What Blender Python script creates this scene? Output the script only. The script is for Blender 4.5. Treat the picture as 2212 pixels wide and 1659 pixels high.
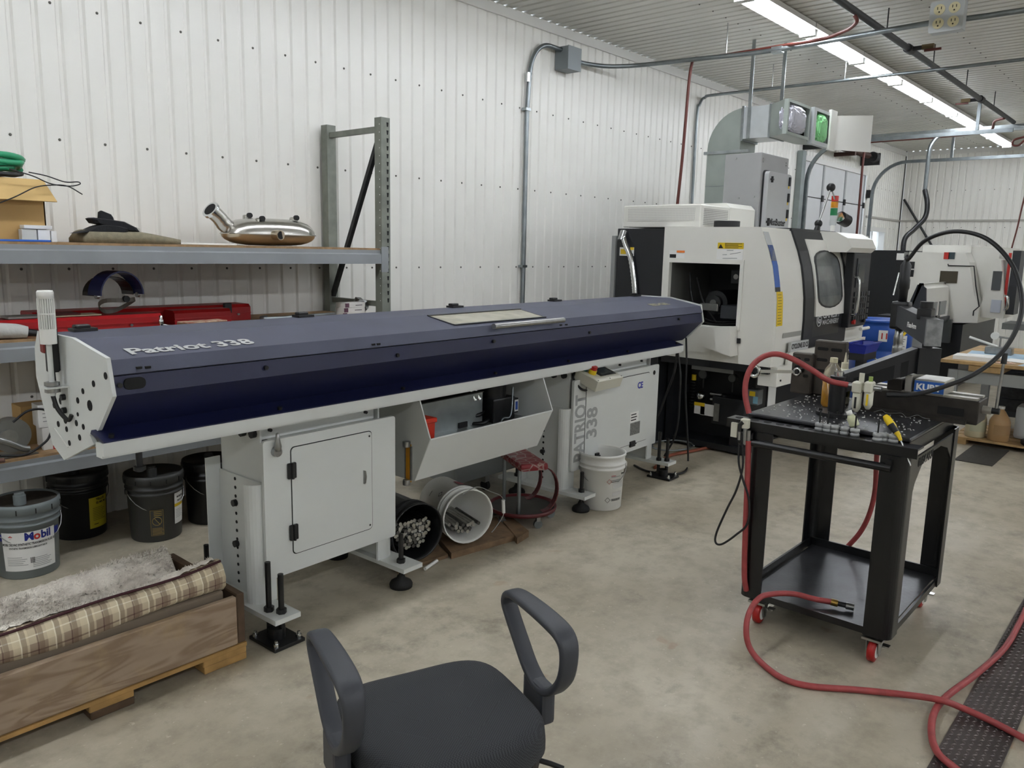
import bpy, bmesh, math, random
from mathutils import Vector, Matrix
random.seed(7)
for o in list(bpy.data.objects): bpy.data.objects.remove(o)
SC = bpy.context.scene
COL = SC.collection
# ------------------------------------------------------------------ camera
CAM_H = 1.67; FPX = 1706.6
_a, _b, _c = math.radians(41.18), math.radians(-9.73), math.radians(1.25)
FWD = Vector((math.cos(_b)*math.cos(_a), math.cos(_b)*math.sin(_a), math.sin(_b)))
_r = Vector((math.sin(_a), -math.cos(_a), 0)); _u = _r.cross(FWD)
RGT = _r*math.cos(_c) + _u*math.sin(_c); UPV = _u*math.cos(_c) - _r*math.sin(_c)
EYE = Vector((0, 0, CAM_H))
cd = bpy.data.cameras.new('camera'); cam = bpy.data.objects.new('camera', cd); COL.objects.link(cam)
cd.sensor_width = 36; cd.lens = 36*FPX/2212; cd.clip_start = .05; cd.clip_end = 200
cam.matrix_world = Matrix(((RGT.x, UPV.x, -FWD.x, 0), (RGT.y, UPV.y, -FWD.y, 0), (RGT.z, UPV.z, -FWD.z, CAM_H), (0, 0, 0, 1)))
SC.camera = cam
# ------------------------------------------------------------------ world, exposure
w = bpy.data.worlds.new('world'); SC.world = w; w.use_nodes = True
w.node_tree.nodes['Background'].inputs[0].default_value = (.80, .88, 1, 1)
w.node_tree.nodes['Background'].inputs[1].default_value = 1.6
SC.view_settings.view_transform = 'Standard'; SC.view_settings.look = 'None'
SC.view_settings.exposure = 1.08; SC.view_settings.gamma = 1; SC.view_settings.use_curve_mapping = False
LAMP = 15.0          # emission strength of every fluorescent tube
# ------------------------------------------------------------------ pixel -> place (2212 x 1659 frame)
def ray(px, py): return FWD + RGT*((px-1106)/FPX) - UPV*((py-829.5)/FPX)
def PF(px, py, z=0.): d = ray(px, py); return EYE + d*((z-CAM_H)/d.z)
def PY(px, py, y): d = ray(px, py); return EYE + d*(y/d.y)
def PX(px, py, x): d = ray(px, py); return EYE + d*(x/d.x)
# ------------------------------------------------------------------ mesh helpers
def R(d): return math.radians(d)
def frame(loc, rz=0): return Matrix.Translation(Vector(loc)) @ Matrix.Rotation(R(rz), 4, 'Z')
def xf(loc=(0,0,0), rx=0, ry=0, rz=0, s=1):
    return Matrix.Translation(Vector(loc)) @ Matrix.Rotation(R(rz),4,'Z') @ Matrix.Rotation(R(ry),4,'Y') @ Matrix.Rotation(R(rx),4,'X') @ Matrix.Scale(s,4)
ROOT = {}
class MB:
    def __init__(s): s.v = []; s.f = []; s.sm = []
    def add(s, vs, fs, M=None, smooth=False):
        n = len(s.v)
        for p in vs:
            p = Vector(p); s.v.append(M @ p if M else p)
        for f in fs: s.f.append([i+n for i in f]); s.sm.append(smooth)
        return s
    def box(s, c, d, M=None, bev=0):
        x, y, z = d[0]/2, d[1]/2, d[2]/2; c = Vector(c)
        if bev:
            bm = bmesh.new(); bmesh.ops.create_cube(bm, size=1)
            for q in bm.verts: q.co = Vector((q.co.x*d[0], q.co.y*d[1], q.co.z*d[2]))
            bmesh.ops.bevel(bm, geom=bm.edges[:], offset=min(bev, min(d)*.45), segments=2 if bev > .006 else 1, affect='EDGES', profile=.6)
            bm.verts.index_update()
            s.add([q.co+c for q in bm.verts], [[q.index for q in f.verts] for f in bm.faces], M); bm.free(); return s
        vs = [c+Vector((i*x, j*y, k*z)) for i in (-1, 1) for j in (-1, 1) for k in (-1, 1)]
        return s.add(vs, [(0,1,3,2),(4,6,7,5),(0,4,5,1),(2,3,7,6),(0,2,6,4),(1,5,7,3)], M)
    def box2(s, a, b, M=None, bev=0):
        a, b = Vector(a), Vector(b); return s.box((a+b)/2, [abs(q) for q in (b-a)], M, bev)
    def cyl(s, p0, p1, r0, r1=None, n=14, M=None, caps=True, smooth=True):
        p0, p1 = Vector(p0), Vector(p1); r1 = r0 if r1 is None else r1
        ax = (p1-p0).normalized(); t = Vector((0,0,1)) if abs(ax.z) < .9 else Vector((1,0,0))
        e = ax.cross(t).normalized(); g = ax.cross(e)
        vs = []
        for p, r in ((p0, r0), (p1, r1)):
            for i in range(n):
                a = 2*math.pi*i/n; vs.append(p + e*(r*math.cos(a)) + g*(r*math.sin(a)))
        s.add(vs, [(i, (i+1) % n, n+(i+1) % n, n+i) for i in range(n)], M, smooth)
        if caps: s.add(vs[:n], [list(range(n))[::-1]], M); s.add(vs[n:], [list(range(n))], M)
        return s
    def tube(s, pts, r, n=8, M=None, closed=False, caps=True):
        P = [Vector(p) for p in pts]; m = len(P)
        rr = r if isinstance(r, (list, tuple)) else [r]*m
        tan = []
        for i in range(m):
            a = P[(i-1) % m] if (closed or i) else P[0]; b = P[(i+1) % m] if (closed or i < m-1) else P[-1]
            tan.append((b-a).normalized())
        up = Vector((0,0,1)) if abs(tan[0].z) < .9 else Vector((1,0,0))
        e = tan[0].cross(up).normalized(); vs = []
        for i in range(m):
            e = (e - tan[i]*e.dot(tan[i])).normalized(); g = tan[i].cross(e)
            for k in range(n):
                a = 2*math.pi*k/n; vs.append(P[i] + e*(rr[i]*math.cos(a)) + g*(rr[i]*math.sin(a)))
        fs = []
        for i in range(m if closed else m-1):
            j = (i+1) % m
            for k in range(n): fs.append((i*n+k, i*n+(k+1) % n, j*n+(k+1) % n, j*n+k))
        s.add(vs, fs, M, True)
        if caps and not closed: s.add(vs[:n], [list(range(n))[::-1]], M); s.add(vs[-n:], [list(range(n))], M)
        return s
    def strip(s, pts, wdt, thk, nrm, M=None, closed=False):      # flat bar swept along pts; nrm = thickness direction
        P = [Vector(p) for p in pts]; m = len(P); vs = []
        for i in range(m):
            a = P[(i-1) % m] if (closed or i) else P[0]; b = P[(i+1) % m] if (closed or i < m-1) else P[-1]
            t = (b-a).normalized(); q = Vector(nrm); q = q if not callable(nrm) else nrm(i)
            wv = Vector(wdt); tv = t.cross(wv).normalized()*thk/2
            for x, y in ((-1,-1),(1,-1),(1,1),(-1,1)): vs.append(P[i] + wv*(x/2) + tv*y)
        fs = []
        for i in range(m if closed else m-1):
            j = (i+1) % m
            for k in range(4): fs.append((i*4+k, i*4+(k+1) % 4, j*4+(k+1) % 4, j*4+k))
        s.add(vs, fs, M, False)
        if not closed: s.add(vs[:4], [(3,2,1,0)], M); s.add(vs[-4:], [(0,1,2,3)], M)
        return s
    def lathe(s, prof, n=24, M=None, smooth=True, a0=0, a1=360):
        full = abs(a1-a0) >= 360; k = n if full else n+1; vs = []; m = len(prof)
        for i in range(k):
            a = R(a0+(a1-a0)*i/n)
            for r, z in prof: vs.append((r*math.cos(a), r*math.sin(a), z))
        fs = []
        for i in range(n):
            j = (i+1) % k
            for q in range(m-1): fs.append((i*m+q, j*m+q, j*m+q+1, i*m+q+1))
        return s.add(vs, fs, M, smooth)
    def prism(s, poly, ax, a, b, M=None, smooth=False):
        n = len(poly)
        def p3(p, t): return (t, p[0], p[1]) if ax == 'x' else (p[0], t, p[1]) if ax == 'y' else (p[0], p[1], t)
        vs = [p3(p, a) for p in poly] + [p3(p, b) for p in poly]
        s.add(vs, [(i, (i+1) % n, n+(i+1) % n, n+i) for i in range(n)], M, smooth)
        s.add(vs[:n], [list(range(n))[::-1]], M); s.add(vs[n:], [list(range(n))], M); return s
    def quad(s, a, b, c, d, thk=0, M=None):
        a, b, c, d = map(Vector, (a, b, c, d))
        if not thk: return s.add([a, b, c, d], [(0,1,2,3)], M)
        q = (b-a).cross(d-a).normalized()*thk
        return s.add([a,b,c,d,a-q,b-q,c-q,d-q], [(0,1,2,3),(7,6,5,4),(0,4,5,1),(1,5,6,2),(2,6,7,3),(3,7,4,0)], M)
    def ring(s, outer, inner, ax, a, b, M=None):             # plate with one hole, equal point counts
        n = len(outer)
        def p3(p, t): return (t, p[0], p[1]) if ax == 'x' else (p[0], t, p[1]) if ax == 'y' else (p[0], p[1], t)
        vs = [p3(p, a) for p in outer]+[p3(p, a) for p in inner]+[p3(p, b) for p in outer]+[p3(p, b) for p in inner]
        fs = []
        for i in range(n):
            j = (i+1) % n
            fs += [(i, j, n+j, n+i), (2*n+i, 3*n+i, 3*n+j, 2*n+j), (i, 2*n+i, 2*n+j, j), (n+i, n+j, 3*n+j, 3*n+i)]
        return s.add(vs, fs, M)
    def sphere(s, c, r, n=12, m=8, M=None, sc=(1,1,1)):
        c = Vector(c); vs = []; fs = []
        for i in range(m+1):
            t = math.pi*i/m
            for j in range(n):
                a = 2*math.pi*j/n; vs.append(c+Vector((r*sc[0]*math.sin(t)*math.cos(a), r*sc[1]*math.sin(t)*math.sin(a), r*sc[2]*math.cos(t))))
        for i in range(m):
            for j in range(n): fs.append((i*n+j, (i+1)*n+j, (i+1)*n+(j+1) % n, i*n+(j+1) % n))
        return s.add(vs, fs, M, True)
    def build(s, name, m, parent=None, world=False, fix=True):
        me = bpy.data.meshes.new(name); vs = s.v
        if world and parent is not None:
            I = ROOT[parent.name].inverted(); vs = [I @ p for p in vs]
        me.from_pydata([tuple(p) for p in vs], [], s.f)
        me.polygons.foreach_set('use_smooth', s.sm)
        if fix:
            bm = bmesh.new(); bm.from_mesh(me); bmesh.ops.recalc_face_normals(bm, faces=bm.faces); bm.to_mesh(me); bm.free()
        me.materials.append(m); me.update()
        o = bpy.data.objects.new(name, me); COL.objects.link(o)
        if parent is not None: o.parent = parent; ROOT[o.name] = ROOT[parent.name]
        else: ROOT[o.name] = Matrix()
        return o
def tag(o, label, cat, group=None):
    o['label'] = label; o['category'] = cat
    if group: o['group'] = group
    return o
def thing(name, label, cat, loc=(0,0,0), rz=0, group=None):
    o = bpy.data.objects.new(name, None); COL.objects.link(o); o.empty_display_size = .1
    o.location = loc; o.rotation_euler = (0, 0, R(rz)); ROOT[o.name] = frame(loc, rz)
    return tag(o, label, cat, group)
def struct(name, mb, m, parent=None):
    o = mb.build(name, m, parent); o['kind'] = 'structure'; return o
def place(o, loc, rz=0, rx=0, ry=0):
    o.location = loc; o.rotation_euler = (R(rx), R(ry), R(rz)); ROOT[o.name] = xf(loc, rx, ry, rz); return o
def dup(root, loc=None, rz=None, label=None, group=None, rot=None):
    def cp(o, par):
        c = o.copy(); COL.objects.link(c); c.parent = par
        for ch in o.children: cp(ch, c)
        return c
    r = cp(root, None)
    if loc is not None: r.location = loc
    if rz is not None: r.rotation_euler = (0, 0, R(rz))
    if rot is not None: r.rotation_euler = [R(q) for q in rot]
    if label: r['label'] = label
    if group: r['group'] = group
    return r
def smooth_path(pts, k=6, closed=False):
    P = [Vector(p) for p in pts]; out = []; n = len(P)
    for i in range(n if closed else n-1):
        p1, p2 = P[i], P[(i+1) % n]; p0 = P[(i-1) % n] if (closed or i) else p1*2-p2; p3 = P[(i+2) % n] if (closed or i < n-2) else p2*2-p1
        for j in range(k):
            t = j/k; out.append(.5*((2*p1)+(p2-p0)*t+(2*p0-5*p1+4*p2-p3)*t*t+(3*p1-p0-3*p2+p3)*t**3))
    if not closed: out.append(P[-1])
    return out
def circ(c, r, n=16, ph=0): return [(c[0]+r*math.cos(2*math.pi*i/n+ph), c[1]+r*math.sin(2*math.pi*i/n+ph)) for i in range(n)]
def rrect(x0, y0, x1, y1, r, k=4):
    out = []
    for cx, cy, a in ((x1-r, y0+r, -90), (x1-r, y1-r, 0), (x0+r, y1-r, 90), (x0+r, y0+r, 180)):
        for i in range(k+1): t = R(a+90*i/k); out.append((cx+r*math.cos(t), cy+r*math.sin(t)))
    return out
def text(name, body, size, m, parent, M, bold=0., align='LEFT', squash=1., ext=.0006, shear=0.):
    """flat lettering; M maps text x -> right, y -> up, z -> out of the surface, in the parent's local frame"""
    cu = bpy.data.curves.new(name, 'FONT'); cu.body = body; cu.size = size; cu.align_x = align; cu.offset = bold; cu.extrude = ext; cu.resolution_u = 3; cu.shear = shear
    t = bpy.data.objects.new(name, cu); COL.objects.link(t)
    dg = bpy.context.evaluated_depsgraph_get(); me = bpy.data.meshes.new_from_object(t.evaluated_get(dg))
    bpy.data.objects.remove(t); me.transform(M @ Matrix.Diagonal((squash, 1, 1, 1))); me.name = name
    me.materials.clear(); me.materials.append(m)
    o = bpy.data.objects.new(name, me); COL.objects.link(o); o.parent = parent; ROOT[o.name] = ROOT[parent.name]; return o
def fit_text(name, body, m, parent, M, w_, h_, bold=0., ext=.0006):
    o = text(name, body, 1., m, parent, Matrix(), bold=bold, ext=0)
    v = [q.co.copy() for q in o.data.vertices]; x0 = min(p.x for p in v); x1 = max(p.x for p in v); y0 = min(p.y for p in v); y1 = max(p.y for p in v)
    o.data.transform(M @ Matrix.Diagonal((w_/(x1-x0), h_/(y1-y0), 1, 1)) @ Matrix.Translation((-x0, -y0, 0))); return o
def axes(o, x, y):
    x = Vector(x).normalized(); y = Vector(y); y = (y-x*y.dot(x)).normalized(); z = x.cross(y); o = Vector(o)
    return Matrix(((x.x, y.x, z.x, o.x), (x.y, y.y, z.y, o.y), (x.z, y.z, z.z, o.z), (0,0,0,1)))
# ------------------------------------------------------------------ materials
def lin(c):
    if isinstance(c, str): c = [int(c[i:i+2], 16)/255 for i in (0, 2, 4)]
    return tuple(x/12.92 if x <= .04045 else ((x+.055)/1.055)**2.4 for x in c[:3])
MAT = {}
def mat(name, col, rough=.5, metal=0., var=.0, vs=6., bump=0., bs=60., spec=.5, emit=0., col2=None, coords='Object', trans=0., alpha=1., coat=0.):
    m = bpy.data.materials.new(name); m.use_nodes = True; nt = m.node_tree; b = nt.nodes['Principled BSDF']
    c = lin(col); b.inputs['Base Color'].default_value = (*c, 1); b.inputs['Roughness'].default_value = rough
    b.inputs['Metallic'].default_value = metal; b.inputs['Specular IOR Level'].default_value = spec
    if coat: b.inputs['Coat Weight'].default_value = coat
    if trans: b.inputs['Transmission Weight'].default_value = trans
    if emit: b.inputs['Emission Color'].default_value = (*c, 1); b.inputs['Emission Strength'].default_value = emit
    tc = nt.nodes.new('ShaderNodeTexCoord')
    if var or col2:
        n = nt.nodes.new('ShaderNodeTexNoise'); n.inputs['Scale'].default_value = vs; n.inputs['Detail'].default_value = 5
        nt.links.new(tc.outputs[coords], n.inputs['Vector'])
        mx = nt.nodes.new('ShaderNodeMix'); mx.data_type = 'RGBA'
        c2 = lin(col2) if col2 else tuple(x*(1-var) for x in c); c1 = c if col2 else tuple(min(1, x*(1+var*.5)) for x in c)
        mx.inputs[6].default_value = (*c1, 1); mx.inputs[7].default_value = (*c2, 1)
        rp = nt.nodes.new('ShaderNodeMapRange'); rp.inputs[1].default_value = .38; rp.inputs[2].default_value = .62
        nt.links.new(n.outputs['Fac'], rp.inputs[0]); nt.links.new(rp.outputs[0], mx.inputs[0]); nt.links.new(mx.outputs[2], b.inputs['Base Color'])
    if bump:
        n2 = nt.nodes.new('ShaderNodeTexNoise'); n2.inputs['Scale'].default_value = bs; n2.inputs['Detail'].default_value = 3
        bp = nt.nodes.new('ShaderNodeBump'); bp.inputs['Strength'].default_value = bump; bp.inputs['Distance'].default_value = .01
        nt.links.new(tc.outputs[coords], n2.inputs['Vector']); nt.links.new(n2.outputs['Fac'], bp.inputs['Height']); nt.links.new(bp.outputs[0], b.inputs['Normal'])
    MAT[name] = m; return m
def nodes(m): return m.node_tree, m.node_tree.nodes, m.node_tree.links, m.node_tree.nodes['Principled BSDF']
# ------------------------------------------------------------------ shared materials
WHITE_WALL = mat('white_liner_panel', 'E4E3DD', .38, var=.03, vs=1.3, bump=.05, bs=9)
CEIL = mat('ceiling_liner_panel', 'D0CFC8', .28, var=.04, vs=1.1)
TRIMW = mat('white_trim', 'DEDEDA', .4)
DARKBASE = mat('black_base_strip', '24241F', .8, var=.3, vs=8)
GALV = mat('galvanised_steel', 'A9B0B2', .34, 1., var=.18, vs=7)
GALVD = mat('dull_conduit', '90979A', .42, 1., var=.15, vs=9)
STEELD = mat('dark_steel', '3A3B3C', .45, .8, var=.2, vs=20)
CHROME = mat('polished_steel', 'D4D6D6', .16, 1.)
STEEL = mat('machined_steel', 'A6A7A6', .3, 1., var=.1, vs=30)
BLACK = mat('black_plastic', '17181A', .45)
BLACKM = mat('black_paint', '121315', .38, bump=.05, bs=300)
RUBBER = mat('black_rubber', '151515', .7)
SCREW = mat('grey_screw_head', '5C5B55', .6, .3)
RED = mat('red_plastic', 'B01F1C', .4)
REDHOSE = mat('red_rubber_hose', '9E4242', .5, var=.12, vs=30)
RUSTP = mat('brown_red_hose', '5E2A22', .5)
YEL = mat('yellow', 'E3C21B', .45)
PRINT_K = mat('black_print', '151515', .6)
PRINT_G = mat('grey_print', '8D9090', .6)
PAPER = mat('white_paper', 'E9E9E6', .7, var=.02)
WHITE = mat('white_enamel', 'E6E6E1', .32, var=.02, vs=3)
# concrete
CONC = mat('concrete_floor', 'A29E90', .42, bump=.12, bs=35)
nt, ns, lk, b = nodes(CONC)
tc = ns.new('ShaderNodeTexCoord')
def noise(sc, det=6, rough=.6, vec=None):
    n = ns.new('ShaderNodeTexNoise'); n.inputs['Scale'].default_value = sc; n.inputs['Detail'].default_value = det; n.inputs['Roughness'].default_value = rough
    lk.new(vec or tc.outputs['Object'], n.inputs['Vector']); return n.outputs['Fac']
def rng(src, a, bb, lo=0, hi=1):
    r = ns.new('ShaderNodeMapRange'); r.inputs[1].default_value = a; r.inputs[2].default_value = bb; r.inputs[3].default_value = lo; r.inputs[4].default_value = hi
    lk.new(src, r.inputs[0]); return r.outputs[0]
def mix(fac, a, bcol):
    m = ns.new('ShaderNodeMix'); m.data_type = 'RGBA'
    lk.new(fac, m.inputs[0])
    for i, c in ((6, a), (7, bcol)):
        if isinstance(c, str): m.inputs[i].default_value = (*lin(c), 1)
        else: lk.new(c, m.inputs[i])
    return m.outputs[2]
c = mix(rng(noise(1.1, 8), .35, .65), 'BDB5A2', 'A09784')
c = mix(rng(noise(6, 8, .7), .45, .75, 0, .75), c, '857D6C')
c = mix(rng(noise(2.3, 9, .75), .55, .68, 0, .7), c, '736C5E')
c = mix(rng(noise(38, 4), .64, .72, 0, .45), c, 'DAD4C4')
c = mix(rng(noise(4.1, 3, .5), .70, .74, 0, .35), c, '94704E')
lk.new(c, b.inputs['Base Color']); lk.new(rng(noise(3, 5), .3, .7, .33, .55), b.inputs['Roughness'])
# ------------------------------------------------------------------ room
WY, WX, CZ = 4.96, 17.57, 3.765        # liner wall, far wall, ceiling
YR, XB = -10.0, -5.0
floor = struct('floor', MB().add([(XB,YR,0),(WX+.2,YR,0),(WX+.2,WY+.2,0),(XB,WY+.2,0)], [(0,1,2,3)]), CONC)
def rib_profile(a0, a1, ph, p=.1226):
    """(along, depth) points of a ribbed liner panel: broad flats with shallow grooves"""
    out = []; k = math.floor((a0-ph)/p)-1
    while ph+k*p < a1+p:
        s = ph+k*p
        out += [(s, 0), (s+.010, .013), (s+.026, .013), (s+.038, 0)]; k += 1
    def at(x):
        for (xa, da), (xb, db) in zip(out, out[1:]):
            if xa <= x <= xb: return da+(db-da)*(x-xa)/(xb-xa)
        return 0
    return [(a0, at(a0))] + [q for q in out if a0 < q[0] < a1] + [(a1, at(a1))]
def corr(mb, prof, put):
    vs = []
    for a, d in prof: vs += [put(a, d, 0), put(a, d, 1)]
    mb.add(vs, [(2*i, 2*i+2, 2*i+3, 2*i+1) for i in range(len(prof)-1)])
DX0, DX1, DZ = 12.26, 15.32, 3.17     # overhead door opening
W0, W1, WZ0, WZ1 = 15.72, 16.66, 1.20, 2.17   # small window
m = MB()
def lw(x0, x1, z0, z1): corr(m, rib_profile(x0, x1, 1.666), lambda a, d, t: (a, WY+d, z1 if t else z0))
lw(XB, DX0, .0, CZ); lw(DX0, DX1, DZ, CZ); lw(DX1, W0, 0, CZ); lw(W0, W1, 0, WZ0); lw(W0, W1, WZ1, CZ); lw(W1, WX, 0, CZ)
wl = struct('wall_left', m, WHITE_WALL)
m = MB(); corr(m, rib_profile(YR, WY, .03), lambda a, d, t: (WX+d, a, CZ if t else 0)); wf = struct('wall_far', m, WHITE_WALL)
m = MB(); corr(m, rib_profile(YR, WY, .03), lambda a, d, t: (XB-d, a, CZ if t else 0)); struct('wall_back', m, WHITE_WALL)
m = MB(); corr(m, rib_profile(XB, WX, .03), lambda a, d, t: (a, YR-d, CZ if t else 0)); struct('wall_right', m, WHITE_WALL)
m = MB(); corr(m, rib_profile(XB, WX, .05), lambda a, d, t: (a, WY+.02 if t else YR-.02, CZ+d*2.0)); ceiling = struct('ceiling', m, CEIL)
# screw heads in rows along the girts: far too many and too small to pick singly
def screws(name, pts, ax, parent):
    m = MB()
    for p in pts:
        q = Vector(p); m.cyl(q, q+Vector(ax)*.006, .0085, .006, n=6)
    o = m.build(name, SCREW, parent); o['kind'] = 'stuff'; return o
pts = []
for z in (.78, 1.499, 2.217, 2.939):
    for k in range(-26, 66):
        x = 1.767+.2452*k
        if XB < x < 17.4 and not (DX0-.1 < x < DX1+.1 and z < DZ) and not (W0-.1 < x < W1+.1 and WZ0 < z < WZ1): pts.append((x, WY, z))
screws('screw_heads', pts, (0, -1, 0), wl)
screws('screw_heads', [(WX, 4.8-.2452*k, z) for z in (.8, 1.54, 2.262, 2.971) for k in range(40)], (-1, 0, 0), wf)
screws('screw_heads', [(x+.05*(-1)**int(y*3), y, CZ) for y in (3.6, 2.1, .5) for x in [1+.2452*k for k in range(66)]], (0, 0, -1), ceiling)
# trims
m = MB(); m.box2((XB, WY-.022, 3.668), (WX, WY+.002, 3.745)); struct('trim_1', m, TRIMW)
m = MB(); m.box2((WX-.02, YR, 3.67), (WX+.002, WY-.02, 3.745)); struct('trim_2', m, TRIMW)
m = MB(); m.box2((WX-.018, YR, 2.375), (WX+.002, WY, 2.41)); m.box2((DX1+.15, WY-.018, 2.375), (WX, WY+.002, 2.41)); struct('trim_3', m, mat('panel_joint', 'A9A79F', .5))
m = MB(); m.box2((DX0-.10, WY-.02, 0), (DX0-.02, WY+.03, CZ)); struct('trim_4', m, TRIMW)
struct('trim_5', MB().box2((WX-.02, WY-.02, 0), (WX-.0, WY+.0, CZ)), mat('dark_corner_line', '4A4945', .6))  # thin dark line down the far corner
# overhead door in the left wall: sections of flat panels with stiles, tracks either side
DOORW = mat('door_panel', 'CDCFD0', .42, var=.02); STILE = mat('door_stile', 'A7AAAC', .4, .3)
d = struct('door_1', MB().box2((DX0, WY+.05, 0), (DX1, WY+.09, DZ+.1)), DOORW)
nsec = 5; zs = [0, .62, 1.24, 1.92, 2.58, 3.2]
xs = [DX0+.02, 13.28, 14.30, DX1-.02]
for i in range(5):
    for j in range(3):
        MB().box2((xs[j]+.012, WY+.02, zs[i]+.006), (xs[j+1]-.012, WY+.052, zs[i+1]-.006)).build('panel', DOORW, d)
for x in xs:
    for i in range(5): MB().box2((x-.03, WY+.005, zs[i]+.004), (x+.03, WY+.03, zs[i+1]-.004)).build('stile', STILE, d)
m = MB()
for x in xs:
    for i in range(1, 5): MB().box2((x-.035, WY-.01, zs[i]-.05), (x+.035, WY+.01, zs[i]+.05)).build('hinge', STEELD, d)
for i in range(1, 5): MB().box2((DX0+.03, WY+.012, zs[i]-.006), (DX1-.03, WY+.03, zs[i]+.006)).build('section_joint', BLACKM, d)
MB().box2((DX0, WY-.005, DZ-.06), (DX1, WY+.02, DZ+.02)).build('header', TRIMW, d)
# small window: frame, panes and the tilted sash
m = MB().ring([(W0-.05,WZ0-.05),(W1+.05,WZ0-.05),(W1+.05,WZ1+.05),(W0-.05,WZ1+.05)], [(W0+.03,WZ0+.03),(W1-.03,WZ0+.03),(W1-.03,WZ1-.03),(W0+.03,WZ1-.03)], 'y', WY-.02, WY+.14)
wn = struct('window_1', m, TRIMW)
GLASS = mat('window_glass', 'F4F6F6', .05, trans=1., spec=.3)
MB().box2((W0+.02, WY+.09, WZ0+.02), (W1-.02, WY+.095, WZ1-.02)).build('pane', GLASS, wn)
MB().box2((16.16, WY+.07, WZ0), (16.20, WY+.11, WZ1)).build('mullion', TRIMW, wn)
MB().box2((W0, WY+.06, 1.66), (W1-.3, WY+.085, 1.68)).build('sash_bar', STEELD, wn)
MB().box2((15.95, WY+.05, 1.635), (16.02, WY+.10, 1.705)).build('latch', STEELD, wn)
# ------------------------------------------------------------------ fluorescent strips
TUBE = mat('fluorescent_tube', 'F4F8FF', .4, emit=LAMP)
FIX = mat('lamp_housing', 'E2E2DE', .4)
def lamp(x, y, L, group, label):
    t = thing('fluorescent_lamp', label, 'lamp', (x, y, CZ-.005), 0, group)
    MB().box2((0, -.065, -.06), (L, .065, 0)).prism([(-.065,-.06),(-.11,-.075),(-.11,-.070),(-.065,-.04)], 'x', 0, L).prism([(.065,-.06),(.11,-.075),(.11,-.070),(.065,-.04)], 'x', 0, L).build('housing', FIX, t)
    for dy in (-.045, .045): MB().cyl((.03, dy, -.085), (L-.03, dy, -.085), .0165, n=8).build('tube', TUBE, t)
    m = MB()
    for x0 in (0, L-.03): MB().box2((x0, -.07, -.115), (x0+.03, .07, -.055)).build('lamp_holder', FIX, t)
    return t
L0 = 1.31
lamp0 = lamp(-5+.595, 3.08, L0, 'ceiling strip along the ribbed side wall', 'fluorescent strip lamp in the long row nearest the ribbed side wall')
for k in range(1, 16): dup(lamp0, (-4.405+k*1.33, 3.08, CZ-.005))
for y, lab, g in ((-2.2, 'fluorescent strip lamp in the row over the middle of the workshop', 'ceiling strip over the middle of the room'), (-7.4, 'fluorescent strip lamp in the row nearest the opposite wall', 'ceiling strip by the opposite wall')):
    for k in range(0, 16): dup(lamp0, (-4.405+k*1.33, y, CZ-.005), label=lab, group=g)
# ------------------------------------------------------------------ bar feeder (long navy hood on two white pedestals)
BO = Vector((1.705, 2.834, 0)); BT = 2.0
BFM = frame(BO, BT); BFI = BFM.inverted()
def bl(px, py, ax, val):           # pixel -> bar feeder frame, on the plane where axis ax has the value val
    o = BFI @ EYE; d = BFI.to_3x3() @ ray(px, py); return o + d*((val-o[ax])/d[ax])
def bslope(px, py, v0, z0, k):     # on the sloped lid: z = z0 + k (v - v0)
    o = BFI @ EYE; d = BFI.to_3x3() @ ray(px, py); t = (z0 + k*(o.y-v0) - o.z)/(d.z - k*d.y); return o + d*t
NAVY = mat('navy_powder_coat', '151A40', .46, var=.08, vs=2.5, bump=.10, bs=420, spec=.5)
LIDM = mat('dust_sheen_navy_coat', '4B4E60', .55, var=.10, vs=3, bump=.10, bs=420)  # navy greyed by dust, with ceiling-light reflection also put into the colour
nt, ns, lk, b = nodes(NAVY)
LGREY = mat('light_grey_enamel', 'D3D6D3', .34, var=.02, vs=3)
MGREY = mat('mid_grey_enamel', 'B9BBB6', .36, var=.03, vs=3)
WINDOWM = mat('tinted_sight_window', 'A5A08E', .25, var=.15, vs=8)
bf = thing('bar_feeder', 'long navy hooded bar feeder on two white pedestals beside the shelving', 'machine', BO, BT)
UL, UR = -.6, 3.87
LIDK = .047/.262
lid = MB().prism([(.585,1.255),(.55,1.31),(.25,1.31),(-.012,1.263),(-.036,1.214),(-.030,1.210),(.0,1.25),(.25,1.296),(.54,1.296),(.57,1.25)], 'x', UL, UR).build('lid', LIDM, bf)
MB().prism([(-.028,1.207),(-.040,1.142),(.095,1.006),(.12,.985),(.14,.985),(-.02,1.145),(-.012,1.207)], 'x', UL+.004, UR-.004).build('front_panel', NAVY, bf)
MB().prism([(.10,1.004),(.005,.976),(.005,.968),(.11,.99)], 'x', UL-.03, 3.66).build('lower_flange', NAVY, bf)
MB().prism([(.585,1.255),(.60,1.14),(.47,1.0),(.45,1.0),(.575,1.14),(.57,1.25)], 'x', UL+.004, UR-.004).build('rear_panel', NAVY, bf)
MB().prism([(.0,.972),(.0,.925),(.012,.925),(.012,.916),(.06,.916),(.06,.968)], 'x', UL-.035, 3.66).build('rail', LGREY, bf)
MB().box2((UL+.02,.06,.915), (3.62,.5,.97)).build('bed', MGREY, bf)
EP = [(.56,1.318),(.25,1.318),(-.020,1.272),(-.048,1.142),(.082,1.003),(.155,.975),(.125,.945),(.40,.835),(.50,.88),(.608,1.135),(.60,1.25)]
ep = MB().prism(EP, 'x', UL-.014, UL).build('end_plate', LGREY, bf)
MB().prism([(v, z if z > 1 else z+.08) for v, z in EP if z > .9], 'x', UR, UR+.014).build('end_plate', LGREY, bf)
HOLE = mat('dark_hole', '0B0B0C', .8)
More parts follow.
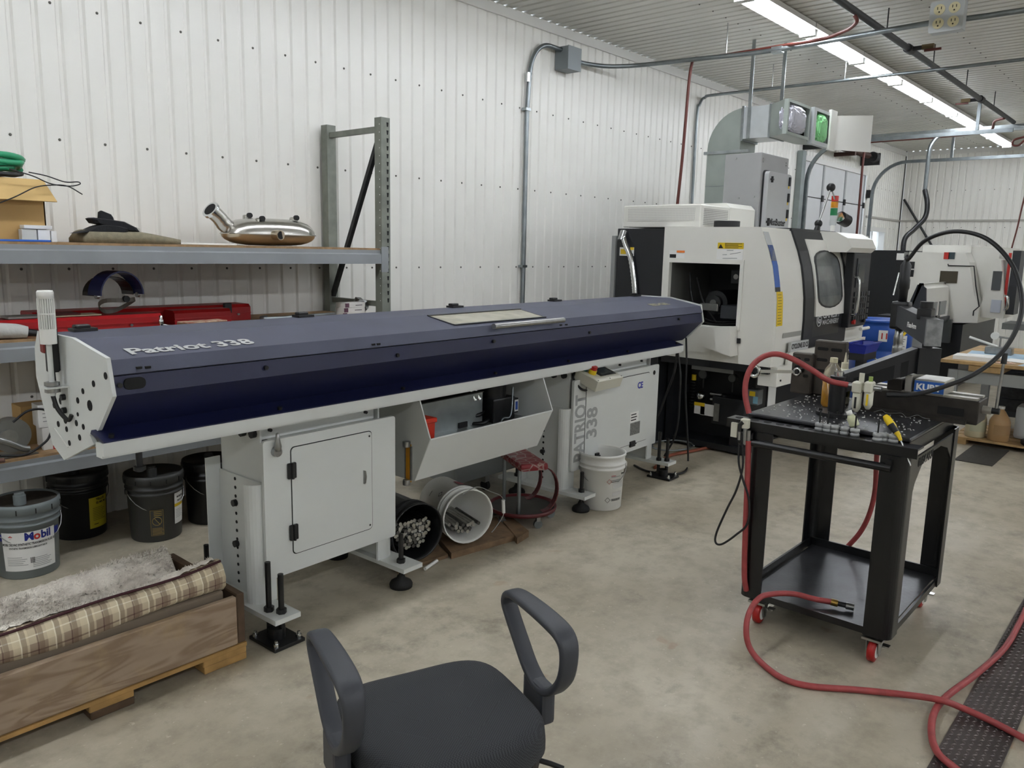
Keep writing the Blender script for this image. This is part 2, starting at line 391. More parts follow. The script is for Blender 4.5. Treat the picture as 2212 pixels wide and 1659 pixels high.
for (x, y), r in zip(((125,770),(228,812),(202,829),(179,845),(131,866),(117,875),(168,865),(194,876),(168,895),(141,907),(126,916),(165,914),(180,922),(144,927),(172,945),(150,957)), (.012,.013,.012,.011,.014,.013,.012,.020,.008,.015,.012,.012,.011,.011,.012,.011)):
    p = bl(x, y, 0, UL-.0145); MB().cyl((UL-.0155, p.y, p.z), (UL-.013, p.y, p.z), r, n=12).build('hole', HOLE, ep)
# crease of the folded lower corner
a, b2 = bl(118, 925, 0, UL-.015), bl(147, 966, 0, UL-.015)
MB().tube([a, b2], .0025, n=5).build('crease', WHITE, ep)
# hinges along the back edge, the sight window, handle, and small fasteners
for px, py in ((175, 713), (662, 685), (986, 664), (1208, 651), (1380, 640)):
    p = bslope(px, py, .25, 1.312, 0); u = p.x
    h = MB().box2((u-.045, .50, 1.311), (u+.045, .56, 1.322)).build('hinge', BLACK, lid)
    MB().box2((u-.03, .525, 1.32), (u+.03, .56, 1.335), bev=.004).build('hinge_knuckle', BLACK, h)
wq = [bslope(x, y, -.012, 1.266, LIDK) for x, y in ((1150, 679), (968, 695), (945, 686), (1128, 672))]
us = (1.17, 1.93)
MB().prism([(.04,1.2745),(.22,1.3055),(.22,1.3075),(.04,1.2765)], 'x', *us).build('sight_window', WINDOWM, lid)
for q in (us[0]-.006, us[1]+.006): MB().prism([(.03,1.273),(.23,1.3075),(.23,1.3095),(.03,1.2755)], 'x', q-.006, q+.006).build('window_gasket', BLACK, lid)
for q in (.034, .226): MB().prism([(q-.006,1.264+LIDK*(q+.012)),(q+.006,1.266+LIDK*(q+.012)),(q+.006,1.2705+LIDK*(q+.012)),(q-.006,1.2685+LIDK*(q+.012))], 'x', us[0]-.012, us[1]+.012).build('window_gasket', BLACK, lid)
h = MB().cyl((1.36,-.062,1.262), (1.99,-.062,1.262), .0155, n=14).build('handle', STEEL, lid)
for u in (1.42, 1.92): MB().cyl((u,-.06,1.26), (u,-.015,1.248), .009, n=8).build('handle_post', STEEL, h)
for px, py in ((257, 832), (573, 794), (857, 767), (1065, 737), (1272, 718), (1466, 689)):
    p = bl(px, py, 1, -.034); MB().cyl((p.x,-.046,p.z), (p.x,-.028,p.z), .009, n=8).build('screw', BLACK, bf)
for px, py in ((240, 940), (604, 880), (870, 836), (1070, 804), (1228, 779), (1356, 757), (1462, 741)):
    p = bl(px, py, 1, .03); MB().cyl((p.x,.03,.984), (p.x,.027,.996), .010, n=8).build('screw', BLACK, bf)
for px, py in ((299, 794), (318, 793), (805, 744), (816, 743), (1210, 702), (1222, 701)):
    p = bl(px, py, 1, -.026); MB().box2((p.x-.010,-.034,p.z-.004), (p.x+.010,-.026,p.z+.004)).build('slot', HOLE, bf)
p = bl(291, 828, 1, -.036)
MB().prism(rrect(p.x-.038, p.z-.02, p.x+.038, p.z+.02, .018), 'y', -.040, -.030).build('access_hole', HOLE, bf)
# lid lettering
LET = mat('silver_lettering', 'B6B8B6', .5)
o1 = bslope(279, 766, -.012, 1.268, LIDK); o2 = bslope(512, 744, -.012, 1.268, LIDK)
text('lettering', 'Patriot 338', .098, LET, lid, axes((o1.x+.01, o1.y+.01, 1.2655+LIDK*(o1.y+.022)), (1, 0, 0), (0, 1, LIDK)), bold=.0028, squash=1.13)
text('maker_badge', 'EDGE', .07, mat('gold_badge', '8F8A70', .5), lid, axes((3.30, .08, 1.266+LIDK*.09), (1, 0, 0), (0, 1, LIDK)), bold=.003, squash=1.5)
# pedestals ------------------------------------------------------
def pedestal(u0, u1, name, plate_u, pad_us, panel):
    cw = .112
    for u, sgn in ((u0, 1), (u1, -1)):
        # folded channel: web, front flange with rounded corner, rear flange
        arc = [(u+sgn*(.055-.055*math.cos(R(a))), .135-.055*math.sin(R(a))) for a in range(0, 91, 15)]
        outer = arc + [(u+sgn*cw, .08)]
        inner = [(x+sgn*.004, y+.006) for x, y in outer][::-1]
        col = MB().prism(outer+[(u+sgn*cw,.09)]+inner, 'z', .125, .66).build('column', LGREY, bf)
        MB().box2((u+sgn*.062,.085,.125), (u+sgn*.070,.44,.66)).build('column_web', LGREY, col)
        MB().box2((u-sgn*.0,.43,.125), (u+sgn*.070,.438,.72)).build('rear_flange', LGREY, col)
        MB().prism([(.11,.60),(.42,.66),(.42,.935),(.11,.935)], 'x', u+sgn*.072, u+sgn*.08).build('upper_web', LGREY, col)
        for k in range(13):
            z = .16+.04*k
            MB().cyl((u+sgn*.0605, .30, z), (u+sgn*.0625, .30, z), .008, n=8).build('hole', HOLE, col)
        for z in (.34, .53):
            MB().cyl((u+sgn*.045, .30, z), (u+sgn*.062, .30, z), .016, n=8).build('bolt', BLACK, col)
        for v, z in ((.15, .868), (.23, .862), (.31, .880)):
            MB().cyl((u+sgn*.052, v, z), (u+sgn*.073, v, z), .019, n=8).build('bolt', BLACK, col)
        # foot bar under the column
        MB().box2((u-sgn*.02,-.10,.104), (u+sgn*.105,.62,.126)).build('foot_bar', LGREY, bf)
    MB().box2((u0+.11,.075,.28), (u1-.11,.42,.842)).build('cabinet', MGREY, bf)
    MB().box2((u0+.085,.13,.84), (u1-.09,.40,.93)).build('neck', LGREY, bf)
    x0, z0, x1, z1 = panel
    pn = MB().prism(rrect(x0, z0, x1, z1, .012, 3), 'y', .058, .076).build('front_plate', LGREY, bf)
    return pn
def level_pad(u, v, stud=.30):
    f = MB().lathe([(0,.0),(.056,.0),(.058,.016),(.052,.028),(.022,.046),(.018,.06),(0,.06)], 20, xf((u,v,0))).build('levelling_pad', RUBBER, bf)
    MB().cyl((u,v,.05), (u,v,stud), .0125, n=10).build('stud', BLACKM, f)
    MB().cyl((u,v,.126), (u,v,.146), .022, n=6).build('nut', BLACKM, f)
def anchor_plate(u, v):
    f = MB().box2((u-.075,v-.095,0), (u+.075,v+.095,.016), bev=.002).build('anchor_plate', BLACKM, bf)
    MB().cyl((u+.0,v+.0,.016), (u+.0,v+.0,.062), .036, n=16).build('boss', BLACKM, f)
    for du, dv, h in ((-.012,.035,.345), (.012,-.02,.30)):
        MB().cyl((u+du,v+dv,.03), (u+du,v+dv,h), .0125, n=10).build('stud', BLACKM, f)
        MB().cyl((u+du,v+dv,.126), (u+du,v+dv,.146), .022, n=6).build('nut', BLACKM, f)
    for du, dv in ((-.06,.07),(.06,-.07),(-.055,-.075),(.06,.075)):
        bt = MB().cyl((u+du,v+dv,.016), (u+du,v+dv,.03), .013, n=6).build('anchor_bolt', CHROME, f)
        MB().cyl((u+du,v+dv,.03), (u+du,v+dv,.042), .007, n=8).build('bolt_end', CHROME, bt)
pn1 = pedestal(-.02, .785, 'a', 0, (), (.03, .235, .77, .85))
pn2 = pedestal(2.25, 3.43, 'b', 0, (), (2.30, .245, 3.40, .846))
for u, v, s in ((.735,-.02,.27), (.765,.515,.2), (2.31,-.02,.26), (2.31,.515,.2), (3.38,.515,.2)): level_pad(u, v, s)
level_pad(.03, .55, .27)
anchor_plate(.012, -.03); anchor_plate(3.375, -.035)
# doors in the front plates
def seam_door(pn, x0, z0, x1, z1, hinges, horiz=False):
    MB().prism(rrect(x0-.004, z0-.004, x1+.004, z1+.004, .02), 'y', .0572, .0585).build('door_gap', HOLE, pn)
    d = MB().prism(rrect(x0, z0, x1, z1, .018), 'y', .0545, .0578).build('door', LGREY, pn)
    for u, z in hinges:
        h = MB().box2((u-.021,.044,z-.035) if not horiz else (u-.035,.044,z-.021), (u+.021,.058,z+.035) if not horiz else (u+.035,.058,z+.021), bev=.003).build('hinge', BLACK, d)
        MB().cyl(*(((u,.043,z-.036),(u,.043,z+.036)) if not horiz else ((u-.036,.043,z),(u+.036,.043,z))), .006, n=8).build('hinge_pin', BLACK, h)
    return d
d1 = seam_door(pn1, .167, .318, .617, .80, ((.165,.70),(.167,.42)))
p = bl(787, 1030, 1, .054)
MB().prism([(p.x-.006,p.z-.033),(p.x+.004,p.z-.03),(p.x+.010,p.z),(p.x+.004,p.z+.03),(p.x-.006,p.z+.033)], 'y', .046, .056).build('handle', STEEL, d1)
for z in (.337, .778): MB().cyl((.603,.053,z), (.603,.0545,z), .005, n=8).build('screw', BLACK, d1)
lt = MB().cyl((.088,.058,.80), (.088,.035,.80), .021, n=14).build('latch', STEEL, pn1)
MB().lathe([(0,.0),(.013,.0),(.016,.02),(.009,.055),(.008,.075),(0,.08)], 10, xf((.088,.036,.805))).build('lever', STEEL, lt)
d2 = seam_door(pn2, 2.44, .30, 3.26, .80, ((2.60,.30),(3.05,.30)), True)
MB().prism([(2.74,.755),(2.84,.755),(2.82,.772),(2.76,.772)], 'y', .044, .055).build('handle', STEEL, d2)
MB().prism(circ((3.33,.79), .017, 14), 'y', .0568, .0585).build('hole', HOLE, pn2)
GREYL = mat('grey_vinyl_letters', '9A9C9B', .5)
a, c_ = bl(1262, 994, 1, .057), bl(1263, 850, 1, .057); a0 = bl(1238, 1000, 1, .057)
fit_text('lettering', 'PATRIOT', GREYL, pn2, axes((a.x,.0572,a0.z), (0,0,1), (-1,0,0)), c_.z-a0.z, a.x-a0.x, bold=.03)
a, c_, a0 = bl(1289, 940, 1, .0535), bl(1288, 878, 1, .0535), bl(1265, 950, 1, .0535)
fit_text('lettering', '338', GREYL, d2, axes((a.x,.0537,a0.z), (0,0,1), (-1,0,0)), c_.z-a0.z, a.x-a0.x, bold=.03)
text('certification_mark', 'CE', .062, mat('blue_print', '2630A0', .5), d2, axes((3.09,.0537,.70), (1,0,0), (0,0,1)), bold=.002)
lb = MB().box2((3.01,.0535,.46), (3.125,.0547,.535)).build('label', PAPER, d2)
for k in range(3): MB().box2((3.02,.0528,.472+.02*k), (3.09+.01*(k%2),.0536,.480+.02*k)).build('print_line', PRINT_K, lb)
MB().box2((3.015,.0535,.365), (3.15,.0547,.455)).build('data_plate', mat('data_plate', '8E9090', .4, .6, var=.3, vs=90), d2)
for u, z in ((.11,.9), (.64,.9), (2.95,.9), (3.25,.9)): MB().cyl((u,.13,z-.022), (u,.116,z-.022), .008, n=8).build('screw', BLACK, bf)
# drip tray between the pedestals ---------------------------------
T0, T1 = .907, 1.925
tray = MB().prism([(.06,.49),(-.05,.722),(-.046,.728),(-.04,.722),(.068,.50),(.48,.50),(.48,.49)], 'x', T0, T1).build('drip_tray', LGREY, bf)
for u in (T0, T1): MB().prism([(.06,.49),(-.05,.727),(.03,.925),(.48,.925),(.48,.49)], 'x', u-.004, u+.004).build('tray_end', LGREY if u == T1 else MGREY, tray)
MB().box2((T0,.47,.49), (T1,.48,.92)).build('tray_back', MGREY, tray)
TR = mat('zinc_sheet', '9FA6A6', .35, .7, var=.15, vs=6)
per = MB().box2((T0+.005,-.01,.655), (T1-.005,.465,.659)).build('perforated_floor', TR, tray)
for k in range(14): MB().prism(circ((1.0+.066*k, .10 if k % 2 else .06), .009, 8), 'z', .6592, .6602).build('hole', HOLE, per)
bk = MB().box2((1.05,.22,.659), (1.60,.225,.845)).build('baffle', TR, tray)
for u in (1.15, 1.43): MB().box2((u-.035,.212,.659), (u+.035,.221,.69)).build('notch', HOLE, bk)
MB().quad((1.0,.21,.845),(1.60,.21,.85),(1.62,.45,.89),(1.0,.45,.87), .006).build('black_sheet', BLACKM, tray)
gl = MB().box2((.893,.045,.60), (.904,.075,.80)).build('sight_gauge', mat('amber_oil', 'C98A1C', .2, trans=.2), tray)
g2 = bl(883, 1000, 0, .9)
gl.location = (0, g2.y-.06, g2.z-.70)
for z in (.60, .80): MB().cyl((.885,.06,z-.012), (.885,.06,z+.016), .02, n=8).build('gauge_nut', STEEL, gl)
MB().box2((.893,.037,.612), (.907,.045,.79)).build('gauge_side', STEEL, gl); MB().box2((.893,.075,.612), (.907,.083,.79)).build('gauge_side', STEEL, gl)
# pump in the tray: motor, can, label
pu = MB().box2((1.63,.16,.659), (1.83,.36,.80), bev=.01).build('pump_housing', BLACKM, tray)
MB().cyl((1.73,.26,.78), (1.73,.26,.895), .085, n=20).build('motor', BLACKM, pu)
MB().cyl((1.73,.26,.865), (1.73,.26,.872), .09, n=20).build('cooling_ring', BLACK, pu)
jb = MB().box2((1.83,.17,.69), (1.87,.25,.78)).build('terminal_box', BLACK, pu)
MB().box2((1.832,.166,.70), (1.868,.17,.77)).build('label', PAPER, jb)
MB().box2((1.84,.164,.71), (1.86,.167,.76)).build('print_line', mat('blue_ink', '3454A8', .5), jb)
for k, (v, z) in enumerate(((.2,.68),(.17,.65),(.24,.72))): MB().tube(smooth_path([(1.64,v,z),(1.56,v-.02,z-.01),(1.5,v+.06,z-.02)]), .012, n=8).build('pipe', BLACKM, pu)
MB().tube(smooth_path([(1.78,.14,.86),(1.74,.12,.70),(1.69,.14,.68),(1.66,.15,.60)]), .006, n=6).build('cable', GALVD, pu)
for u in (1.52,1.56): MB().cyl((u,.25,.87),(u+.015,.22,.80),.013,n=10).build('fitting', CHROME, tray)
# control box on the second pedestal
A = bl(1245, 797, 1, .09); D_ = Vector((A.x, -.085, 0)); B = bl(1295, 788, 1, .09)
dz = bl(1282, 827, 1, -.085).z
zA = A.z; w_ = .30
CBF = axes((A.x, .09, zA), (1, 0, 0), (0, .175, zA-dz))
Lc = math.hypot(.175, zA-dz)
CASE = mat('beige_control_case', 'C9C7B8', .4)
cb = MB().box2((0, -Lc, -.075), (w_, 0, 0), CBF, bev=.004).build('control_box', CASE, bf)
MB().box2((.10, -Lc*.72, 0), (w_-.02, -Lc*.12, .003), CBF).build('display_bezel', BLACK, cb)
MB().box2((.125, -Lc*.64, .0028), (w_-.045, -Lc*.2, .0038), CBF).build('display', mat('lcd', '2C3438', .2), cb)
es = MB().cyl((.065,-Lc*.45,0), (.065,-Lc*.45,.028), .026, n=16, M=CBF).build('stop_collar', YEL, cb)
MB().cyl((.065,-Lc*.45,.028), (.065,-Lc*.45,.052), .023, n=16, M=CBF).build('stop_button', RED, es)
MB().cyl((.05,-Lc*.18,0), (.05,-Lc*.18,.01), .018, n=14, M=CBF).build('start_button', mat('green_button', '0F5A4C', .3), cb)
for x, y in ((.012,-.012),(w_-.012,-.012),(.012,-Lc+.012),(w_-.012,-Lc+.012),(w_*.5,-.012),(w_*.5,-Lc+.012)): MB().cyl((x,y,0),(x,y,.0015),.005,n=8,M=CBF).build('screw', BLACK, cb)
MB().tube(smooth_path([(A.x+.05,.12,.90),(A.x-.02,.10,.86),(A.x,.05,.79),(A.x+.12,.07,.77),(A.x+.2,.09,.84)]), .008, n=7).build('cable', BLACK, cb)
# stack light on its bracket at the left end
sb = bl(112, 826, 0, -.66)
su, sv = -.66, sb.y; sz = sb.z
st = MB().cyl((su,sv,sz-.05), (su,sv,sz+.30), .0095, n=12).build('light_post', LGREY, bf)
zt = bl(103, 742, 0, su).z; z1 = bl(103, 628, 0, su).z; z2 = bl(103, 710, 0, su).z; z3 = bl(103, 646, 0, su).z
LENS = mat('clear_white_lens', 'EFEFEA', .25, trans=.25)
MB().cyl((su,sv,zt), (su,sv,z2), .0275, n=20).build('light_base', WHITE, st)
MB().cyl((su,sv,z2), (su,sv,z3), .020, n=20).build('light_lens', LENS, st)
for k in range(22):
    a = 2*math.pi*k/22; MB().box2((-.0018,-.0018,z2-.002), (.0018,.0018,z3+.002), xf((su+.0262*math.cos(a),sv+.0262*math.sin(a),0))).build('lens_rib', WHITE, st)
MB().lathe([(.0262,-.003),(.0277,-.003),(.0277,.003),(.0262,.003),(.0262,-.003)], 22, xf((su,sv,(z2+z3)/2))).build('lens_band', WHITE, st)
MB().lathe([(0,.0),(.0275,.0),(.0275,z1-z3-.006),(.024,z1-z3),(0,z1-z3)], 20, xf((su,sv,z3))).build('light_cap', WHITE, st)
for z in (sz-.005, sz-.03): MB().cyl((su,sv,z-.007), (su,sv,z+.007), .026, n=6).build('nut', STEEL, st)
MB().box2((su-.03,sv-.035,sz-.020), (UL-.014,sv+.035,sz-.015)).box2((UL-.020,sv-.035,sz-.13), (UL-.014,sv+.035,sz-.015)).build('bracket', LGREY, st)
for dv, z in ((0,sz-.06),(0,sz-.11)): MB().cyl((UL-.034,sv+dv,z),(UL-.02,sv+dv,z),.012,n=8).build('bolt', BLACK, st)
MB().tube(smooth_path([(su,sv,sz-.05),(su+.01,sv-.01,sz-.10),(su+.03,sv-.04,sz-.14),(UL-.02,sv-.05,sz-.12)]), .008, n=7).build('cable', BLACK, st)
# red plug and black connector hanging behind the post
pg = MB().box2((UL-.06,sv+.05,sz+.10), (UL-.02,sv+.09,sz+.28), bev=.006).build('plug', mat('dull_red_plug', '7E2A26', .5), bf)
MB().box2((UL-.055,sv+.028,sz+.03), (UL-.015,sv+.062,sz+.24), bev=.006).build('connector', BLACK, pg)
MB().tube(smooth_path([(UL-.035,sv+.045,sz+.03),(UL-.04,sv+.03,sz-.02),(UL-.05,sv+.02,sz-.06)]), .006, n=6).build('cable', BLACK, pg)
# adjuster screw below the left end
MB().cyl((UL+.10,.03,.84), (UL+.10,.03,.91), .012, n=8).cyl((UL+.10,.03,.845), (UL+.10,.03,.86), .022, n=6).build('adjuster', BLACK, bf)
# ------------------------------------------------------------------ pallet rack against the ribbed wall
RACKG = mat('rack_grey_green', '7D8178', .5, .2, var=.18, vs=9)
BEAMG = mat('beam_grey', '8D9194', .38, .0, var=.08, vs=4)
DECK = mat('particle_board', '9E7F5B', .7, var=.22, vs=24, bump=.1, bs=120)
RX0, RX1 = 1.0, 3.502
rk = thing('pallet_rack', 'grey steel shelving rack with three board decks along the ribbed wall', 'shelving', (2.3, 4.58, 0))
def rpost(x, y, z1):
    # open C channel with punched slots on the face toward the beams
    p = MB().prism([(x,y-.035),(x+.075,y-.035),(x+.075,y+.035),(x+.055,y+.035),(x+.055,y+.03),(x+.070,y+.03),(x+.070,y-.03),(x+.005,y-.03),(x+.005,y+.03),(x+.02,y+.03),(x+.02,y+.035),(x,y+.035)], 'z', 0, z1).build('post', RACKG, rk, True)
    return p
fp = rpost(RX1, 4.30, 2.51); rp = rpost(RX1, 4.90, 2.51); rpost(RX0-.075, 4.30, 2.51); rpost(RX0-.075, 4.90, 2.51)
for k in range(24):
    z = 2.48-.0508*k
    MB().prism([(RX1+.045,z),(RX1+.062,z),(RX1+.058,z-.028),(RX1+.049,z-.028)], 'y', 4.2635, 4.2655).build('slot', HOLE, fp, True)
m = MB()
for k in range(24): m.prism(circ((4.283, 2.465-.0508*k), .0035, 6), 'x', RX1-.001, RX1+.001)
o = m.build('punched_holes', PAPER, fp, True); o['kind'] = 'stuff'
for z in (2.44, 1.27, .15): MB().box2((RX1+.02,4.335,z-.018), (RX1+.055,4.865,z+.018)).build('cross_brace', RACKG, rk, True)
MB().strip([(RX1+.03,4.335,2.36),(RX1+.03,4.865,1.30)], (.03,0,0), .03, (0,0,1)).build('diagonal_brace', STEELD, rk, True)
MB().strip([(RX1+.03,4.335,1.22),(RX1+.03,4.865,.2)], (.03,0,0), .03, (0,0,1)).build('diagonal_brace', STEELD, rk, True)
DZS = (1.652, 1.185, .602)
for z in DZS:
    for y, s in ((4.265, 1), (4.935, -1)):
        t = z-.012
        MB().prism([(y,t-.03),(y,t-.092),(y+s*.045,t-.092),(y+s*.045,t),(y+s*.015,t),(y+s*.015,t-.022)], 'x', RX0, RX1+.005).build('beam', BEAMG, rk, True)
    MB().box2((RX0,4.285,z-.014), (RX1,4.925,z)).build('deck', DECK, rk, True)
    MB().box2((RX1-.004,4.262,z-.16), (RX1+.055,4.268,z+.01)).build('beam_end_plate', BEAMG, rk, True)
# ---- things on the top deck
Z1, Z2, Z3 = DZS
CARD = mat('cardboard', 'BD9A62', .75, var=.06, vs=4, bump=.04, bs=40)
bx = thing('cardboard_box', 'open tan cardboard box with its flap hanging out on the top deck', 'box', (1.33, 4.58, Z1))
MB().box2((-.23,-.17,0), (.15,.20,.006)).box2((-.23,-.17,0), (-.224,.2,.30)).box2((.144,-.17,0), (.15,.2,.30)).box2((-.23,-.17,0), (.15,-.164,.30)).box2((-.23,.194,0), (.15,.2,.30)).build('body', CARD, bx)
MB().quad((-.23,-.17,.30),(.15,-.17,.30),(.185,-.235,.195),(-.23,-.235,.195), .005).build('flap', mat('cardboard_light', 'CFAE72', .75, var=.05), bx)
GRN = mat('green_hose', '2F9B6E', .35); BLKC = mat('black_cord', '1B1C1E', .5)
def coil(name, label, cat, c, r, n, tr, mm, sq=1., ph=0):
    pts = [(c[0]+r*(1+.07*math.sin(i*1.7))*math.cos(2*math.pi*i/18+ph), c[1]+sq*r*(1+.07*math.cos(i*1.1))*math.sin(2*math.pi*i/18+ph), c[2]+tr+i/18*tr*1.1+.5*tr*math.sin(i*.9)) for i in range(int(18*n))]
    return tag(MB().tube(smooth_path(pts, 2), tr, n=7).build(name, mm), label, cat)
coil('hose_coil', 'coil of green hose heaped on the cardboard box', 'hose', (1.26,4.58,Z1+.338), .175, 3.2, .016, GRN, .8)
coil('cord_coil', 'coil of black cord lying under the green hose', 'cord', (1.25,4.50,Z1+.302), .16, 1.3, .012, BLKC, .6, 1.)
wp = MB().tube(smooth_path([PY(x, y, 4.34) for x, y in ((20,365),(70,380),(110,397),(150,402),(172,398),(168,393),(140,393),(100,380),(62,372))]), .003, n=5).build('wire_lead', BLKC); tag(wp, 'thin dark wire lead looping out from the box top', 'wire')
wp = MB().tube(smooth_path([PY(x, y, 4.33) for x, y in ((0,438),(35,424),(75,405),(110,400),(145,402),(178,420))]), .003, n=5).build('wire_lead', BLKC); tag(wp, 'thin dark wire lead hanging across the cardboard flap', 'wire')
PL = mat('white_plastic', 'E2E4E4', .35)
def sbox(name, label, cat, a, b, mm, bev=.002, group=None): return tag(MB().box2(a, b, None, bev).build(name, mm), label, cat, group)
sbox('white_case', 'long white plastic lid lying on the white boxes', 'lid', (1.36,4.345,Z1+.062), (1.485,4.41,Z1+.080), PL)
sbox('white_box', 'tall white plastic box below the long lid', 'box', (1.42,4.35,Z1), (1.475,4.41,Z1+.060), PL)
sbox('white_box', 'small white plastic box beside the tall one on the top deck', 'box', (1.48,4.35,Z1), (1.505,4.40,Z1+.055), PL)
sbox('white_box', 'grey white box standing against the cardboard box', 'box', (1.35,4.35,Z1), (1.415,4.40,Z1+.06), mat('off_white_box', 'C9C9C2', .5))
sbox('blue_tray', 'flat blue plastic strip at the deck edge', 'strip', (1.15,4.30,Z1), (1.46,4.335,Z1+.010), mat('blue_plastic', '2B62C0', .4))
# khaki pad with a black glove
KH = mat('khaki_canvas', '87806A', .85, var=.12, vs=40, bump=.25, bs=180)
bm = MB(); N = 20; prof = []
for i in range(N+1):
    t = i/N; x = 1.63+.50*t; h = .066*min(1, math.sin(min(1, .25+t*16)*math.pi/2))*(1-.55*max(0, (t-.55)/.45)**1.3); prof.append((x, max(h, .012)))
rows = []
for x, h in prof:
    rows.append([(x, 4.33+.22*j/6, Z1+.002+ (h*(.72+.28*math.sin(math.pi*(j+.8)/7.6)))) for j in range(7)])
vs = [p for r in rows for p in r]; fs = [(i*7+j, (i+1)*7+j, (i+1)*7+j+1, i*7+j+1) for i in range(N) for j in range(6)]
n0 = len(vs); vs += [(p[0], p[1], Z1+.001) for p in vs]
fs += [(n0+i*7+j, n0+i*7+j+1, n0+(i+1)*7+j+1, n0+(i+1)*7+j) for i in range(N) for j in range(6)]
for i in range(N): fs += [(i*7, n0+i*7, n0+(i+1)*7, (i+1)*7), (i*7+6, (i+1)*7+6, n0+(i+1)*7+6, n0+i*7+6)]
for j in range(6): fs += [(j, j+1, n0+j+1, n0+j), (N*7+j, n0+N*7+j, n0+N*7+j+1, N*7+j+1)]
tag(bm.add(vs, fs, None, True).build('kneeling_pad', KH), 'khaki canvas kneeling pad lying on the top deck', 'pad')
BLKF = mat('black_fabric', '16171B', .85, bump=.2, bs=90)
gv = thing('work_glove', 'black fabric glove crumpled on the khaki pad', 'glove', (1.82, 4.42, Z1+.062))
def blob(pts, r, name, par, mm, sc=(1,1,1), n=10):
    rr = r if isinstance(r, (list, tuple)) else [r]*len(pts)
    return MB().tube(smooth_path(pts, 3), smooth_r(rr, 3), n=n).build(name, mm, par)
def smooth_r(rr, k): 
    out = []
    for a, b_ in zip(rr, rr[1:]): out += [a+(b_-a)*j/k for j in range(k)]
    return out+[rr[-1]]
def outline(name, pts, y0, y1, par, mm):
    P = [PY(x, y, (y0+y1)/2) for x, y in pts]; n = len(P); c0 = sum((p.z for p in P))/n
    mid = [(p.x, p.z) for p in P]; m = MB(); cx = sum(p[0] for p in mid)/n; cz = sum(p[1] for p in mid)/n
    sh = lambda k: [(cx+(x-cx)*k, cz+(z-cz)*k) for x, z in mid]
    lay = [(y0, .80), (y0+(y1-y0)*.15, 1.), (y0+(y1-y0)*.85, 1.), (y1, .80)]; vs = []; fs = []
    for y, k in lay: vs += [(x, y, z) for x, z in sh(k)]
    for a in range(3):
        for b_ in range(n): fs.append((a*n+b_, a*n+(b_+1) % n, (a+1)*n+(b_+1) % n, (a+1)*n+b_))
    fs += [list(range(n))[::-1], list(range(3*n, 4*n))]
    return m.add(vs, fs).build(name, mm, par, True)
outline('cuff', ((157,504),(180,498),(200,489),(215,485),(250,488),(272,494),(268,503),(235,501),(200,502)), 4.34, 4.46, gv, BLKF)
outline('palm', ((190,472),(196,470),(230,474),(262,479),(288,492),(295,501),(280,501),(250,492),(215,485),(198,482)), 4.36, 4.47, gv, BLKF)
outline('thumb', ((212,474),(213,458),(218,455),(238,463),(243,470),(246,480),(228,478)), 4.40, 4.43, gv, BLKF)
sbox('mesh_cup', 'pale rounded cup lying behind the black glove', 'cup', (1.92,4.50,Z1+.05), (1.99,4.56,Z1+.09), mat('pale_mesh', 'BDBBB5', .6), .018)
sbox('sheet_board', 'thin white board leaning flat beside the muffler', 'board', (2.17,4.42,Z1), (2.52,4.60,Z1+.010), PAPER)
# stainless muffler
SS = mat('brushed_stainless', 'C2C0BA', .24, 1., var=.06, vs=30, bump=.03, bs=200); SSY = mat('heat_tinted_stainless', 'BDB29E', .28, 1., var=.12, vs=5)
mf = thing('exhaust_muffler', 'shiny stainless exhaust muffler with angled inlet pipe on the top deck', 'muffler', (2.82, 4.55, Z1), -8)
def shell(z0, sgn, hgt, mm, name):
    vs = []; fs = []; n = 28; ms = 6
    for i in range(ms+1):
        t = i/ms; s = math.cos(t*math.pi/2)**.55 if t < 1 else 0.0
        for j in range(n):
            a = 2*math.pi*j/n; ca, sa = math.cos(a), math.sin(a)
            vs.append((.30*s*abs(ca)**.8*(1 if ca > 0 else -1), .16*s*abs(sa)**.8*(1 if sa > 0 else -1), z0+sgn*hgt*math.sin(t*math.pi/2)))
    for i in range(ms):
        for j in range(n): fs.append((i*n+j, i*n+(j+1) % n, (i+1)*n+(j+1) % n, (i+1)*n+j))
    return MB().add(vs, fs, None, True).build(name, mm, mf)
shell(.072, 1, .10, SS, 'upper_shell'); shell(.072, -1, .07, SSY, 'lower_shell')
MB().prism([(.305*abs(math.cos(a))**.8*(1 if math.cos(a) > 0 else -1), .165*abs(math.sin(a))**.8*(1 if math.sin(a) > 0 else -1)) for a in [2*math.pi*k/32 for k in range(32)]], 'z', .069, .075).build('seam', SS, mf)
MB().tube(smooth_path([(-.22,-.02,.09),(-.29,-.03,.12),(-.335,-.045,.165),(-.38,-.06,.20)]), smooth_r([.03,.03,.03,.04,.045,.045,.048,.048,.048,.046,.046,.046,.045,.045,.045,.045,.045,.045,.045], 1), n=16).build('inlet_pipe', SS, mf)
d0 = Vector((-.045,-.015,.035)).normalized()
pf = Vector((-.38,-.06,.20)); MB().cyl(pf, pf+d0*.018, .055, n=18).build('inlet_flange', CHROME, mf); MB().cyl(pf+d0*.018, pf+d0*.0195, .04, n=18).build('inlet_bore', HOLE, mf)
MB().cyl((-.04,-.12,.07), (-.015,-.205,.068), .030, n=18).build('outlet_pipe', SSY, mf); MB().cyl((-.015,-.205,.068), (-.0146,-.206,.068), .025, n=18).build('outlet_bore', HOLE, mf)
for x, y, z in ((-.10,-.09,.155), (.15,-.04,.17), (-.13,.03,.175)):
    b_ = MB().box((x,y,z), (.05,.03,.03), bev=.006).build('mount_bracket', SS, mf); MB().cyl((x+.012,y-.024,z+.012), (x+.012,y-.002,z+.012), .017, n=10).build('rubber_mount', RUBBER, b_)
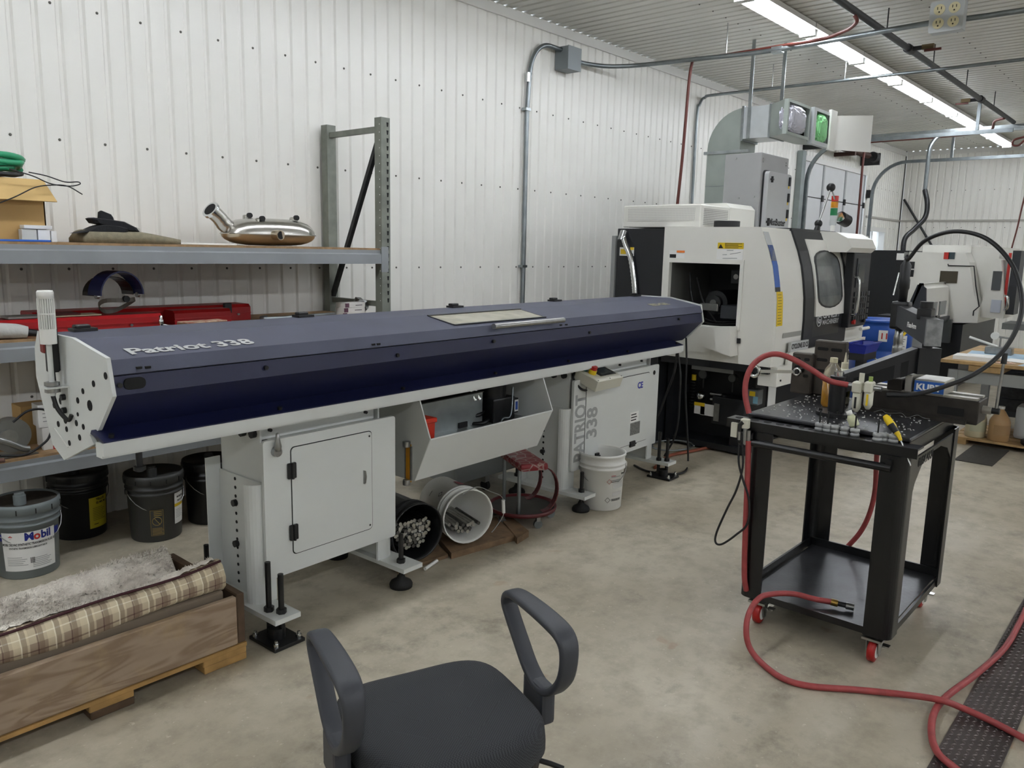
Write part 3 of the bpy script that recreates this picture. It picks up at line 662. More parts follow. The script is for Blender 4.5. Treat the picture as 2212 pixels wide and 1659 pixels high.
# ---- things on the middle deck
RCASE = mat('red_case_plastic', '9C1418', .38, var=.06, vs=8)
def tool_case(label, x0, x1, y0, y1, h, ribs=True):
    t = thing('tool_case', label, 'tool case', ((x0+x1)/2, (y0+y1)/2, Z2)); L = x1-x0; W = y1-y0
    MB().prism([(-W/2,0),(W/2,0),(W/2,h*.9),(W/2-.012,h),(-W/2+.02,h),(-W/2,h*.82),(-W/2,h*.5),(-W/2-.006,h*.5),(-W/2-.006,h*.44),(-W/2,h*.44)], 'x', -L/2, L/2).build('shell', RCASE, t)
    if ribs:
        for k in range(5): MB().prism([(-W/2-.004,.004),(-W/2-.014,.012),(-W/2-.014,h*.36),(-W/2-.004,h*.4)], 'x', -L/2+.02+k*.045, -L/2+.045+k*.045).build('rib', RCASE, t)
    return t
t = tool_case('long red tool case under the face shield on the middle deck', 1.12, 2.03, 4.39, 4.575, .085)
for x in (.05, .28): MB().cyl((x,-.108,.03), (x,-.100,.03), .008, n=8).build('rivet', STEEL, t)
t = tool_case('longer red tool case with a black latch behind the first', 1.45, 2.70, 4.60, 4.80, .10, False)
MB().box2((.44,-.115,.05), (.49,-.09,.112), None, .004).build('latch', BLACK, t)
for x in (.1, .3, .54): MB().cyl((x,-.104,.04), (x,-.098,.04), .009, n=8).build('rivet', STEEL, t)
t = tool_case('short red tool case by the magazines on the middle deck', 2.13, 2.48, 4.45, 4.58, .09, False)
sbox('folded_map', 'cream folded sheet lying on the red tool case', 'paper', (1.45,4.42,Z2+.087), (1.72,4.54,Z2+.094), mat('cream_paper', 'B9AE92', .7))
sbox('note_pad', 'grey notepad lying on the red tool case', 'notepad', (1.28,4.42,Z2+.087), (1.44,4.54,Z2+.099), mat('grey_pad', '8B8985', .7))
sbox('book', 'dark red covered book under the cream sheet', 'book', (1.45,4.43,Z2+.0945), (1.62,4.56,Z2+.104), mat('maroon_cover', '5A2020', .6))
t = thing('magazine', 'magazine with a warm red cover in front of the short red case', 'magazine', (2.25,4.36,Z2), 6)
MB().box2((-.13,-.05,0), (.13,.05,.03)).build('pages', mat('brown_pages', '8A6A50', .6), t)
MB().box2((-.125,-.048,.030), (.132,.052,.034)).build('cover', mat('red_cover', 'A45040', .5, col2='D9C9B0', vs=30), t)
# face shield
fs_ = thing('face_shield', 'face shield with blue crown and grey headband on the red case', 'face shield', (1.815, 4.48, Z2+.087), 12)
BLUEP = mat('navy_plastic', '1C2350', .35)
arc = [(.125*math.cos(R(a)), -.02, .105+.125*math.sin(R(a))) for a in range(0, 181, 12)]
MB().strip(arc, (0,.11,0), .008, (0,0,1)).build('crown', BLUEP, fs_)
arc2 = [(.116*math.cos(R(a)), .05, .10+.10*math.sin(R(a))) for a in range(0, 181, 12)]
MB().strip(arc2, (0,.10,0), .004, (0,0,1)).build('visor', mat('smoky_visor', '2C2926', .25), fs_)
hb = MB().strip([(.095*math.cos(R(a)), -.02+.075*math.sin(R(a)), .055-.035*math.sin(R(a))+.012*math.cos(R(2*a))) for a in range(0, 360, 15)], (0,.004,.022), .004, (0,0,1), closed=True).build('headband', mat('grey_strap', '5B544B', .5), fs_)
MB().cyl((0,-.108,.085), (0,-.09,.085), .018, n=14).build('ratchet_knob', STEELD, hb)
for x in (-.12, .12): MB().cyl((x-.008,-.03,.10), (x+.008,-.03,.10), .014, n=10).build('pivot', STEEL, fs_)
t = thing('caulk_bag', 'crumpled white cloth roll with a black nozzle on the middle deck', 'bag', (1.28,4.34,Z2))
MB().tube(smooth_path([(-.2,-.0,.046),(-.1,-.0,.044),(0,-.01,.038),(.05,-.02,.030)]), smooth_r([.042,.04,.036,.028], 6), n=12).build('roll', mat('white_cloth', 'B9B9B4', .85, bump=.5, bs=30), t)
MB().cyl((.045,-.02,.03), (.095,-.03,.022), .02, .016, n=12).build('nozzle', BLACK, t)
tag(MB().cyl((1.425,4.33,Z2), (1.425,4.33,Z2+.026), .018, n=14).build('black_cap', BLACK), 'small black cap standing beside the white roll', 'cap')
sbox('paper_sheet', 'white sheet of paper lying by the stack light', 'paper', (1.42,4.34,Z2), (1.56,4.45,Z2+.003), PAPER)
t = thing('chrome_fitting', 'small chrome pipe fitting in front of the red tool case', 'fitting', (1.99,4.32,Z2))
MB().lathe([(0,0),(.012,0),(.014,.02),(.010,.03),(.014,.04),(.014,.055),(.008,.062),(.010,.08),(0,.08)], 10).build('stem', CHROME, t)
MB().tube([(.0,0,.03),(.06,.01,.018)], .007, n=8).build('lever', CHROME, t)
tag(MB().tube(smooth_path([(2.75,4.50,Z2+.02),(2.69,4.46,Z2+.02),(2.72,4.40,Z2+.02),(2.95,4.42,Z2+.02),(3.25,4.46,Z2+.02)]), .012, n=8).build('bent_tube', GALVD), 'bent grey tube lying on the middle deck', 'tube')
BOXW = mat('white_carton', 'DCDAD6', .6); BOXP = mat('purple_carton_end', '5E3E4E', .6)
for k in range(3):
    t = thing('small_carton', ('lowest', 'middle', 'topmost')[k]+' white carton of the little stack beside the rack post', 'box', (3.345+.004*k, 4.42, Z2+.033*k), 3*k-3)
    MB().box2((-.085,-.05,0), (.085,.05,.032)).build('body', BOXW, t); MB().box2((-.0855,-.0505,.002), (-.055,-.045,.030)).build('end_label', BOXP, t)
    MB().box2((.0,-.0505,.012), (.06,-.05,.016)).build('print_line', PRINT_K, t)
fo = MB(); random.seed(3)
bmx = bmesh.new(); bmesh.ops.create_icosphere(bmx, subdivisions=2, radius=.055)
for q in bmx.verts: q.co *= .75+.5*random.random()
fo.add([q.co+Vector((3.478,4.47,Z2+.07)) for q in bmx.verts], [[q.index for q in f.verts] for f in bmx.faces]); bmx.free()
tag(fo.build('crumpled_foil', mat('crumpled_foil', '9A9C9E', .3, .9)), 'crumpled silver foil clump beside the small cartons', 'foil')
# ---- things on the lowest deck
sw = thing('circular_saw', 'grey circular saw lying on the lowest deck', 'saw', (1.235, 4.38, Z3), 0)
ALU = mat('cast_aluminium', '9A9B98', .4, .8, var=.1)
MB().cyl((0,-.03,.105), (0,.03,.105), .085, n=28).build('blade_guard', ALU, sw); MB().cyl((-.02,-.05,.10), (-.02,-.03,.10), .04, n=20).build('gear_cover', STEEL, sw)
MB().box2((-.12,-.06,.0), (.10,.07,.006)).build('base_plate', ALU, sw)
MB().tube(smooth_path([(-.10,-.05,.11),(-.04,-.06,.085),(.03,-.055,.04),(.06,-.05,.03)]), .016, n=10).build('handle', ALU, sw)
sbox('brown_carton', 'brown cardboard carton behind the red and white boxes', 'box', (1.33,4.52,Z3), (1.47,4.66,Z3+.21), CARD)
sbox('fibre_board', 'thin brown board leaning beside the saw', 'board', (1.30,4.40,Z3), (1.40,4.50,Z3+.012), DECK)
RW = mat('red_carton', 'A8202C', .5)
for k, (lab, z, tx, dx) in enumerate((('red and white rivet box reading RCP stacked on top of another', .118, 'RCP', 0), ('red and white rivet box reading POP at the bottom of the stack', 0, 'POP', .012))):
    t = thing('rivet_box', lab, 'box', (1.43+dx, 4.42, Z3+z), -4)
    MB().box2((-.065,-.055,0), (.065,.055,.116), None, .002).build('body', PAPER, t)
    if k == 0:
        s_ = MB().box2((.016,-.0562,.0), (.0655,-.054,.1165)).build('red_band', RW, t); text('lettering', tx, .036, PAPER, t, axes((.052,-.0567,.03), (0,0,1), (-1,0,0)), bold=.001)
        for q in range(3): MB().box2((-.045,-.0557,.03+.02*q), (-.005-.01*q,-.0548,.034+.02*q)).build('print_line', PRINT_G, t)
    else:
        s_ = MB().box2((-.02,-.0562,.0), (.0655,-.054,.04)).build('red_band', RW, t); text('lettering', tx, .036, PAPER, t, axes((-.016,-.0567,.007), (1,0,0), (0,0,1)), bold=.001)
tag(MB().tube(smooth_path([PY(x, y, 4.31) for x, y in ((28,912),(60,888),(95,885),(112,905),(108,940),(92,960),(55,982),(0,985))]), .006, n=7).build('extension_cord', BLKC), 'black power cord of the saw looping over the lowest deck', 'cord')
tag(MB().cyl((1.12,4.27,Z3+.012), (1.165,4.25,Z3+.012), .012, n=12).build('wood_dowel', mat('brown_dowel', '5E4034', .6)), 'short brown dowel lying at the edge of the lowest deck', 'dowel')
# ------------------------------------------------------------------ buckets
def bucket(name, label, loc, rz, body, lid=None, h=.37, handle=True, group=None, hang=-1, ribs=True):
    t = thing(name, label, 'bucket', loc, rz, group)
    pr = [(0,0),(.130,0),(.134,.006),(.144,h*.72),(.152,h*.73),(.152,h*.755),(.145,h*.76),(.146,h*.80),(.154,h*.81),(.154,h*.835),(.147,h*.84),(.149,h*.95),(.155,h*.955),(.155,h),(.149,h),(.146,h*.95),(.140,h*.7),(.127,.012),(0,.012)]
    MB().lathe(pr, 32).build('body', body, t)
    if lid:
        top = lid; lid = body if lid is DIRT else lid
        l = MB().lathe([(.1565,h*.90),(.159,h*.905),(.159,h*.985),(.157,h+.010),(.150,h+.012),(.146,h+.002),(0,h+.001)], 32).build('lid', lid, t)
        if top is not lid: MB().lathe([(0,h+.0025),(.145,h+.0025)], 28).build('lid_top', top, l)
        MB().cyl((-.04,-.07,h+.002), (-.04,-.07,h+.05), .028, n=14).build('spout', lid, l)
        MB().cyl((-.04,-.07,h+.05), (-.04,-.07,h+.062), .022, n=14).build('spout_cap', lid, l)
        for k in range(12):
            a = 2*math.pi*k/12; MB().box((.1595,0,h*.945), (.003,.005,h*.07), xf(rz=k*30)).build('lid_tab', BLACK if lid is not BLACK else lid, l)
    if handle:
        pts = []
        for i in range(13):
            a = math.pi*i/12; x = .158*math.cos(a); rr = .17*math.sin(a)
            pts.append((x, hang*(rr*.72+.005), h*.78-rr*.72))
        hd = MB().tube(pts, .0025, n=5).build('bail_handle', STEEL, t)
        p, q = Vector(pts[5]), Vector(pts[7]); MB().cyl(p, q, .009, n=8).build('hand_grip', WHITE, hd)
        for s in (-1, 1): MB().box((s*.156,0,h*.78), (.012,.03,.03), bev=.003).build('handle_ear', body, t)
    return t
def curved_label(name, t, m, a0, a1, z0, z1, r0=.1345, k=.0385, n=14, off=.0008):
    rr = lambda z: r0 + k*z + off
    return MB().lathe([(rr(z0), z0), (rr(z1), z1)], n, None, True, a0, a1).build(name, m, t, fix=False)
def wrap_text(name, body, size, m, t, ac, z, r0=.1345, k=.0385, bold=.0008, squash=1., off=.0016):
    o = text(name, body, size, m, t, Matrix(), bold=bold, align='CENTER', squash=squash, ext=0)
    for q in o.data.vertices:
        x, y = q.co.x, q.co.y; rr = r0 + k*(z+y) + off; a = R(ac) + x/rr; q.co = (rr*math.cos(a), rr*math.sin(a), z+y)
    return o
def lines(t, ac, z0, rows, wid, m, h=.004, gap=.009):
    for i in range(rows):
        w2 = wid*(.7+.3*((i*37) % 10)/10); curved_label('print_line', t, m, ac-wid/2, ac-wid/2+w2, z0-i*gap, z0-i*gap+h, off=.0018, n=5)
GREYB = mat('grey_pail_plastic', '7C8486', .45, var=.06); DKGB = mat('charcoal_pail_plastic', '3B3C3B', .45, var=.06); WHTB = mat('white_pail_plastic', 'E3E3DE', .42, var=.04, vs=5)
BLKB = mat('black_pail_plastic', '17181A', .42); DIRT = mat('dirty_dark_lid', '3A352E', .7, var=.4, vs=15)
BLUEM = mat('deep_blue_print', '1B2A86', .5); REDM = mat('red_print', 'C0302A', .5); YELL = mat('yellow_label', 'B5A722', .55, var=.05); GOLD = mat('gold_print', '9A8346', .5)
# Mobil pail
b1 = bucket('oil_pail', 'grey oil pail with a white Mobil label on the floor under the rack', (1.262, 4.352, 0), 0, GREYB, DIRT, hang=-1)
ac = -102
lb = curved_label('label', b1, PAPER, ac-52, ac+50, .045, .245)
curved_label('blue_edge', b1, BLUEM, ac-70, ac-52, .20, .235); curved_label('blue_edge', b1, BLUEM, ac+50, ac+66, .20, .235)
wrap_text('lettering', 'M  bil', .055, BLUEM, b1, ac+15, .203, bold=.002); wrap_text('lettering', 'o', .055, REDM, b1, ac+12.5, .203, bold=.002)
wrap_text('lettering', 'MOBIL DELVAC SYNTHETIC TRANSMISSION FLUID 50', .017, PRINT_K, b1, ac-1, .178, bold=.0004, squash=.62)
wrap_text('lettering', 'SYNTHETIC TRANSMISSION LUBRICANT SAE 50', .013, PRINT_K, b1, ac-4, .160, bold=.0003, squash=.62)
wrap_text('emblem', '*', .04, REDM, b1, ac-34, .20, bold=.002)
lines(b1, ac-24, .115, 5, 40, PRINT_G, .0025, .010); lines(b1, ac+22, .105, 6, 40, PRINT_G, .0025, .009)
for k in range(6): curved_label('bar_code', b1, PRINT_K, ac-2+k*1.4, ac-1.3+k*1.4, .082, .112, off=.0018, n=2)
# black pail with yellow label
b2 = bucket('oil_pail', 'black oil pail with a tall yellow label behind the grey pails', (1.645, 4.72, 0), 0, BLKB, BLACK, handle=True)
curved_label('label', b2, YELL, -90, -38, .055, .235); wrap_text('lettering', 'TELLUS', .018, PRINT_K, b2, -62, .215); wrap_text('lettering', 'S2 MX 46', .017, PRINT_K, b2, -60, .195); lines(b2, -64, .17, 8, 36, mat('olive_print', '6E661C', .6), .003, .010); lines(b2, -72, .075, 1, 16, PRINT_K)
# charcoal pail
b3 = bucket('oil_pail', 'charcoal oil pail with gold warning print standing under the rack', (1.93, 4.385, 0), 0, DKGB, DKGB, hang=-1)
curved_label('label', b3, PAPER, -70, -34, .085, .265); curved_label('label_band', b3, YEL, -70, -34, .185, .203, off=.0014); wrap_text('lettering', 'MORLINA', .015, PRINT_K, b3, -50, .235); wrap_text('lettering', 'S4 B 150', .015, PRINT_K, b3, -50, .213); lines(b3, -53, .165, 6, 28, PRINT_G, .002, .009)
gw = curved_label('warning_panel', b3, GOLD, -126, -98, .04, .19); curved_label('warning_ground', b3, DKGB, -125, -99, .042, .188, off=.0012)
for k in range(3): curved_label('print_line', b3, GOLD, -118, -101, .178-.011*k, .183-.011*k, off=.0016, n=4)
for k in range(6): curved_label('print_line', b3, GOLD, -123, -102+k % 3*2, .082-.007*k, .085-.007*k, off=.0016, n=4)
m = MB(); ring = []
for i in range(20):
    a = 2*math.pi*i/20; y = .125+.024*math.sin(a); x = .024*math.cos(a); rr = .1345+.0385*y+.0022; ang = R(-112)+x/rr; ring.append((rr*math.cos(ang), rr*math.sin(ang), y))
m.tube(ring, .002, n=4, closed=True).build('prohibition_ring', GOLD, b3); MB().tube([ring[7], ring[17]], .002, n=4).build('prohibition_bar', GOLD, b3)
bucket('oil_pail', 'plain black pail half hidden behind the feeder pedestal', (2.29, 4.43, 0), 0, BLKB, BLACK)
# open white pail in front of the second pedestal
wp_ = bucket('open_pail', 'open white pail standing on the floor beside the second pedestal', (4.205, 2.872, 0), 0, WHTB, None, hang=-1)
wp_.rotation_euler = (0, 0, R(-50)); ROOT[wp_.name] = frame((4.205, 2.872, 0), -50)
wb = -72
for z, w2, mm in ((.235, 14, REDM), (.228, 30, PRINT_G), (.205, 34, PRINT_G), (.195, 30, PRINT_K)): curved_label('print_line', wp_, mm, wb+2, wb+2+w2, z, z+.004, off=.001, n=5)
curved_label('print_block', wp_, mat('pale_grey_print', 'C3C3C0', .6), wb+8, wb+50, .15, .185, off=.001); curved_label('print_block', wp_, mat('pale_grey_print2', 'CBCBC8', .6), wb+8, wb+44, .10, .125, off=.001)
for k in range(14): curved_label('bar_code', wp_, PRINT_K, wb+6+k*2.4, wb+7.3+k*2.4, .066, .082, off=.001, n=2)
wrap_text('lettering', 'Grease', .018, PRINT_K, wp_, wb+46, .238)
def diamond(t, ac, z, s, mm):
    pts = []
    for x, y in ((0,-s),(s,0),(0,s),(-s,0)):
        rr = .1345+.0385*(z+y)+.001; a = R(ac)+x/rr; pts.append((rr*math.cos(a), rr*math.sin(a), z+y))
    MB().tube(pts, .0014, n=4, closed=True).build('hazard_diamond', mm, t)
diamond(wp_, wb-3, .20, .016, REDM); diamond(wp_, wb-5, .075, .018, PRINT_K)
# lying pails full of bar remnants
def lying(label, c, az, pitch, body, inner=None):
    t = bucket('tipped_pail', label, (0,0,0), 0, body, None, handle=False)
    M = Matrix.Translation(Vector(c)) @ Matrix.Rotation(R(az), 4, 'Z') @ Matrix.Rotation(R(90-pitch), 4, 'Y')
    t.matrix_world = M; ROOT[t.name] = M; return t, M
wl_c = PF(1012, 1116, .2); d_ = Vector((math.cos(R(-108)), math.sin(R(-108)), 0))
tw, MW = lying('white pail lying on its side with short steel bars inside', wl_c-d_*.37+Vector((0,0,0)), -108, 0, WHTB)
bc = PF(903, 1150, .2); d2_ = Vector((math.cos(R(-100)), math.sin(R(-100)), 0))
tb, MBk = lying('black pail lying on its side packed with round bar ends', bc-d2_*.37, -100, 0, BLKB)
p0_ = [(.0,.158,.29),(-.07,.20,.34),(-.15,.21,.42),(-.19,.12,.47),(-.20,.06,.49)]
pts = smooth_path([PY(x, y, wl_c.y-.02) for x, y in ((1000,1068),(1030,1052),(1060,1062),(1085,1075),(1088,1110),(1070,1140),(1062,1150))])
hd = MB().tube(pts, .0028, n=5).build('bail_handle', STEEL, tw, True); MB().cyl(PY(1087, 1080, wl_c.y-.02), PY(1088, 1108, wl_c.y-.02), .010, n=8).build('hand_grip', WHITE, tw, True)
curved_label('tape_scrap', tw, mat('maroon_tape', '6E2328', .5), 150, 175, .15, .22, off=.002)
diamond(tw, 225, .22, .016, PRINT_K); lines(tw, 238, .12, 1, 20, PRINT_K)
BAR = mat('bright_bar', 'B4B4B0', .28, 1., var=.1, vs=40); BARD = mat('dull_bar', '6A6A68', .4, 1., var=.2, vs=40)
b0 = MB().cyl((0,0,0), (0,0,.28), .0105, n=10).build('bar_end', BAR); b0m = b0.data
b1m = b0m.copy(); b1m.materials.clear(); b1m.materials.append(BARD)
bpy.data.objects.remove(b0)
random.seed(11)
def bars(M, spots, label, group, r, down, zlen):
    for (x, y) in spots:
        o = bpy.data.objects.new('bar_end', b0m if random.random() < .65 else b1m); COL.objects.link(o)
        z = .012+random.random()*zlen
        o.matrix_world = M @ Matrix.Translation((x, y, z))
        tag(o, label, 'steel bar', group)
# in the pail frame +x points down (pitch 90 about Y): pack the lower part
sp = []; k = 0.0222
for i in range(-8, 9):
    for j in range(-8, 9):
        x = i*k*.88; y = j*k + (k/2 if i % 2 else 0)
        if math.hypot(x, y) < .112 and x > -.045: sp.append((x+random.uniform(-.001, .001), y))
bars(MBk, sp, 'short round bar end packed in the tipped black pail', 'bar ends in the black pail', .01, 1, .03)
sp = [(x, y) for x, y in sp if x > .045]
bars(MW, sp, 'short round bar end lying in the tipped white pail', 'bar ends in the white pail', .01, 1, .06)
# boards under the pails
WOOD = mat('weathered_board', '7A6248', .75, var=.25, vs=14, bump=.2, bs=60)
def board(label, pts, h):
    m = MB(); P = [Vector((p.x, p.y, 0)) for p in pts]; n = len(P)
    m.add(P+[p+Vector((0,0,h)) for p in P], [(3,2,1,0),(4,5,6,7),(0,1,5,4),(1,2,6,5),(2,3,7,6),(3,0,4,7)]); return tag(m.build('wood_board', WOOD), label, 'board')
board('weathered board under the white tipped pail', [PF(975,1208), PF(1112,1168), PF(1072,1128), PF(935,1160)], .035)
board('short weathered board lying behind the white tipped pail', [PF(1117,1176), PF(1142,1160), PF(1094,1120), PF(1078,1128)], .038)
board('flat board under the black tipped pail', [PF(860,1240), PF(968,1205), PF(925,1165), PF(820,1195)], .02)
a, b_ = PF(918,1229,.012), PF(944,1211,.012); tag(MB().cyl(a, b_, .009, n=10).build('chalk_stick', PAPER), 'white chalk stick lying on the floor by the black pail', 'chalk')
# ------------------------------------------------------------------ crate with the dog bed
CRW = mat('crate_pine', '8D7257', .7, var=.15, vs=3, bump=.1, bs=80)
nt, ns, lk, b = nodes(CRW)
tc = ns.new('ShaderNodeTexCoord'); mp = ns.new('ShaderNodeMapping'); mp.inputs['Scale'].default_value = (1.2, 7, 7); lk.new(tc.outputs['Object'], mp.inputs[0])
nz = ns.new('ShaderNodeTexNoise'); nz.inputs['Scale'].default_value = 1.6; nz.inputs['Detail'].default_value = 2; nz.inputs['Distortion'].default_value = 1.2; lk.new(mp.outputs[0], nz.inputs['Vector'])
mt = ns.new('ShaderNodeMath'); mt.operation = 'MULTIPLY'; mt.inputs[1].default_value = 26; lk.new(nz.outputs['Fac'], mt.inputs[0])
sn = ns.new('ShaderNodeMath'); sn.operation = 'SINE'; lk.new(mt.outputs[0], sn.inputs[0])
c = mix(rng(sn.outputs[0], -1, 1), 'A08C77', '86715B'); c = mix(rng(noise(9, 4), .5, .75, 0, .5), c, 'B39A72'); lk.new(c, b.inputs['Base Color'])
LW = mat('fresh_pine_block', 'B08A52', .7, var=.2, vs=10, bump=.1, bs=90); DW = mat('dark_block', '54412F', .75, var=.2, vs=12)
cr = thing('wooden_crate', 'low open pine crate on blocks holding the pet bed', 'crate', (.9, 3.05, 0))
CX0, CX1, CY0, CY1 = .22, 1.55, 2.76, 3.36
MB().box2((CX0,CY0,.075), (CX1-.035,CY0+.028,.277), None, .004).build('front_board', CRW, cr, True)
MB().box2((CX0,CY1-.028,.075), (CX1-.035,CY1,.29), None, .004).build('back_board', CRW, cr, True)
MB().box2((CX1-.034,CY0+.002,.075), (CX1,CY1,.285), None, .004).build('end_board', DW, cr, True)
MB().box2((CX0-.034,CY0+.002,.075), (CX0-.001,CY1,.285), None, .004).build('end_board', DW, cr, True)
MB().box2((CX0,CY0-.004,.058), (CX1,CY1,.074)).build('bottom_board', LW, cr, True)
for x0, x1, top, low in ((1.365,1.55,LW,LW), (.945,1.10,LW,DW), (.30,.46,LW,DW)):
    for y in (CY0, 3.0, CY1-.1):
        k_ = MB().box2((x0,y,.03), (x1,y+.10,.058), None, .003).build('block', top, cr, True); MB().box2((x0+.004,y,.0), (x1,y+.10,.030), None, .003).build('skid', low, cr, True)
# pet bed: sherpa tray with a plaid outer cover
SHER = mat('cream_sherpa', 'EFE8DC', .95, var=.25, vs=14, bump=.8, bs=90, col2='D3CABE')
PLD = mat('plaid_cotton', 'A08F78', .85)
nt, ns, lk, b = nodes(PLD)
tc = ns.new('ShaderNodeTexCoord'); sx = ns.new('ShaderNodeSeparateXYZ'); lk.new(tc.outputs['UV'], sx.inputs[0])
def wave(src, freq, a, bb, ph=0):
    m1 = ns.new('ShaderNodeMath'); m1.operation = 'MULTIPLY_ADD'; m1.inputs[1].default_value = freq; m1.inputs[2].default_value = ph; lk.new(src, m1.inputs[0])
    fr = ns.new('ShaderNodeMath'); fr.operation = 'FRACT'; lk.new(m1.outputs[0], fr.inputs[0])
    g = ns.new('ShaderNodeMath'); g.operation = 'GREATER_THAN'; g.inputs[1].default_value = a; lk.new(fr.outputs[0], g.inputs[0])
    l = ns.new('ShaderNodeMath'); l.operation = 'LESS_THAN'; l.inputs[1].default_value = bb; lk.new(fr.outputs[0], l.inputs[0])
    q = ns.new('ShaderNodeMath'); q.operation = 'MULTIPLY'; lk.new(g.outputs[0], q.inputs[0]); lk.new(l.outputs[0], q.inputs[1])
    h = ns.new('ShaderNodeMath'); h.operation = 'MULTIPLY'; h.inputs[1].default_value = .55; lk.new(q.outputs[0], h.inputs[0]); return h.outputs[0]
F = 1/.105
c = mix(wave(sx.outputs[0], F, .05, .52), '9C8A76', 'DCCFAF'); c = mix(wave(sx.outputs[1], F, .1, .55), c, 'DCCFAF')
c = mix(wave(sx.outputs[0], F, .74, .79), c, '4A1E24'); c = mix(wave(sx.outputs[1], F, .8, .85), c, '4A1E24')
c = mix(wave(sx.outputs[0], F, .26, .30), c, 'F4EEDC'); c = mix(wave(sx.outputs[1], F, .3, .34), c, 'F4EEDC'); c = mix(wave(sx.outputs[0], F*2, .6, .9), c, '75604F')
lk.new(c, b.inputs['Base Color'])
pb = thing('pet_bed', 'pet bed with plaid sides and cream sherpa lining inside the crate', 'pet bed', (.9, 3.0, .08))
def bed_surface(name, profile, x0, x1, n, m, uvs=True, jit=0.):
    random.seed(5); vs = []; fs = []; k = len(profile); acc = [0]
    for p, q in zip(profile, profile[1:]): acc.append(acc[-1]+math.hypot(q[0]-p[0], q[1]-p[1]))
    for i in range(n+1):
        x = x0+(x1-x0)*i/n; sag = .028*math.sin(math.pi*min(1, max(0, i/n)))
        for j, (y, z) in enumerate(profile):
            vs.append((x+random.uniform(-jit, jit), y+random.uniform(-jit, jit), z-sag*(z > .3)+random.uniform(-jit, jit)+.008*math.sin(x*9+j)))
    for i in range(n):
        for j in range(k-1): fs.append((i*k+j, i*k+j+1, (i+1)*k+j+1, (i+1)*k+j))
    fs.append(list(range(k))[::-1]); fs.append([n*k+j for j in range(k)])
    o = MB().add(vs, fs, None, True).build(name, m, pb, True)
    uv = o.data.uv_layers.new(name='UVMap')
    for lp in o.data.loops:
        i, j = divmod(lp.vertex_index, k); uv.data[lp.index].uv = (x0+(x1-x0)*i/n, acc[j])
    return o
bx0, bx1 = .25, 1.49
frontroll = [(2.95,.30),(2.86,.288),(2.815,.298),(2.792,.33),(2.79,.37),(2.81,.405),(2.84,.418),(2.865,.408)]
bed_surface('plaid_cover', frontroll, bx0, bx1, 30, PLD)
bed_surface('lining', [(2.838,.421),(2.855,.423),(2.885,.405),(2.905,.35),(2.92,.27),(2.95,.225),(3.05,.205),(3.13,.222),(3.18,.27),(3.22,.325),(3.25,.355),(3.285,.355),(3.31,.32),(3.31,.15),(2.9,.12),(2.83,.31)], bx0, bx1-.02, 90, SHER, jit=.004)
random.seed(21); tuft = MB(); prof_ = [(2.845,.422),(2.87,.412),(2.895,.375),(2.915,.28),(2.95,.228),(3.05,.208),(3.13,.225),(3.18,.272),(3.22,.327),(3.25,.357),(3.285,.357)]
for i in range(9000):
    t = random.uniform(0, len(prof_)-1.001); a_ = int(t); f_ = t-a_; (ya_, za_), (yb_, zb_) = prof_[a_], prof_[a_+1]
    x = random.uniform(bx0, bx1-.02); s_ = (x-bx0)/(bx1-.02-bx0); y = ya_+(yb_-ya_)*f_; z = za_+(zb_-za_)*f_; z -= .028*math.sin(math.pi*s_)*(z > .3); z += .008*math.sin(x*9+a_)
    nrm = Vector((0, -(zb_-za_), yb_-ya_)).normalized(); p = Vector((x, y, z-.002)); tip = p+nrm*random.uniform(.006, .014)+Vector((random.uniform(-1,1), random.uniform(-1,1), random.uniform(-1,1)))*.008; r_ = .004
    tuft.add([p+Vector((r_,0,0)), p+Vector((-r_*.5,r_*.8,0)), p+Vector((-r_*.5,-r_*.8,0)), tip], [(0,1,3),(1,2,3),(2,0,3)], None, True)
o_ = tuft.build('sherpa_pile', SHER, pb, True, fix=False); o_['kind'] = 'stuff'
MB().tube(smooth_path([(bx0+(bx1-bx0)*i/10, 2.828, .420-.028*math.sin(math.pi*i/10)+.008*math.sin((bx0+(bx1-bx0)*i/10)*9+5)) for i in range(11)]), .005, n=6).build('piping', mat('burgundy_piping', '3E141C', .7), pb, True)
MB().box2((bx0,2.84,.085), (bx1-.03,3.30,.19)).build('base', mat('taupe_base', '75695A', .85), pb, True); MB().box2((bx0,2.795,.085), (bx1-.01,2.835,.305), None, .01).build('base_side', MAT['taupe_base'], pb, True)
# ------------------------------------------------------------------ office seat with loop arms
CHF = mat('charcoal_weave', '34363A', .85); nt, ns, lk, b = nodes(CHF)
tc = ns.new('ShaderNodeTexCoord'); ck = ns.new('ShaderNodeTexChecker'); ck.inputs['Scale'].default_value = 260; lk.new(tc.outputs['Object'], ck.inputs['Vector'])
ck.inputs[1].default_value = (*lin('3B3D40'), 1); ck.inputs[2].default_value = (*lin('27282B'), 1); lk.new(ck.outputs[0], b.inputs['Base Color'])
bp = ns.new('ShaderNodeBump'); bp.inputs['Strength'].default_value = .35; bp.inputs['Distance'].default_value = .004; lk.new(ck.outputs['Fac'], bp.inputs['Height']); lk.new(bp.outputs[0], b.inputs['Normal'])
ARM = mat('grey_arm_plastic', '3A3C42', .5, bump=.05, bs=300)
ch = thing('office_chair', 'charcoal swivel seat with two black loop arms and no backrest', 'chair', (1.308, 1.372, 0), -20.5)
outl = []
for i in range(48):
    a = 2*math.pi*i/48; ca, sa = math.cos(a), math.sin(a); e = 2/3.9
    x = .242*abs(ca)**e*(1 if ca > 0 else -1); y = .245*abs(sa)**e*(1 if sa > 0 else -1)
    x *= 1.0+.02*(y/.235); outl.append((x, y))
vs = []; fs = []; lay = [(0.93,.395),(1.0,.42),(1.0,.445),(.985,.463),(.94,.476),(.85,.483),(.6,.486),(.3,.486),(.05,.486)]
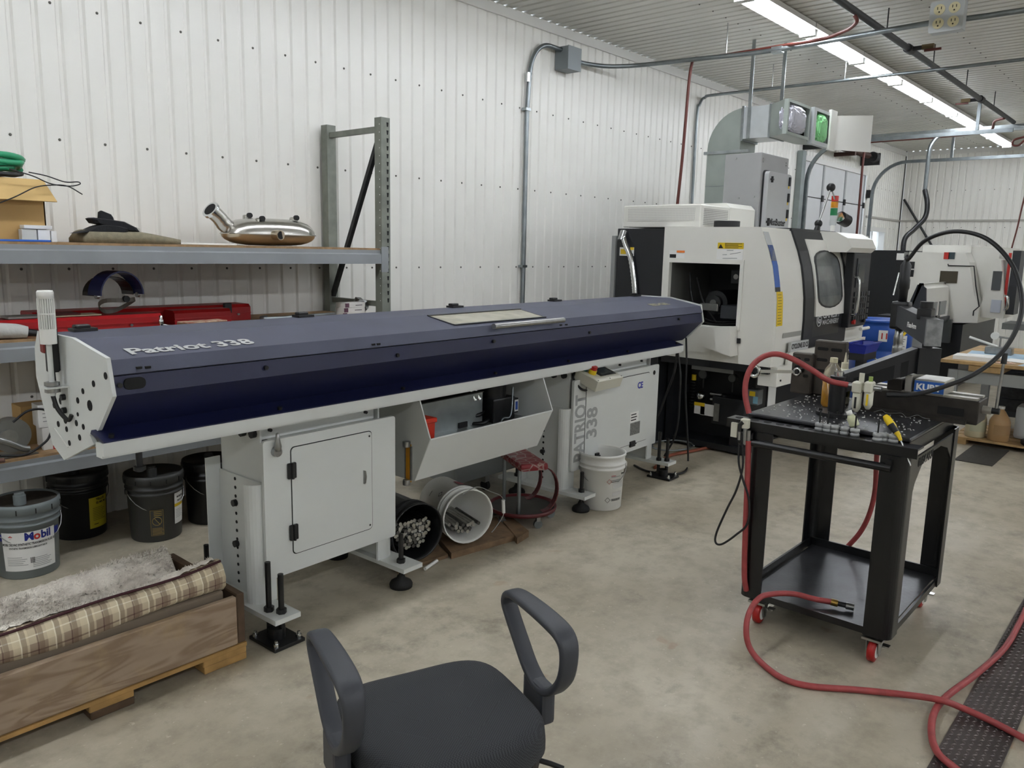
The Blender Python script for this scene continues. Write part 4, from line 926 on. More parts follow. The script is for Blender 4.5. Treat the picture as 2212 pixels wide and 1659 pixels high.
for s, z in lay:
    for x, y in outl: vs.append((x*s, y*s, z + (.012*(abs(x*s)/.25)**2-.010*(y*s/.235) if z > .45 else 0)))
n = 48
for i in range(len(lay)-1):
    for j in range(n): fs.append((i*n+j, i*n+(j+1) % n, (i+1)*n+(j+1) % n, (i+1)*n+j))
fs.append([(len(lay)-1)*n+j for j in range(n)]); fs.append(list(range(n))[::-1])
MB().add(vs, fs, None, True).build('seat', CHF, ch)
MB().prism([(x*.95, y*.95) for x, y in outl], 'z', .375, .40).build('seat_shell', BLACK, ch)
def sweep(path, wv, hw, ht, n=12, closed=True):
    P = [Vector(p) for p in path]; m = len(P); vs = []; fs = []; wv = Vector(wv).normalized()
    for i in range(m):
        t = (P[(i+1) % m]-P[(i-1) % m]).normalized(); tv = t.cross(wv).normalized()
        w_i = hw(i/m) if callable(hw) else hw; t_i = ht(i/m) if callable(ht) else ht
        for k in range(n):
            a = 2*math.pi*k/n; ca, sa = math.cos(a), math.sin(a)
            vs.append(P[i]+wv*(w_i*abs(ca)**.55*(1 if ca > 0 else -1))+tv*(t_i*abs(sa)**.55*(1 if sa > 0 else -1)))
    for i in range(m):
        j = (i+1) % m
        for k in range(n): fs.append((i*n+k, i*n+(k+1) % n, j*n+(k+1) % n, j*n+k))
    return MB().add(vs, fs, None, True)
for s in (-1, 1):
    x = s*.283+.006
    loop = smooth_path([(x,.165,.655),(x,.14,.69),(x,.05,.700),(x,-.08,.698),(x,-.145,.685),(x,-.165,.645),(x,-.15,.57),(x,-.09,.505),(x,-.03,.490),(x,.03,.515),(x,.09,.57),(x,.145,.625)], 5, True)
    ar = sweep(loop, (1,0,0), lambda t: .024+.008*math.exp(-((t-.25)/.16)**2), .0115).build('armrest', ARM, ch)
    MB().box2((x-.022,-.075,.395), (x+.022,.035,.505), None, .012).build('arm_bracket', ARM, ar)
    MB().box2((min(x, s*.1),-.05,.375), (max(x, s*.1),.02,.393)).build('arm_strut', BLACKM, ar)
MB().cyl((0,0,.10), (0,0,.375), .028, n=16).build('gas_lift', BLACKM, ch)
for k in range(5):
    a = R(72*k+20); lg = MB().strip([(.03*math.cos(a),.03*math.sin(a),.10), (.27*math.cos(a),.27*math.sin(a),.065)], (-.045*math.sin(a), .045*math.cos(a), 0), .03, (0,0,1)).build('base_leg', BLACK, ch)
    MB().cyl((.27*math.cos(a)-.02*math.sin(a),.27*math.sin(a)+.02*math.cos(a),.028), (.27*math.cos(a)+.02*math.sin(a),.27*math.sin(a)-.02*math.cos(a),.028), .028, n=14).build('caster', BLACK, lg)
MB().tube([(.1,-.02,.37),(.235,-.18,.365),(.262,-.2,.355)], .007, n=7).build('height_lever', BLACK, ch)
# ------------------------------------------------------------------ red creeper stool under the tray
REDP = mat('dark_red_paint', '5A1C20', .42, var=.12, vs=10); REDV = mat('torn_red_vinyl', '8E1F24', .5, col2='8E1F24')
nt, ns, lk, b = nodes(REDV)
tc = ns.new('ShaderNodeTexCoord'); vo = ns.new('ShaderNodeTexVoronoi'); vo.feature = 'DISTANCE_TO_EDGE'; vo.inputs['Scale'].default_value = 18; lk.new(tc.outputs['Object'], vo.inputs['Vector'])
c = mix(rng(vo.outputs['Distance'], .0, .09, 1, 0), '7A1A20', '9A8880'); lk.new(c, b.inputs['Base Color'])
sc_ = PF(1138, 1002, .37); sl = thing('creeper_stool', 'rolling mechanic stool with a torn red seat under the drip tray', 'stool', (3.62, 3.06, 0), 242)
MB().lathe([(0,.075),(.21,.075),(.215,.085),(.215,.10),(.205,.10),(.20,.085),(0,.085)], 28).build('base_pan', REDP, sl)
MB().lathe([(0,.086),(.198,.086)], 28).build('pan_floor', mat('grimy_pan', '3A3833', .8, var=.2), sl)
MB().box2((-.19,-.09,.36), (.19,.09,.405), None, .018).build('seat', REDV, sl)
for s in (-1, 1):
    pts = [(.13*math.cos(R(a))*0+ s*.06, 0, 0) for a in (0,)]
for x in (-.13, .13):
    MB().cyl((x,-.075,.085), (x,-.075,.36), .012, n=10).build('leg', GALVD, sl)
    arc = [(x+.0, .075+.10*math.sin(R(a)), .225+.14*math.cos(R(a))) for a in range(0, 181, 15)]
    MB().strip(arc, (.045,0,0), .006, (0,0,1)).build('hoop_leg', REDP, sl)
for k in range(5):
    a = R(72*k+10); cx, cy = .185*math.cos(a), .185*math.sin(a)
    cs = MB().box2((cx-.012,cy-.012,.045), (cx+.012,cy+.012,.075)).build('caster_fork', STEEL, sl)
    MB().cyl((cx-.01,cy,.027), (cx+.01,cy,.027), .027, n=16).build('caster_wheel', GALVD, cs)
# grey coolant cart behind the tray
ct = thing('coolant_cart', 'grey steel tank on casters behind the drip tray', 'tank', (4.0, 3.80, 0))
MB().box2((-.45,-.22,.12), (.35,.30,.40), None, .006).build('tank', mat('tank_grey', '7F8383', .45), ct)
for x, y in ((-.38,-.16),(-.1,-.16),(.28,-.16),(.28,.22)):
    f = MB().box2((x-.02,y-.02,.06), (x+.02,y+.02,.12)).build('caster_fork', STEEL, ct); MB().cyl((x-.014,y,.035), (x+.014,y,.035), .035, n=16).build('caster_wheel', RUBBER, f)
# red plastic can in the drip tray
q = BFM @ Vector((.965, .06, .6595))
t = thing('red_can', 'red plastic box standing at the left end of the drip tray', 'container', q, 2)
REDC = mat('bright_red_plastic', 'C0311C', .42)
MB().prism([(-.042,0),(.042,0),(.048,.13),(-.048,.13)], 'x', -.035, .035).build('body', REDC, t); MB().box2((-.045,-.058,.13), (.045,.058,.155), None, .005).build('lid', REDC, t)
# ------------------------------------------------------------------ sliding-head lathe at the end of the feeder
LWH = mat('lathe_white', 'E2E1DA', .34, var=.02, vs=2); LBK = mat('lathe_black', '1B1D21', .42); LDG = mat('lathe_dark_grey', '2E3136', .42)
LX0, LX1, LYB = 5.9, 8.0, 3.50
PROF = [(2.650,1.861),(2.583,1.70),(2.544,1.58),(2.520,1.46),(2.499,1.32),(2.490,1.14),(2.492,.925),(2.50,.80)]
def fy(z):
    for (ya, za), (yb, zb) in zip(PROF, PROF[1:]):
        if zb <= z <= za: return yb+(ya-yb)*(z-zb)/(za-zb)
    return PROF[0][0] if z > 1.861 else PROF[-1][0]
def lf(px, py, off=0.):                 # pixel on the curved front of the lathe
    y = 2.5
    for _ in range(12): p = PY(px, py, y); y = fy(p.z)-off
    return p
ltm = thing('cnc_lathe', 'white CNC lathe with black sliding door beyond the bar feeder', 'machine', (7.0, 3.0, 0))
W = True
# left cover plate: one sheet with the loading opening
OY0, OY1, OZ0, OZ1 = 2.80, 3.43, 1.085, 1.585
outer = PROF[::-1]+[(3.5,1.861),(3.5,1.3),(3.5,.80),(3.1,.80)]
inner = [(OY0,OZ0),(OY0,OZ0+.02),(OY0,1.14),(OY0,1.32),(OY0,1.44),(OY0,1.5),(OY0,1.55),(OY0,OZ1),(OY1,OZ1),(OY1,1.3),(OY1,OZ0),(3.1,OZ0)]
MB().ring(outer, inner, 'x', LX0, LX0+.03).build('left_cover', LWH, ltm, W)
fr = MB().ring([(OY0-.03,OZ0-.02),(OY1+.03,OZ0-.02),(OY1+.03,OZ1+.035),(OY0-.03,OZ1+.035)], [(OY0,OZ0),(OY1,OZ0),(OY1,OZ1),(OY0,OZ1)], 'x', LX0-.014, LX0).build('opening_frame', LWH, ltm, W)
MB().box2((LX0+.03,OY1,OZ0-.05), (LX0+.7,OY1+.01,OZ1+.02)).build('cavity_wall', mat('cavity_grey', '6A6A66', .5), ltm, W)
MB().box2((LX0+.7,2.7,OZ0-.25), (LX0+.72,OY1+.05,OZ1+.1)).build('cavity_back', LBK, ltm, W); MB().box2((LX0+.03,2.7,OZ1+.01), (LX0+.7,OY1+.05,OZ1+.03)).build('cavity_roof', LBK, ltm, W)
MB().box2((LX0+.03,2.75,.86), (LX0+.7,OY1+.05,.88)).build('cavity_floor', LBK, ltm, W); MB().box2((LX0+.03,2.74,.86), (LX0+.7,2.75,OZ1+.03)).build('cavity_wall', LBK, ltm, W)
sp_ = MB().cyl((LX0+.22,3.1,1.26), (LX0+.7,3.1,1.26), .10, n=24).build('spindle', LBK, ltm, W)
MB().cyl((LX0+.18,3.1,1.26), (LX0+.24,3.1,1.26), .06, n=20).build('spindle_nose', STEELD, sp_, W); MB().cyl((LX0+.16,3.1,1.26), (LX0+.18,3.1,1.26), .028, n=16).build('collet', STEEL, sp_, W)
MB().box2((LX0+.25,2.90,1.42), (LX0+.55,3.0,1.54), None, .01).build('motor_block', LBK, ltm, W); MB().cyl((LX0+.24,2.95,1.48), (LX0+.255,2.95,1.48), .022, n=14).build('bolt_eye', CHROME, ltm, W)
MB().box2((LX0+.05,3.0,1.20), (LX0+.08,3.16,1.26), None, .004).build('guide_plate', STEEL, ltm, W)
MB().box2((LX0+.1,2.82,1.14), (LX0+.4,3.0,1.25), None, .006).build('turret_block', LDG, ltm, W)
for k, (a0_, c_) in enumerate((((3.35,1.5,3.2,1.12)), ((3.28,1.46,3.05,1.10)), ((3.20,1.4,2.95,1.12)), ((3.1,1.16,2.85,1.11)), ((3.2,1.12,2.84,1.13))) if False else []): pass
for k, (ya, za, yb, zb) in enumerate(((3.35,1.50,3.2,1.12),(3.28,1.46,3.05,1.10),(3.2,1.12,2.84,1.13),(3.25,1.10,2.86,1.105))):
    MB().tube(smooth_path([(LX0+.2,ya,za),(LX0+.16,(ya+yb)/2+.02,(za+zb)/2-.02),(LX0+.15,yb,zb)]), .010, n=7).build('hose', RUBBER if k % 2 else STEELD, ltm, W)
# chute below the opening
ch_ = [PX(x, y, LX0-.03) for x, y in ((1522,705),(1590,705),(1590,768),(1540,750),(1522,733))]
MB().prism([(p.y, p.z) for p in ch_], 'x', LX0-.13, LX0-.002).build('chute', LWH, ltm, W)
q_ = [PX(x, y, LX0-.012) for x, y in ((1470,755),(1588,770),(1588,705),(1470,735))]
MB().prism([(p.y, p.z) for p in q_], 'x', LX0-.012, LX0-.001).build('chute_plate', LWH, ltm, W)
MB().box((LX0-.012,2.775,.985), (.012,.04,.04)).build('latch', BLACK, ltm, W)
# front: curved cover sheets between stations along X
def fsheet(name, x0, x1, m, z0=.80, z1=1.861, off=0., thk=.02, par=None):
    zz = [z for _, z in PROF if z0 < z < z1]; zz = [z1]+zz+[z0]; out = [(fy(z)-off, z) for z in zz]; inn = [(fy(z)-off+thk, z) for z in zz][::-1]
    return MB().prism(out+inn, 'x', x0, x1).build(name, m, par or ltm, W)
xa = lf(1728, 560).x; xb = lf(1815, 560).x; xc = lf(1822, 600).x
fsheet('front_cover', LX0+.031, xa, LWH)
dr = fsheet('sliding_door', xa-.02, xb+.04, LBK, .885, 1.862, .018)
fsheet('door_panel', lf(1746, 560).x, lf(1810, 560).x, LWH, 1.16, 1.80, .032, .016, dr)
wx0, wx1 = lf(1757, 590).x, lf(1806, 590).x; wz0, wz1 = 1.235, 1.70
GLS = mat('grey_safety_glass', '6E7272', .12, var=.25, vs=5); 
k = 8; poly = []
for i in range(k+1): a = R(180*i/k); poly.append(((wx0+wx1)/2+(wx1-wx0)/2*math.cos(a), wz1-.09+.09*math.sin(a)))
for i in range(k+1): a = R(180+180*i/k); poly.append(((wx0+wx1)/2+(wx1-wx0)/2*math.cos(a), wz0+.09+.09*math.sin(a)))
poly += [(x, z) for z in (1.40, 1.46, 1.52, 1.58) for x in (wx0, wx1)]
def onfront(name, poly, off, m, par):
    vs = [Vector((x, fy(z)-off, z)) for x, z in poly]; c0 = Vector((sum(p[0] for p in poly)/len(poly), 0, sum(p[1] for p in poly)/len(poly)))
    # strips between left and right so that the sheet follows the curve
    zs_ = sorted({round(z, 3) for _, z in poly}); v = []; f = []
    for z in zs_:
        xs_ = [x for x, zz in poly if abs(zz-z) < .002]
        v += [(min(xs_), fy(z)-off, z), (max(xs_), fy(z)-off, z)]
    for i in range(len(zs_)-1): f.append((2*i, 2*i+1, 2*i+3, 2*i+2))
    return MB().add(v, f).build(name, m, par, W)
onfront('window_gasket', [((x-(wx0+wx1)/2)*1.12+(wx0+wx1)/2, (z-(wz0+wz1)/2)*1.06+(wz0+wz1)/2) for x, z in poly], .0335, BLACK, dr)
onfront('door_window', poly, .036, GLS, dr)
p = lf(1775, 690, .03)
lg = onfront('badge', [(lf(1752, 690).x, .99), (lf(1808, 690).x, .99), (lf(1808, 690).x, 1.12), (lf(1752, 690).x, 1.12)], .0195, mat('badge_black', '141416', .3), dr)
SILV = mat('silver_print', 'C9CBCC', .4)
bx_ = lf(1776, 690).x
tx0, tx1 = PY(1777,690,2.468).x, PY(1811,690,2.468).x; zc_ = PY(1785,690,2.468).z
fit_text('lettering', 'GANESH', SILV, dr, ROOT[ltm.name].inverted() @ axes((tx0, 2.466, zc_+.012), (1,0,0), (0,0,1)), tx1-tx0, .062, bold=.015)
fit_text('lettering', 'MACHINERY', SILV, dr, ROOT[ltm.name].inverted() @ axes((tx0, 2.466, zc_-.042), (1,0,0), (0,0,1)), tx1-tx0, .042, bold=.012)
gx = tx0-.085; MB().tube([(gx+.055*math.cos(R(a)), 2.466, zc_+.01+.06*math.sin(R(a))) for a in range(0, 360, 20)], .004, n=5, closed=True).build('emblem_ring', SILV, dr, W)
text('emblem', 'G', .09, SILV, dr, ROOT[ltm.name].inverted() @ axes((gx-.03, 2.467, zc_-.023), (1,0,0), (0,0,1)), bold=.003)
fsheet('front_cover', xb+.04, LX1, LWH)
fsheet('lower_front', LX0+.25, LX1, LWH, .80, .90, .035)
# control pendant
pz0, pz1 = 1.03, 1.70; px0, px1 = PY(1823, 600, 2.485).x, PY(1878, 600, 2.41).x; PD = .07
pe = MB().box2((px0,2.34+PD,pz0), (px1,2.485,pz1), None, .012).build('control_pendant', LBK, ltm, W)
MB().box2((px0+.08,2.332+PD,pz0+.36), (px1-.06,2.34+PD,pz1-.05), None).build('screen_bezel', LDG, pe, W)
MB().box2((px0+.11,2.329+PD,pz0+.40), (px1-.18,2.333+PD,pz1-.10)).build('screen', mat('dark_screen', '4A4F52', .15), pe, W)
for r_ in range(5):
    for c_ in range(7): MB().box2((px0+.08+.06*c_,2.330+PD,pz0+.06+.055*r_), (px0+.125+.06*c_,2.34+PD,pz0+.10+.055*r_)).build('key', LDG if (r_+c_) % 3 else STEELD, pe, W)
MB().cyl((px0+.10,2.34+PD,pz0+.05), (px0+.10,2.315+PD,pz0+.05), .022, n=14).build('stop_button', RED, pe, W); MB().cyl((px1-.08,2.34+PD,pz0+.05), (px1-.08,2.318+PD,pz0+.05), .02, n=14).build('dial', STEELD, pe, W)
MB().tube(smooth_path([(px0+.02,2.33+PD,pz0+.12),(px0-.0,2.28+PD,pz0+.15),(px0,2.28+PD,pz0+.42),(px0+.02,2.33+PD,pz0+.46)]), .012, n=8).build('grip', CHROME, pe, W)
MB().cyl((px0+.22,2.37,pz0-.02), (px1-.02,2.37,pz0-.02), .016, n=10).build('towel_bar', WHITE, pe, W)
hd_ = [(2.40,1.70),(2.36,1.74),(2.40,1.82),(2.50,1.87),(2.65,1.88),(2.8,1.88),(2.8,1.70)]
MB().prism(hd_, 'x', PY(1806, 510, 2.5).x, PY(1880, 520, 2.42).x).build('pendant_hood', LWH, ltm, W)
# right side, roof, black lower base with its plumbing
MB().box2((LX1-.02,2.52,.80), (LX1,3.5,1.86)).build('right_cover', LWH, ltm, W)
rf = MB().box2((LX0,2.66,1.861), (LX1,3.5,1.875)).build('roof', LWH, ltm, W)
MB().box2((xa-.02,2.64,1.862), (xb+.04,2.78,1.885)).build('door_track', LBK, ltm, W)
bs = MB().box2((6.35,2.80,.02), (LX1-.05,3.45,.80)).build('base', LBK, ltm, W)
MB().box2((6.05,3.42,.0), (6.36,3.48,.80)).build('base_panel', LBK, ltm, W); MB().box2((6.08,2.76,.02), (6.40,3.42,.07)).build('base_tray', LBK, ltm, W)
MB().box2((LX0+.02,2.52,.74), (LX1,3.48,.80)).build('skirt', LBK, ltm, W)
MB().box2((6.16,2.80,.22), (6.36,3.10,.46), None, .01).build('oil_tank', LBK, ltm, W)
q_ = PX(1530, 886, 6.155)
MB().box((6.156,PX(1511,882,6.155).y,PX(1511,882,6.155).z), (.004,.10,.10)).build('warning_label', PAPER, ltm, W); MB().box((6.154,PX(1511,876,6.155).y,PX(1511,873,6.155).z), (.004,.10,.03)).build('warning_band', YEL, ltm, W)
MB().box((6.156,q_.y,q_.z), (.004,.15,.10)).build('data_label', PAPER, ltm, W); q_ = PX(1548, 891, 6.15); MB().box((6.15,q_.y,q_.z), (.014,.05,.15)).build('level_gauge', STEEL, ltm, W)
q_ = PX(1535, 793, 6.0); MB().box((6.03,q_.y-.0,q_.z-.01), (.004,.38,.06)).build('base_label', mat('grey_label', '8A8C8C', .5), ltm, W)
q_ = PX(1458, 835, 6.3)
fn = MB().cyl((6.26,q_.y,q_.z), (6.34,q_.y,q_.z), .13, n=24).build('fan_shroud', LDG, ltm, W)
for r_ in (.12, .09, .06): MB().tube([(6.255,q_.y+r_*math.cos(R(a)),q_.z+r_*math.sin(R(a))) for a in range(0, 360, 20)], .003, n=4, closed=True).build('fan_guard', STEEL, fn, W)
MB().cyl((6.25,q_.y,q_.z), (6.26,q_.y,q_.z), .04, n=16).build('fan_hub', STEEL, fn, W)
for px, py, r_ in ((1519, 808, .045), (1582, 817, .038)):
    q_ = PX(px, py, 6.2); g = MB().cyl((6.19,q_.y,q_.z), (6.23,q_.y,q_.z), r_, n=18).build('pressure_gauge', BLACK, ltm, W); MB().cyl((6.188,q_.y,q_.z), (6.19,q_.y,q_.z), r_*.85, n=18).build('gauge_dial', mat('dial_face', '5A5C5C', .3), g, W)
    MB().cyl((6.21,q_.y,q_.z-.12), (6.21,q_.y,q_.z-r_), .010, n=8).build('gauge_pipe', STEELD, g, W)
q_ = PX(1497, 850, 6.2)
for k in range(9): MB().lathe([(.018,0),(.026,.004),(.026,.010),(.018,.014)], 12, xf((6.2,q_.y,q_.z-.12+.027*k))).build('coil_spring', STEELD, ltm, W)
MB().cyl((6.2,q_.y,q_.z+.12), (6.2,q_.y,q_.z+.17), .02, n=10).build('filter_cap', YEL, ltm, W)
q_ = PX(1514, 855, 6.2); MB().sphere((6.2,q_.y,q_.z), .045).build('accumulator', CHROME, ltm, W)
for py in (850, 862):
    a, b_ = PX(1535, py, 6.2), PX(1560, py+4, 6.2); MB().cyl(a, b_, .014, n=10).build('fitting', STEEL, ltm, W); MB().tube(smooth_path([b_, PX(1572, py+12, 6.22), PX(1582, py+24, 6.25)]), .014, n=8).build('hose', RUBBER, ltm, W)
MB().box2((6.12,2.76,.0), (6.28,2.90,.16)).build('foot', LBK, ltm, W); MB().box2((LX1-.2,2.80,.0), (LX1-.05,2.95,.05)).build('foot', LBK, ltm, W); MB().box2((LX1-.2,3.3,.0), (LX1-.05,3.45,.05)).build('foot', LBK, ltm, W)
# white coolant drawer at lower front with wall labels
dw = MB().box2((5.96,2.46,.64), (6.55,2.62,.80), None, .004).build('front_drawer', LWH, ltm, W)
for x, z in ((6.02,.76),(6.02,.69)): MB().cyl((x,2.452,z), (x,2.46,z), .008, n=8).build('screw', BLACK, dw, W)
q_ = PY(1670, 845, 2.78); MB().box((q_.x,2.79,q_.z), (.16,.006,.30)).build('instruction_label', PAPER, ltm, W)
q_ = PX(1636, 855, 6.3); pb_ = MB().box((6.25,q_.y,q_.z), (.10,.10,.13), None, .006).build('pump_box', mat('grey_box', '6A6E70', .45), ltm, W); MB().box((6.198,q_.y+.0,q_.z+.03), (.004,.05,.04)).build('warning_band', YEL, pb_, W); MB().box((6.198,q_.y-.03,q_.z-.02), (.004,.04,.06)).build('blue_label', mat('pale_blue', '7FB0C4', .5), pb_, W)
# stickers on the white covers
def sticker(px0, py0, px1, py1, name, m, par=ltm, X=LX0-.002):
    a, b_ = PX(px0, py0, X), PX(px1, py1, X); return MB().box2((X-.001,a.y,a.z), (X+.001,b_.y,b_.z)).build(name, m, par, W)
ORG = mat('orange_print', 'D9772E', .5)
sticker(1446, 541, 1479, 560, 'warning_label', PAPER); sticker(1462, 541, 1479, 546, 'orange_band', ORG, X=LX0-.004); sticker(1447, 549, 1460, 557, 'pictogram', PRINT_K, X=LX0-.004)
sticker(1549, 536, 1604, 562, 'hazard_label', PAPER); sticker(1551, 524, 1606, 538, 'yellow_band', YEL, X=LX0-.003)
for k in range(4): sticker(1566, 525.5+k*3, 1603-k % 2*8, 527+k*3, 'print_line', PRINT_K, X=LX0-.005)
a = [PX(x, y, LX0-.006) for x, y in ((1552,536),(1562,536),(1557,527))]; MB().prism([(p.y, p.z) for p in a], 'x', LX0-.007, LX0-.005).build('pictogram', PRINT_K, ltm, W)
for seg in (((1561,558),(1592,558)), ((1561,550),(1570,550)), ((1570,541),(1584,541)), ((1577,549),(1600,545))): a, b_ = PX(*seg[0], LX0-.004), PX(*seg[1], LX0-.004); MB().tube([a, b_], .002, n=4).build('diagram_line', PRINT_G, ltm, W)
# ruler strips on the curved corner: blue and yellow bands
def band(name, z0, z1, x0, x1, m): return fsheet(name, x0, x1, m, z0, z1, .004, .003)
band('printed_strip', 1.62, 1.84, LX0+.01, LX0+.10, mat('grey_strip', 'B9BCBC', .5)); band('blue_strip', 1.42, 1.74, LX0+.01, LX0+.10, mat('royal_blue', '2E5FB4', .45)); band('dark_strip', 1.385, 1.42, LX0+.01, LX0+.10, BLACK); band('yellow_strip', 1.12, 1.385, LX0+.03, LX0+.14, YEL)
for k in range(11): band('tick_mark', 1.135+.0225*k, 1.139+.0225*k, LX0+.045, LX0+.10, PRINT_K) if False else fsheet('tick_mark', LX0+.045, LX0+.11, PRINT_K, 1.135+.0225*k, 1.138+.0225*k, .006, .002)
q_ = lf(1727, 746, .036); nz0, nz1 = PY(1727,757,2.45).z, PY(1727,737,2.45).z; nx0, nx1 = PY(1708,748,2.45).x, PY(1746,742,2.45).x; np_ = MB().box2((nx0,2.448,nz0), (nx1,2.47,nz1)).build('name_plate', mat('silver_plate', 'BDBFBF', .4, .0), ltm, W)
fit_text('lettering', 'CYCLONE 32 CS', PRINT_K, np_, ROOT[ltm.name].inverted() @ axes((nx0+.012, 2.446, nz0+.022), (1,0,0), (.12,0,1)), (nx1-nx0)*.93, (nz1-nz0)*.55, bold=.03)
gz = lf(1712, 722).z; onfront('grey_stripe', [(lf(1690,724).x,gz-.02),(xa-.03,gz-.02),(xa-.03,gz+.02),(lf(1690,724).x,gz+.02)], .003, mat('stripe_grey', '9B9B94', .5), ltm)
# black electrical cabinet at the back left with flexible conduit
ec = MB().box2((LX0,3.5,.02), (7.6,3.97,1.862), None, .004).build('electrical_cabinet', LBK, ltm, W)
sticker(1339, 534, 1369, 553, 'warning_label', PAPER, ltm); sticker(1355, 534, 1369, 540, 'yellow_band', YEL, ltm, X=LX0-.004); sticker(1341, 538, 1352, 549, 'yellow_band', YEL, ltm, X=LX0-.004); sticker(1342, 497, 1351, 500, 'small_label', PAPER)
MB().box2((LX0-.01,3.98,.9), (LX0+.2,4.02,1.80)).build('side_hinge', mat('grey_hinge', '8E9090', .5), ltm, W)
cpts = smooth_path([PX(x, y, LX0-.03) for x, y in ((1347,512),(1352,530),(1362,555),(1368,590),(1371,620),(1372,640))], 8)
rr = [.028 if i % 2 else .024 for i in range(len(cpts))]
fc = MB().tube(cpts, rr, n=12).build('flexible_conduit', CHROME, ltm, W); p = PX(1345, 508, LX0-.02); MB().cyl(p+Vector((.02,0,.03)), p+Vector((-.02,0,-.05)), .035, n=14).build('conduit_elbow', STEEL, fc, W)
# vent box on the roof, second cover, round fan, stack light and work lamp
VENT = mat('perforated_white', 'C9C8C2', .5); 
nt, ns, lk, b = nodes(VENT); tc = ns.new('ShaderNodeTexCoord'); vo = ns.new('ShaderNodeTexVoronoi'); vo.inputs['Scale'].default_value = 70; vo.inputs['Randomness'].default_value = 0; lk.new(tc.outputs['Object'], vo.inputs['Vector']); c = mix(rng(vo.outputs['Distance'], .3, .42), '6E6D68', 'DAD9D3'); lk.new(c, b.inputs['Base Color'])
vb = MB().box2((5.98,3.22,1.875), (6.50,3.97,2.06), None, .006).build('vent_box', LWH, ltm, W); MB().box2((5.976,3.27,1.93), (5.981,3.92,2.035)).build('vent_mesh', VENT, vb, W); MB().box2((6.03,3.216,1.90), (6.46,3.221,2.03)).build('vent_mesh', VENT, vb, W)
MB().prism([(3.22,1.875),(3.22,2.06),(3.26,2.10),(3.9,2.10),(3.9,1.875)], 'x', 6.50, 7.0).build('roof_cover', LWH, ltm, W)
q_ = PX(1570, 487, 6.15); MB().cyl((6.15,q_.y,1.875), (6.15,q_.y,1.93), .105, n=24).build('round_fan', BLACK, ltm, W)
q_ = lf(1803, 440); sx_, sy_ = PY(1803, 440, 2.75).x, 2.75
def sz_(py): return PY(1803, py, sy_).z
for nm, a, b_, m in (('light_base', 466, 487, mat('grey_light', 'B5B9BA', .35)), ('green_lens', 450, 466, mat('green_lens', '1E7A4A', .3)), ('amber_lens', 436, 449, mat('amber_lens', 'D08A14', .3)), ('red_lens', 423, 435, mat('red_lens', 'C22A22', .3))):
    MB().cyl((sx_,sy_,sz_(b_)), (sx_,sy_,sz_(a)), .032, n=18).build(nm, m, ltm, W)
MB().cyl((sx_,sy_,1.87), (sx_,sy_,sz_(486)), .02, n=10).build('light_stem', WHITE, ltm, W)
lp = [PY(x, y, 2.72) for x, y in ((1764,500),(1768,483),(1795,405),(1803,430),(1812,460))]
la = MB().cyl(lp[0], lp[1], .03, .018, n=12).build('lamp_foot', BLACK, ltm, W); MB().sphere(lp[1], .035).build('lamp_joint', BLACK, la, W); MB().cyl(lp[1], lp[2], .010, n=8).build('lamp_arm', STEEL, la, W); MB().sphere(lp[2], .04).build('lamp_joint', BLACK, la, W); MB().cyl(lp[2], lp[3], .008, n=8).build('lamp_arm', STEEL, la, W)
e = PY(1815, 470, 2.72); MB().cyl(e, e+Vector((.10,-.03,-.03)), .06, n=18).build('lamp_head', BLACK, la, W); MB().cyl(e+Vector((-.01,0,.005)), e, .05, n=18).build('lamp_lens', CHROME, la, W)
# ------------------------------------------------------------------ mist collector and duct
MG = mat('mist_grey', '9C9D9D', .42, var=.02); MGD = mat('mist_door_grey', 'AEB0B1', .4)
mc = thing('mist_collector', 'grey mist collector cabinet standing on top of the lathe', 'mist collector', (7.3, 3.4, 2.10))
cx0, cx1, cy0, cy1, cz0, cz1 = 7.02, 7.62, 3.2, 3.56, 1.876, 2.575
MB().box2((cx0,cy0,cz0), (cx1,cy1,cz1), None, .004).build('cabinet', MG, mc, W)
d_ = MB().prism(rrect(cx0+.05, cz0+.01, cx1-.03, cz0+.54, .04), 'y', cy0-.055, cy0-.012).build('door', MGD, mc, W); MB().prism(rrect(cx0+.04, cz0, cx1-.03, cz0+.55, .04), 'y', cy0-.014, cy0-.001).build('door_seal', BLACK, mc, W)
for z in (.47, .32, .17):
    l_ = MB().box2((cx1-.10,cy0-.07,cz0+z-.035), (cx1-.075,cy0-.055,cz0+z+.045)).build('clamp', BLACK, d_, W); MB().box2((cx1-.10,cy0-.0565,cz0+z-.06), (cx1-.075,cy0-.0545,cz0+z-.035)).build('clamp_label', YEL, d_, W)
for dx, dz in ((0, 0),): 
    MB().box2((cx0+.09,cy0-.07,cz0+.46), (cx0+.14,cy0-.055,cz0+.475)).build('latch_bar', BLACK, d_, W); MB().box2((cx0+.108,cy0-.072,cz0+.44), (cx0+.122,cy0-.053,cz0+.495)).build('latch_bar', BLACK, d_, W)
    MB().box2((cx0+.06,cy0-.07,cz0+.075), (cx0+.13,cy0-.055,cz0+.095)).build('latch_bar', BLACK, d_, W); MB().box2((cx0+.085,cy0-.072,cz0+.05), (cx0+.105,cy0-.053,cz0+.12)).build('latch_bar', BLACK, d_, W)
text('lettering', 'MistBuster', .088, PRINT_K, d_, ROOT[mc.name].inverted() @ axes((cx0+.125, cy0-.0565, cz0+.06), (1,0,0), (0,0,1)), bold=.0016, squash=.95)
for x, z in ((.03,.65),(.03,.62),(cx1-cx0-.06,.655),(cx1-cx0-.06,.63)): MB().cyl((cx0+x,cy0-.006,cz0+z), (cx0+x,cy0,cz0+z), .007, n=8).build('screw', STEEL, mc, W)
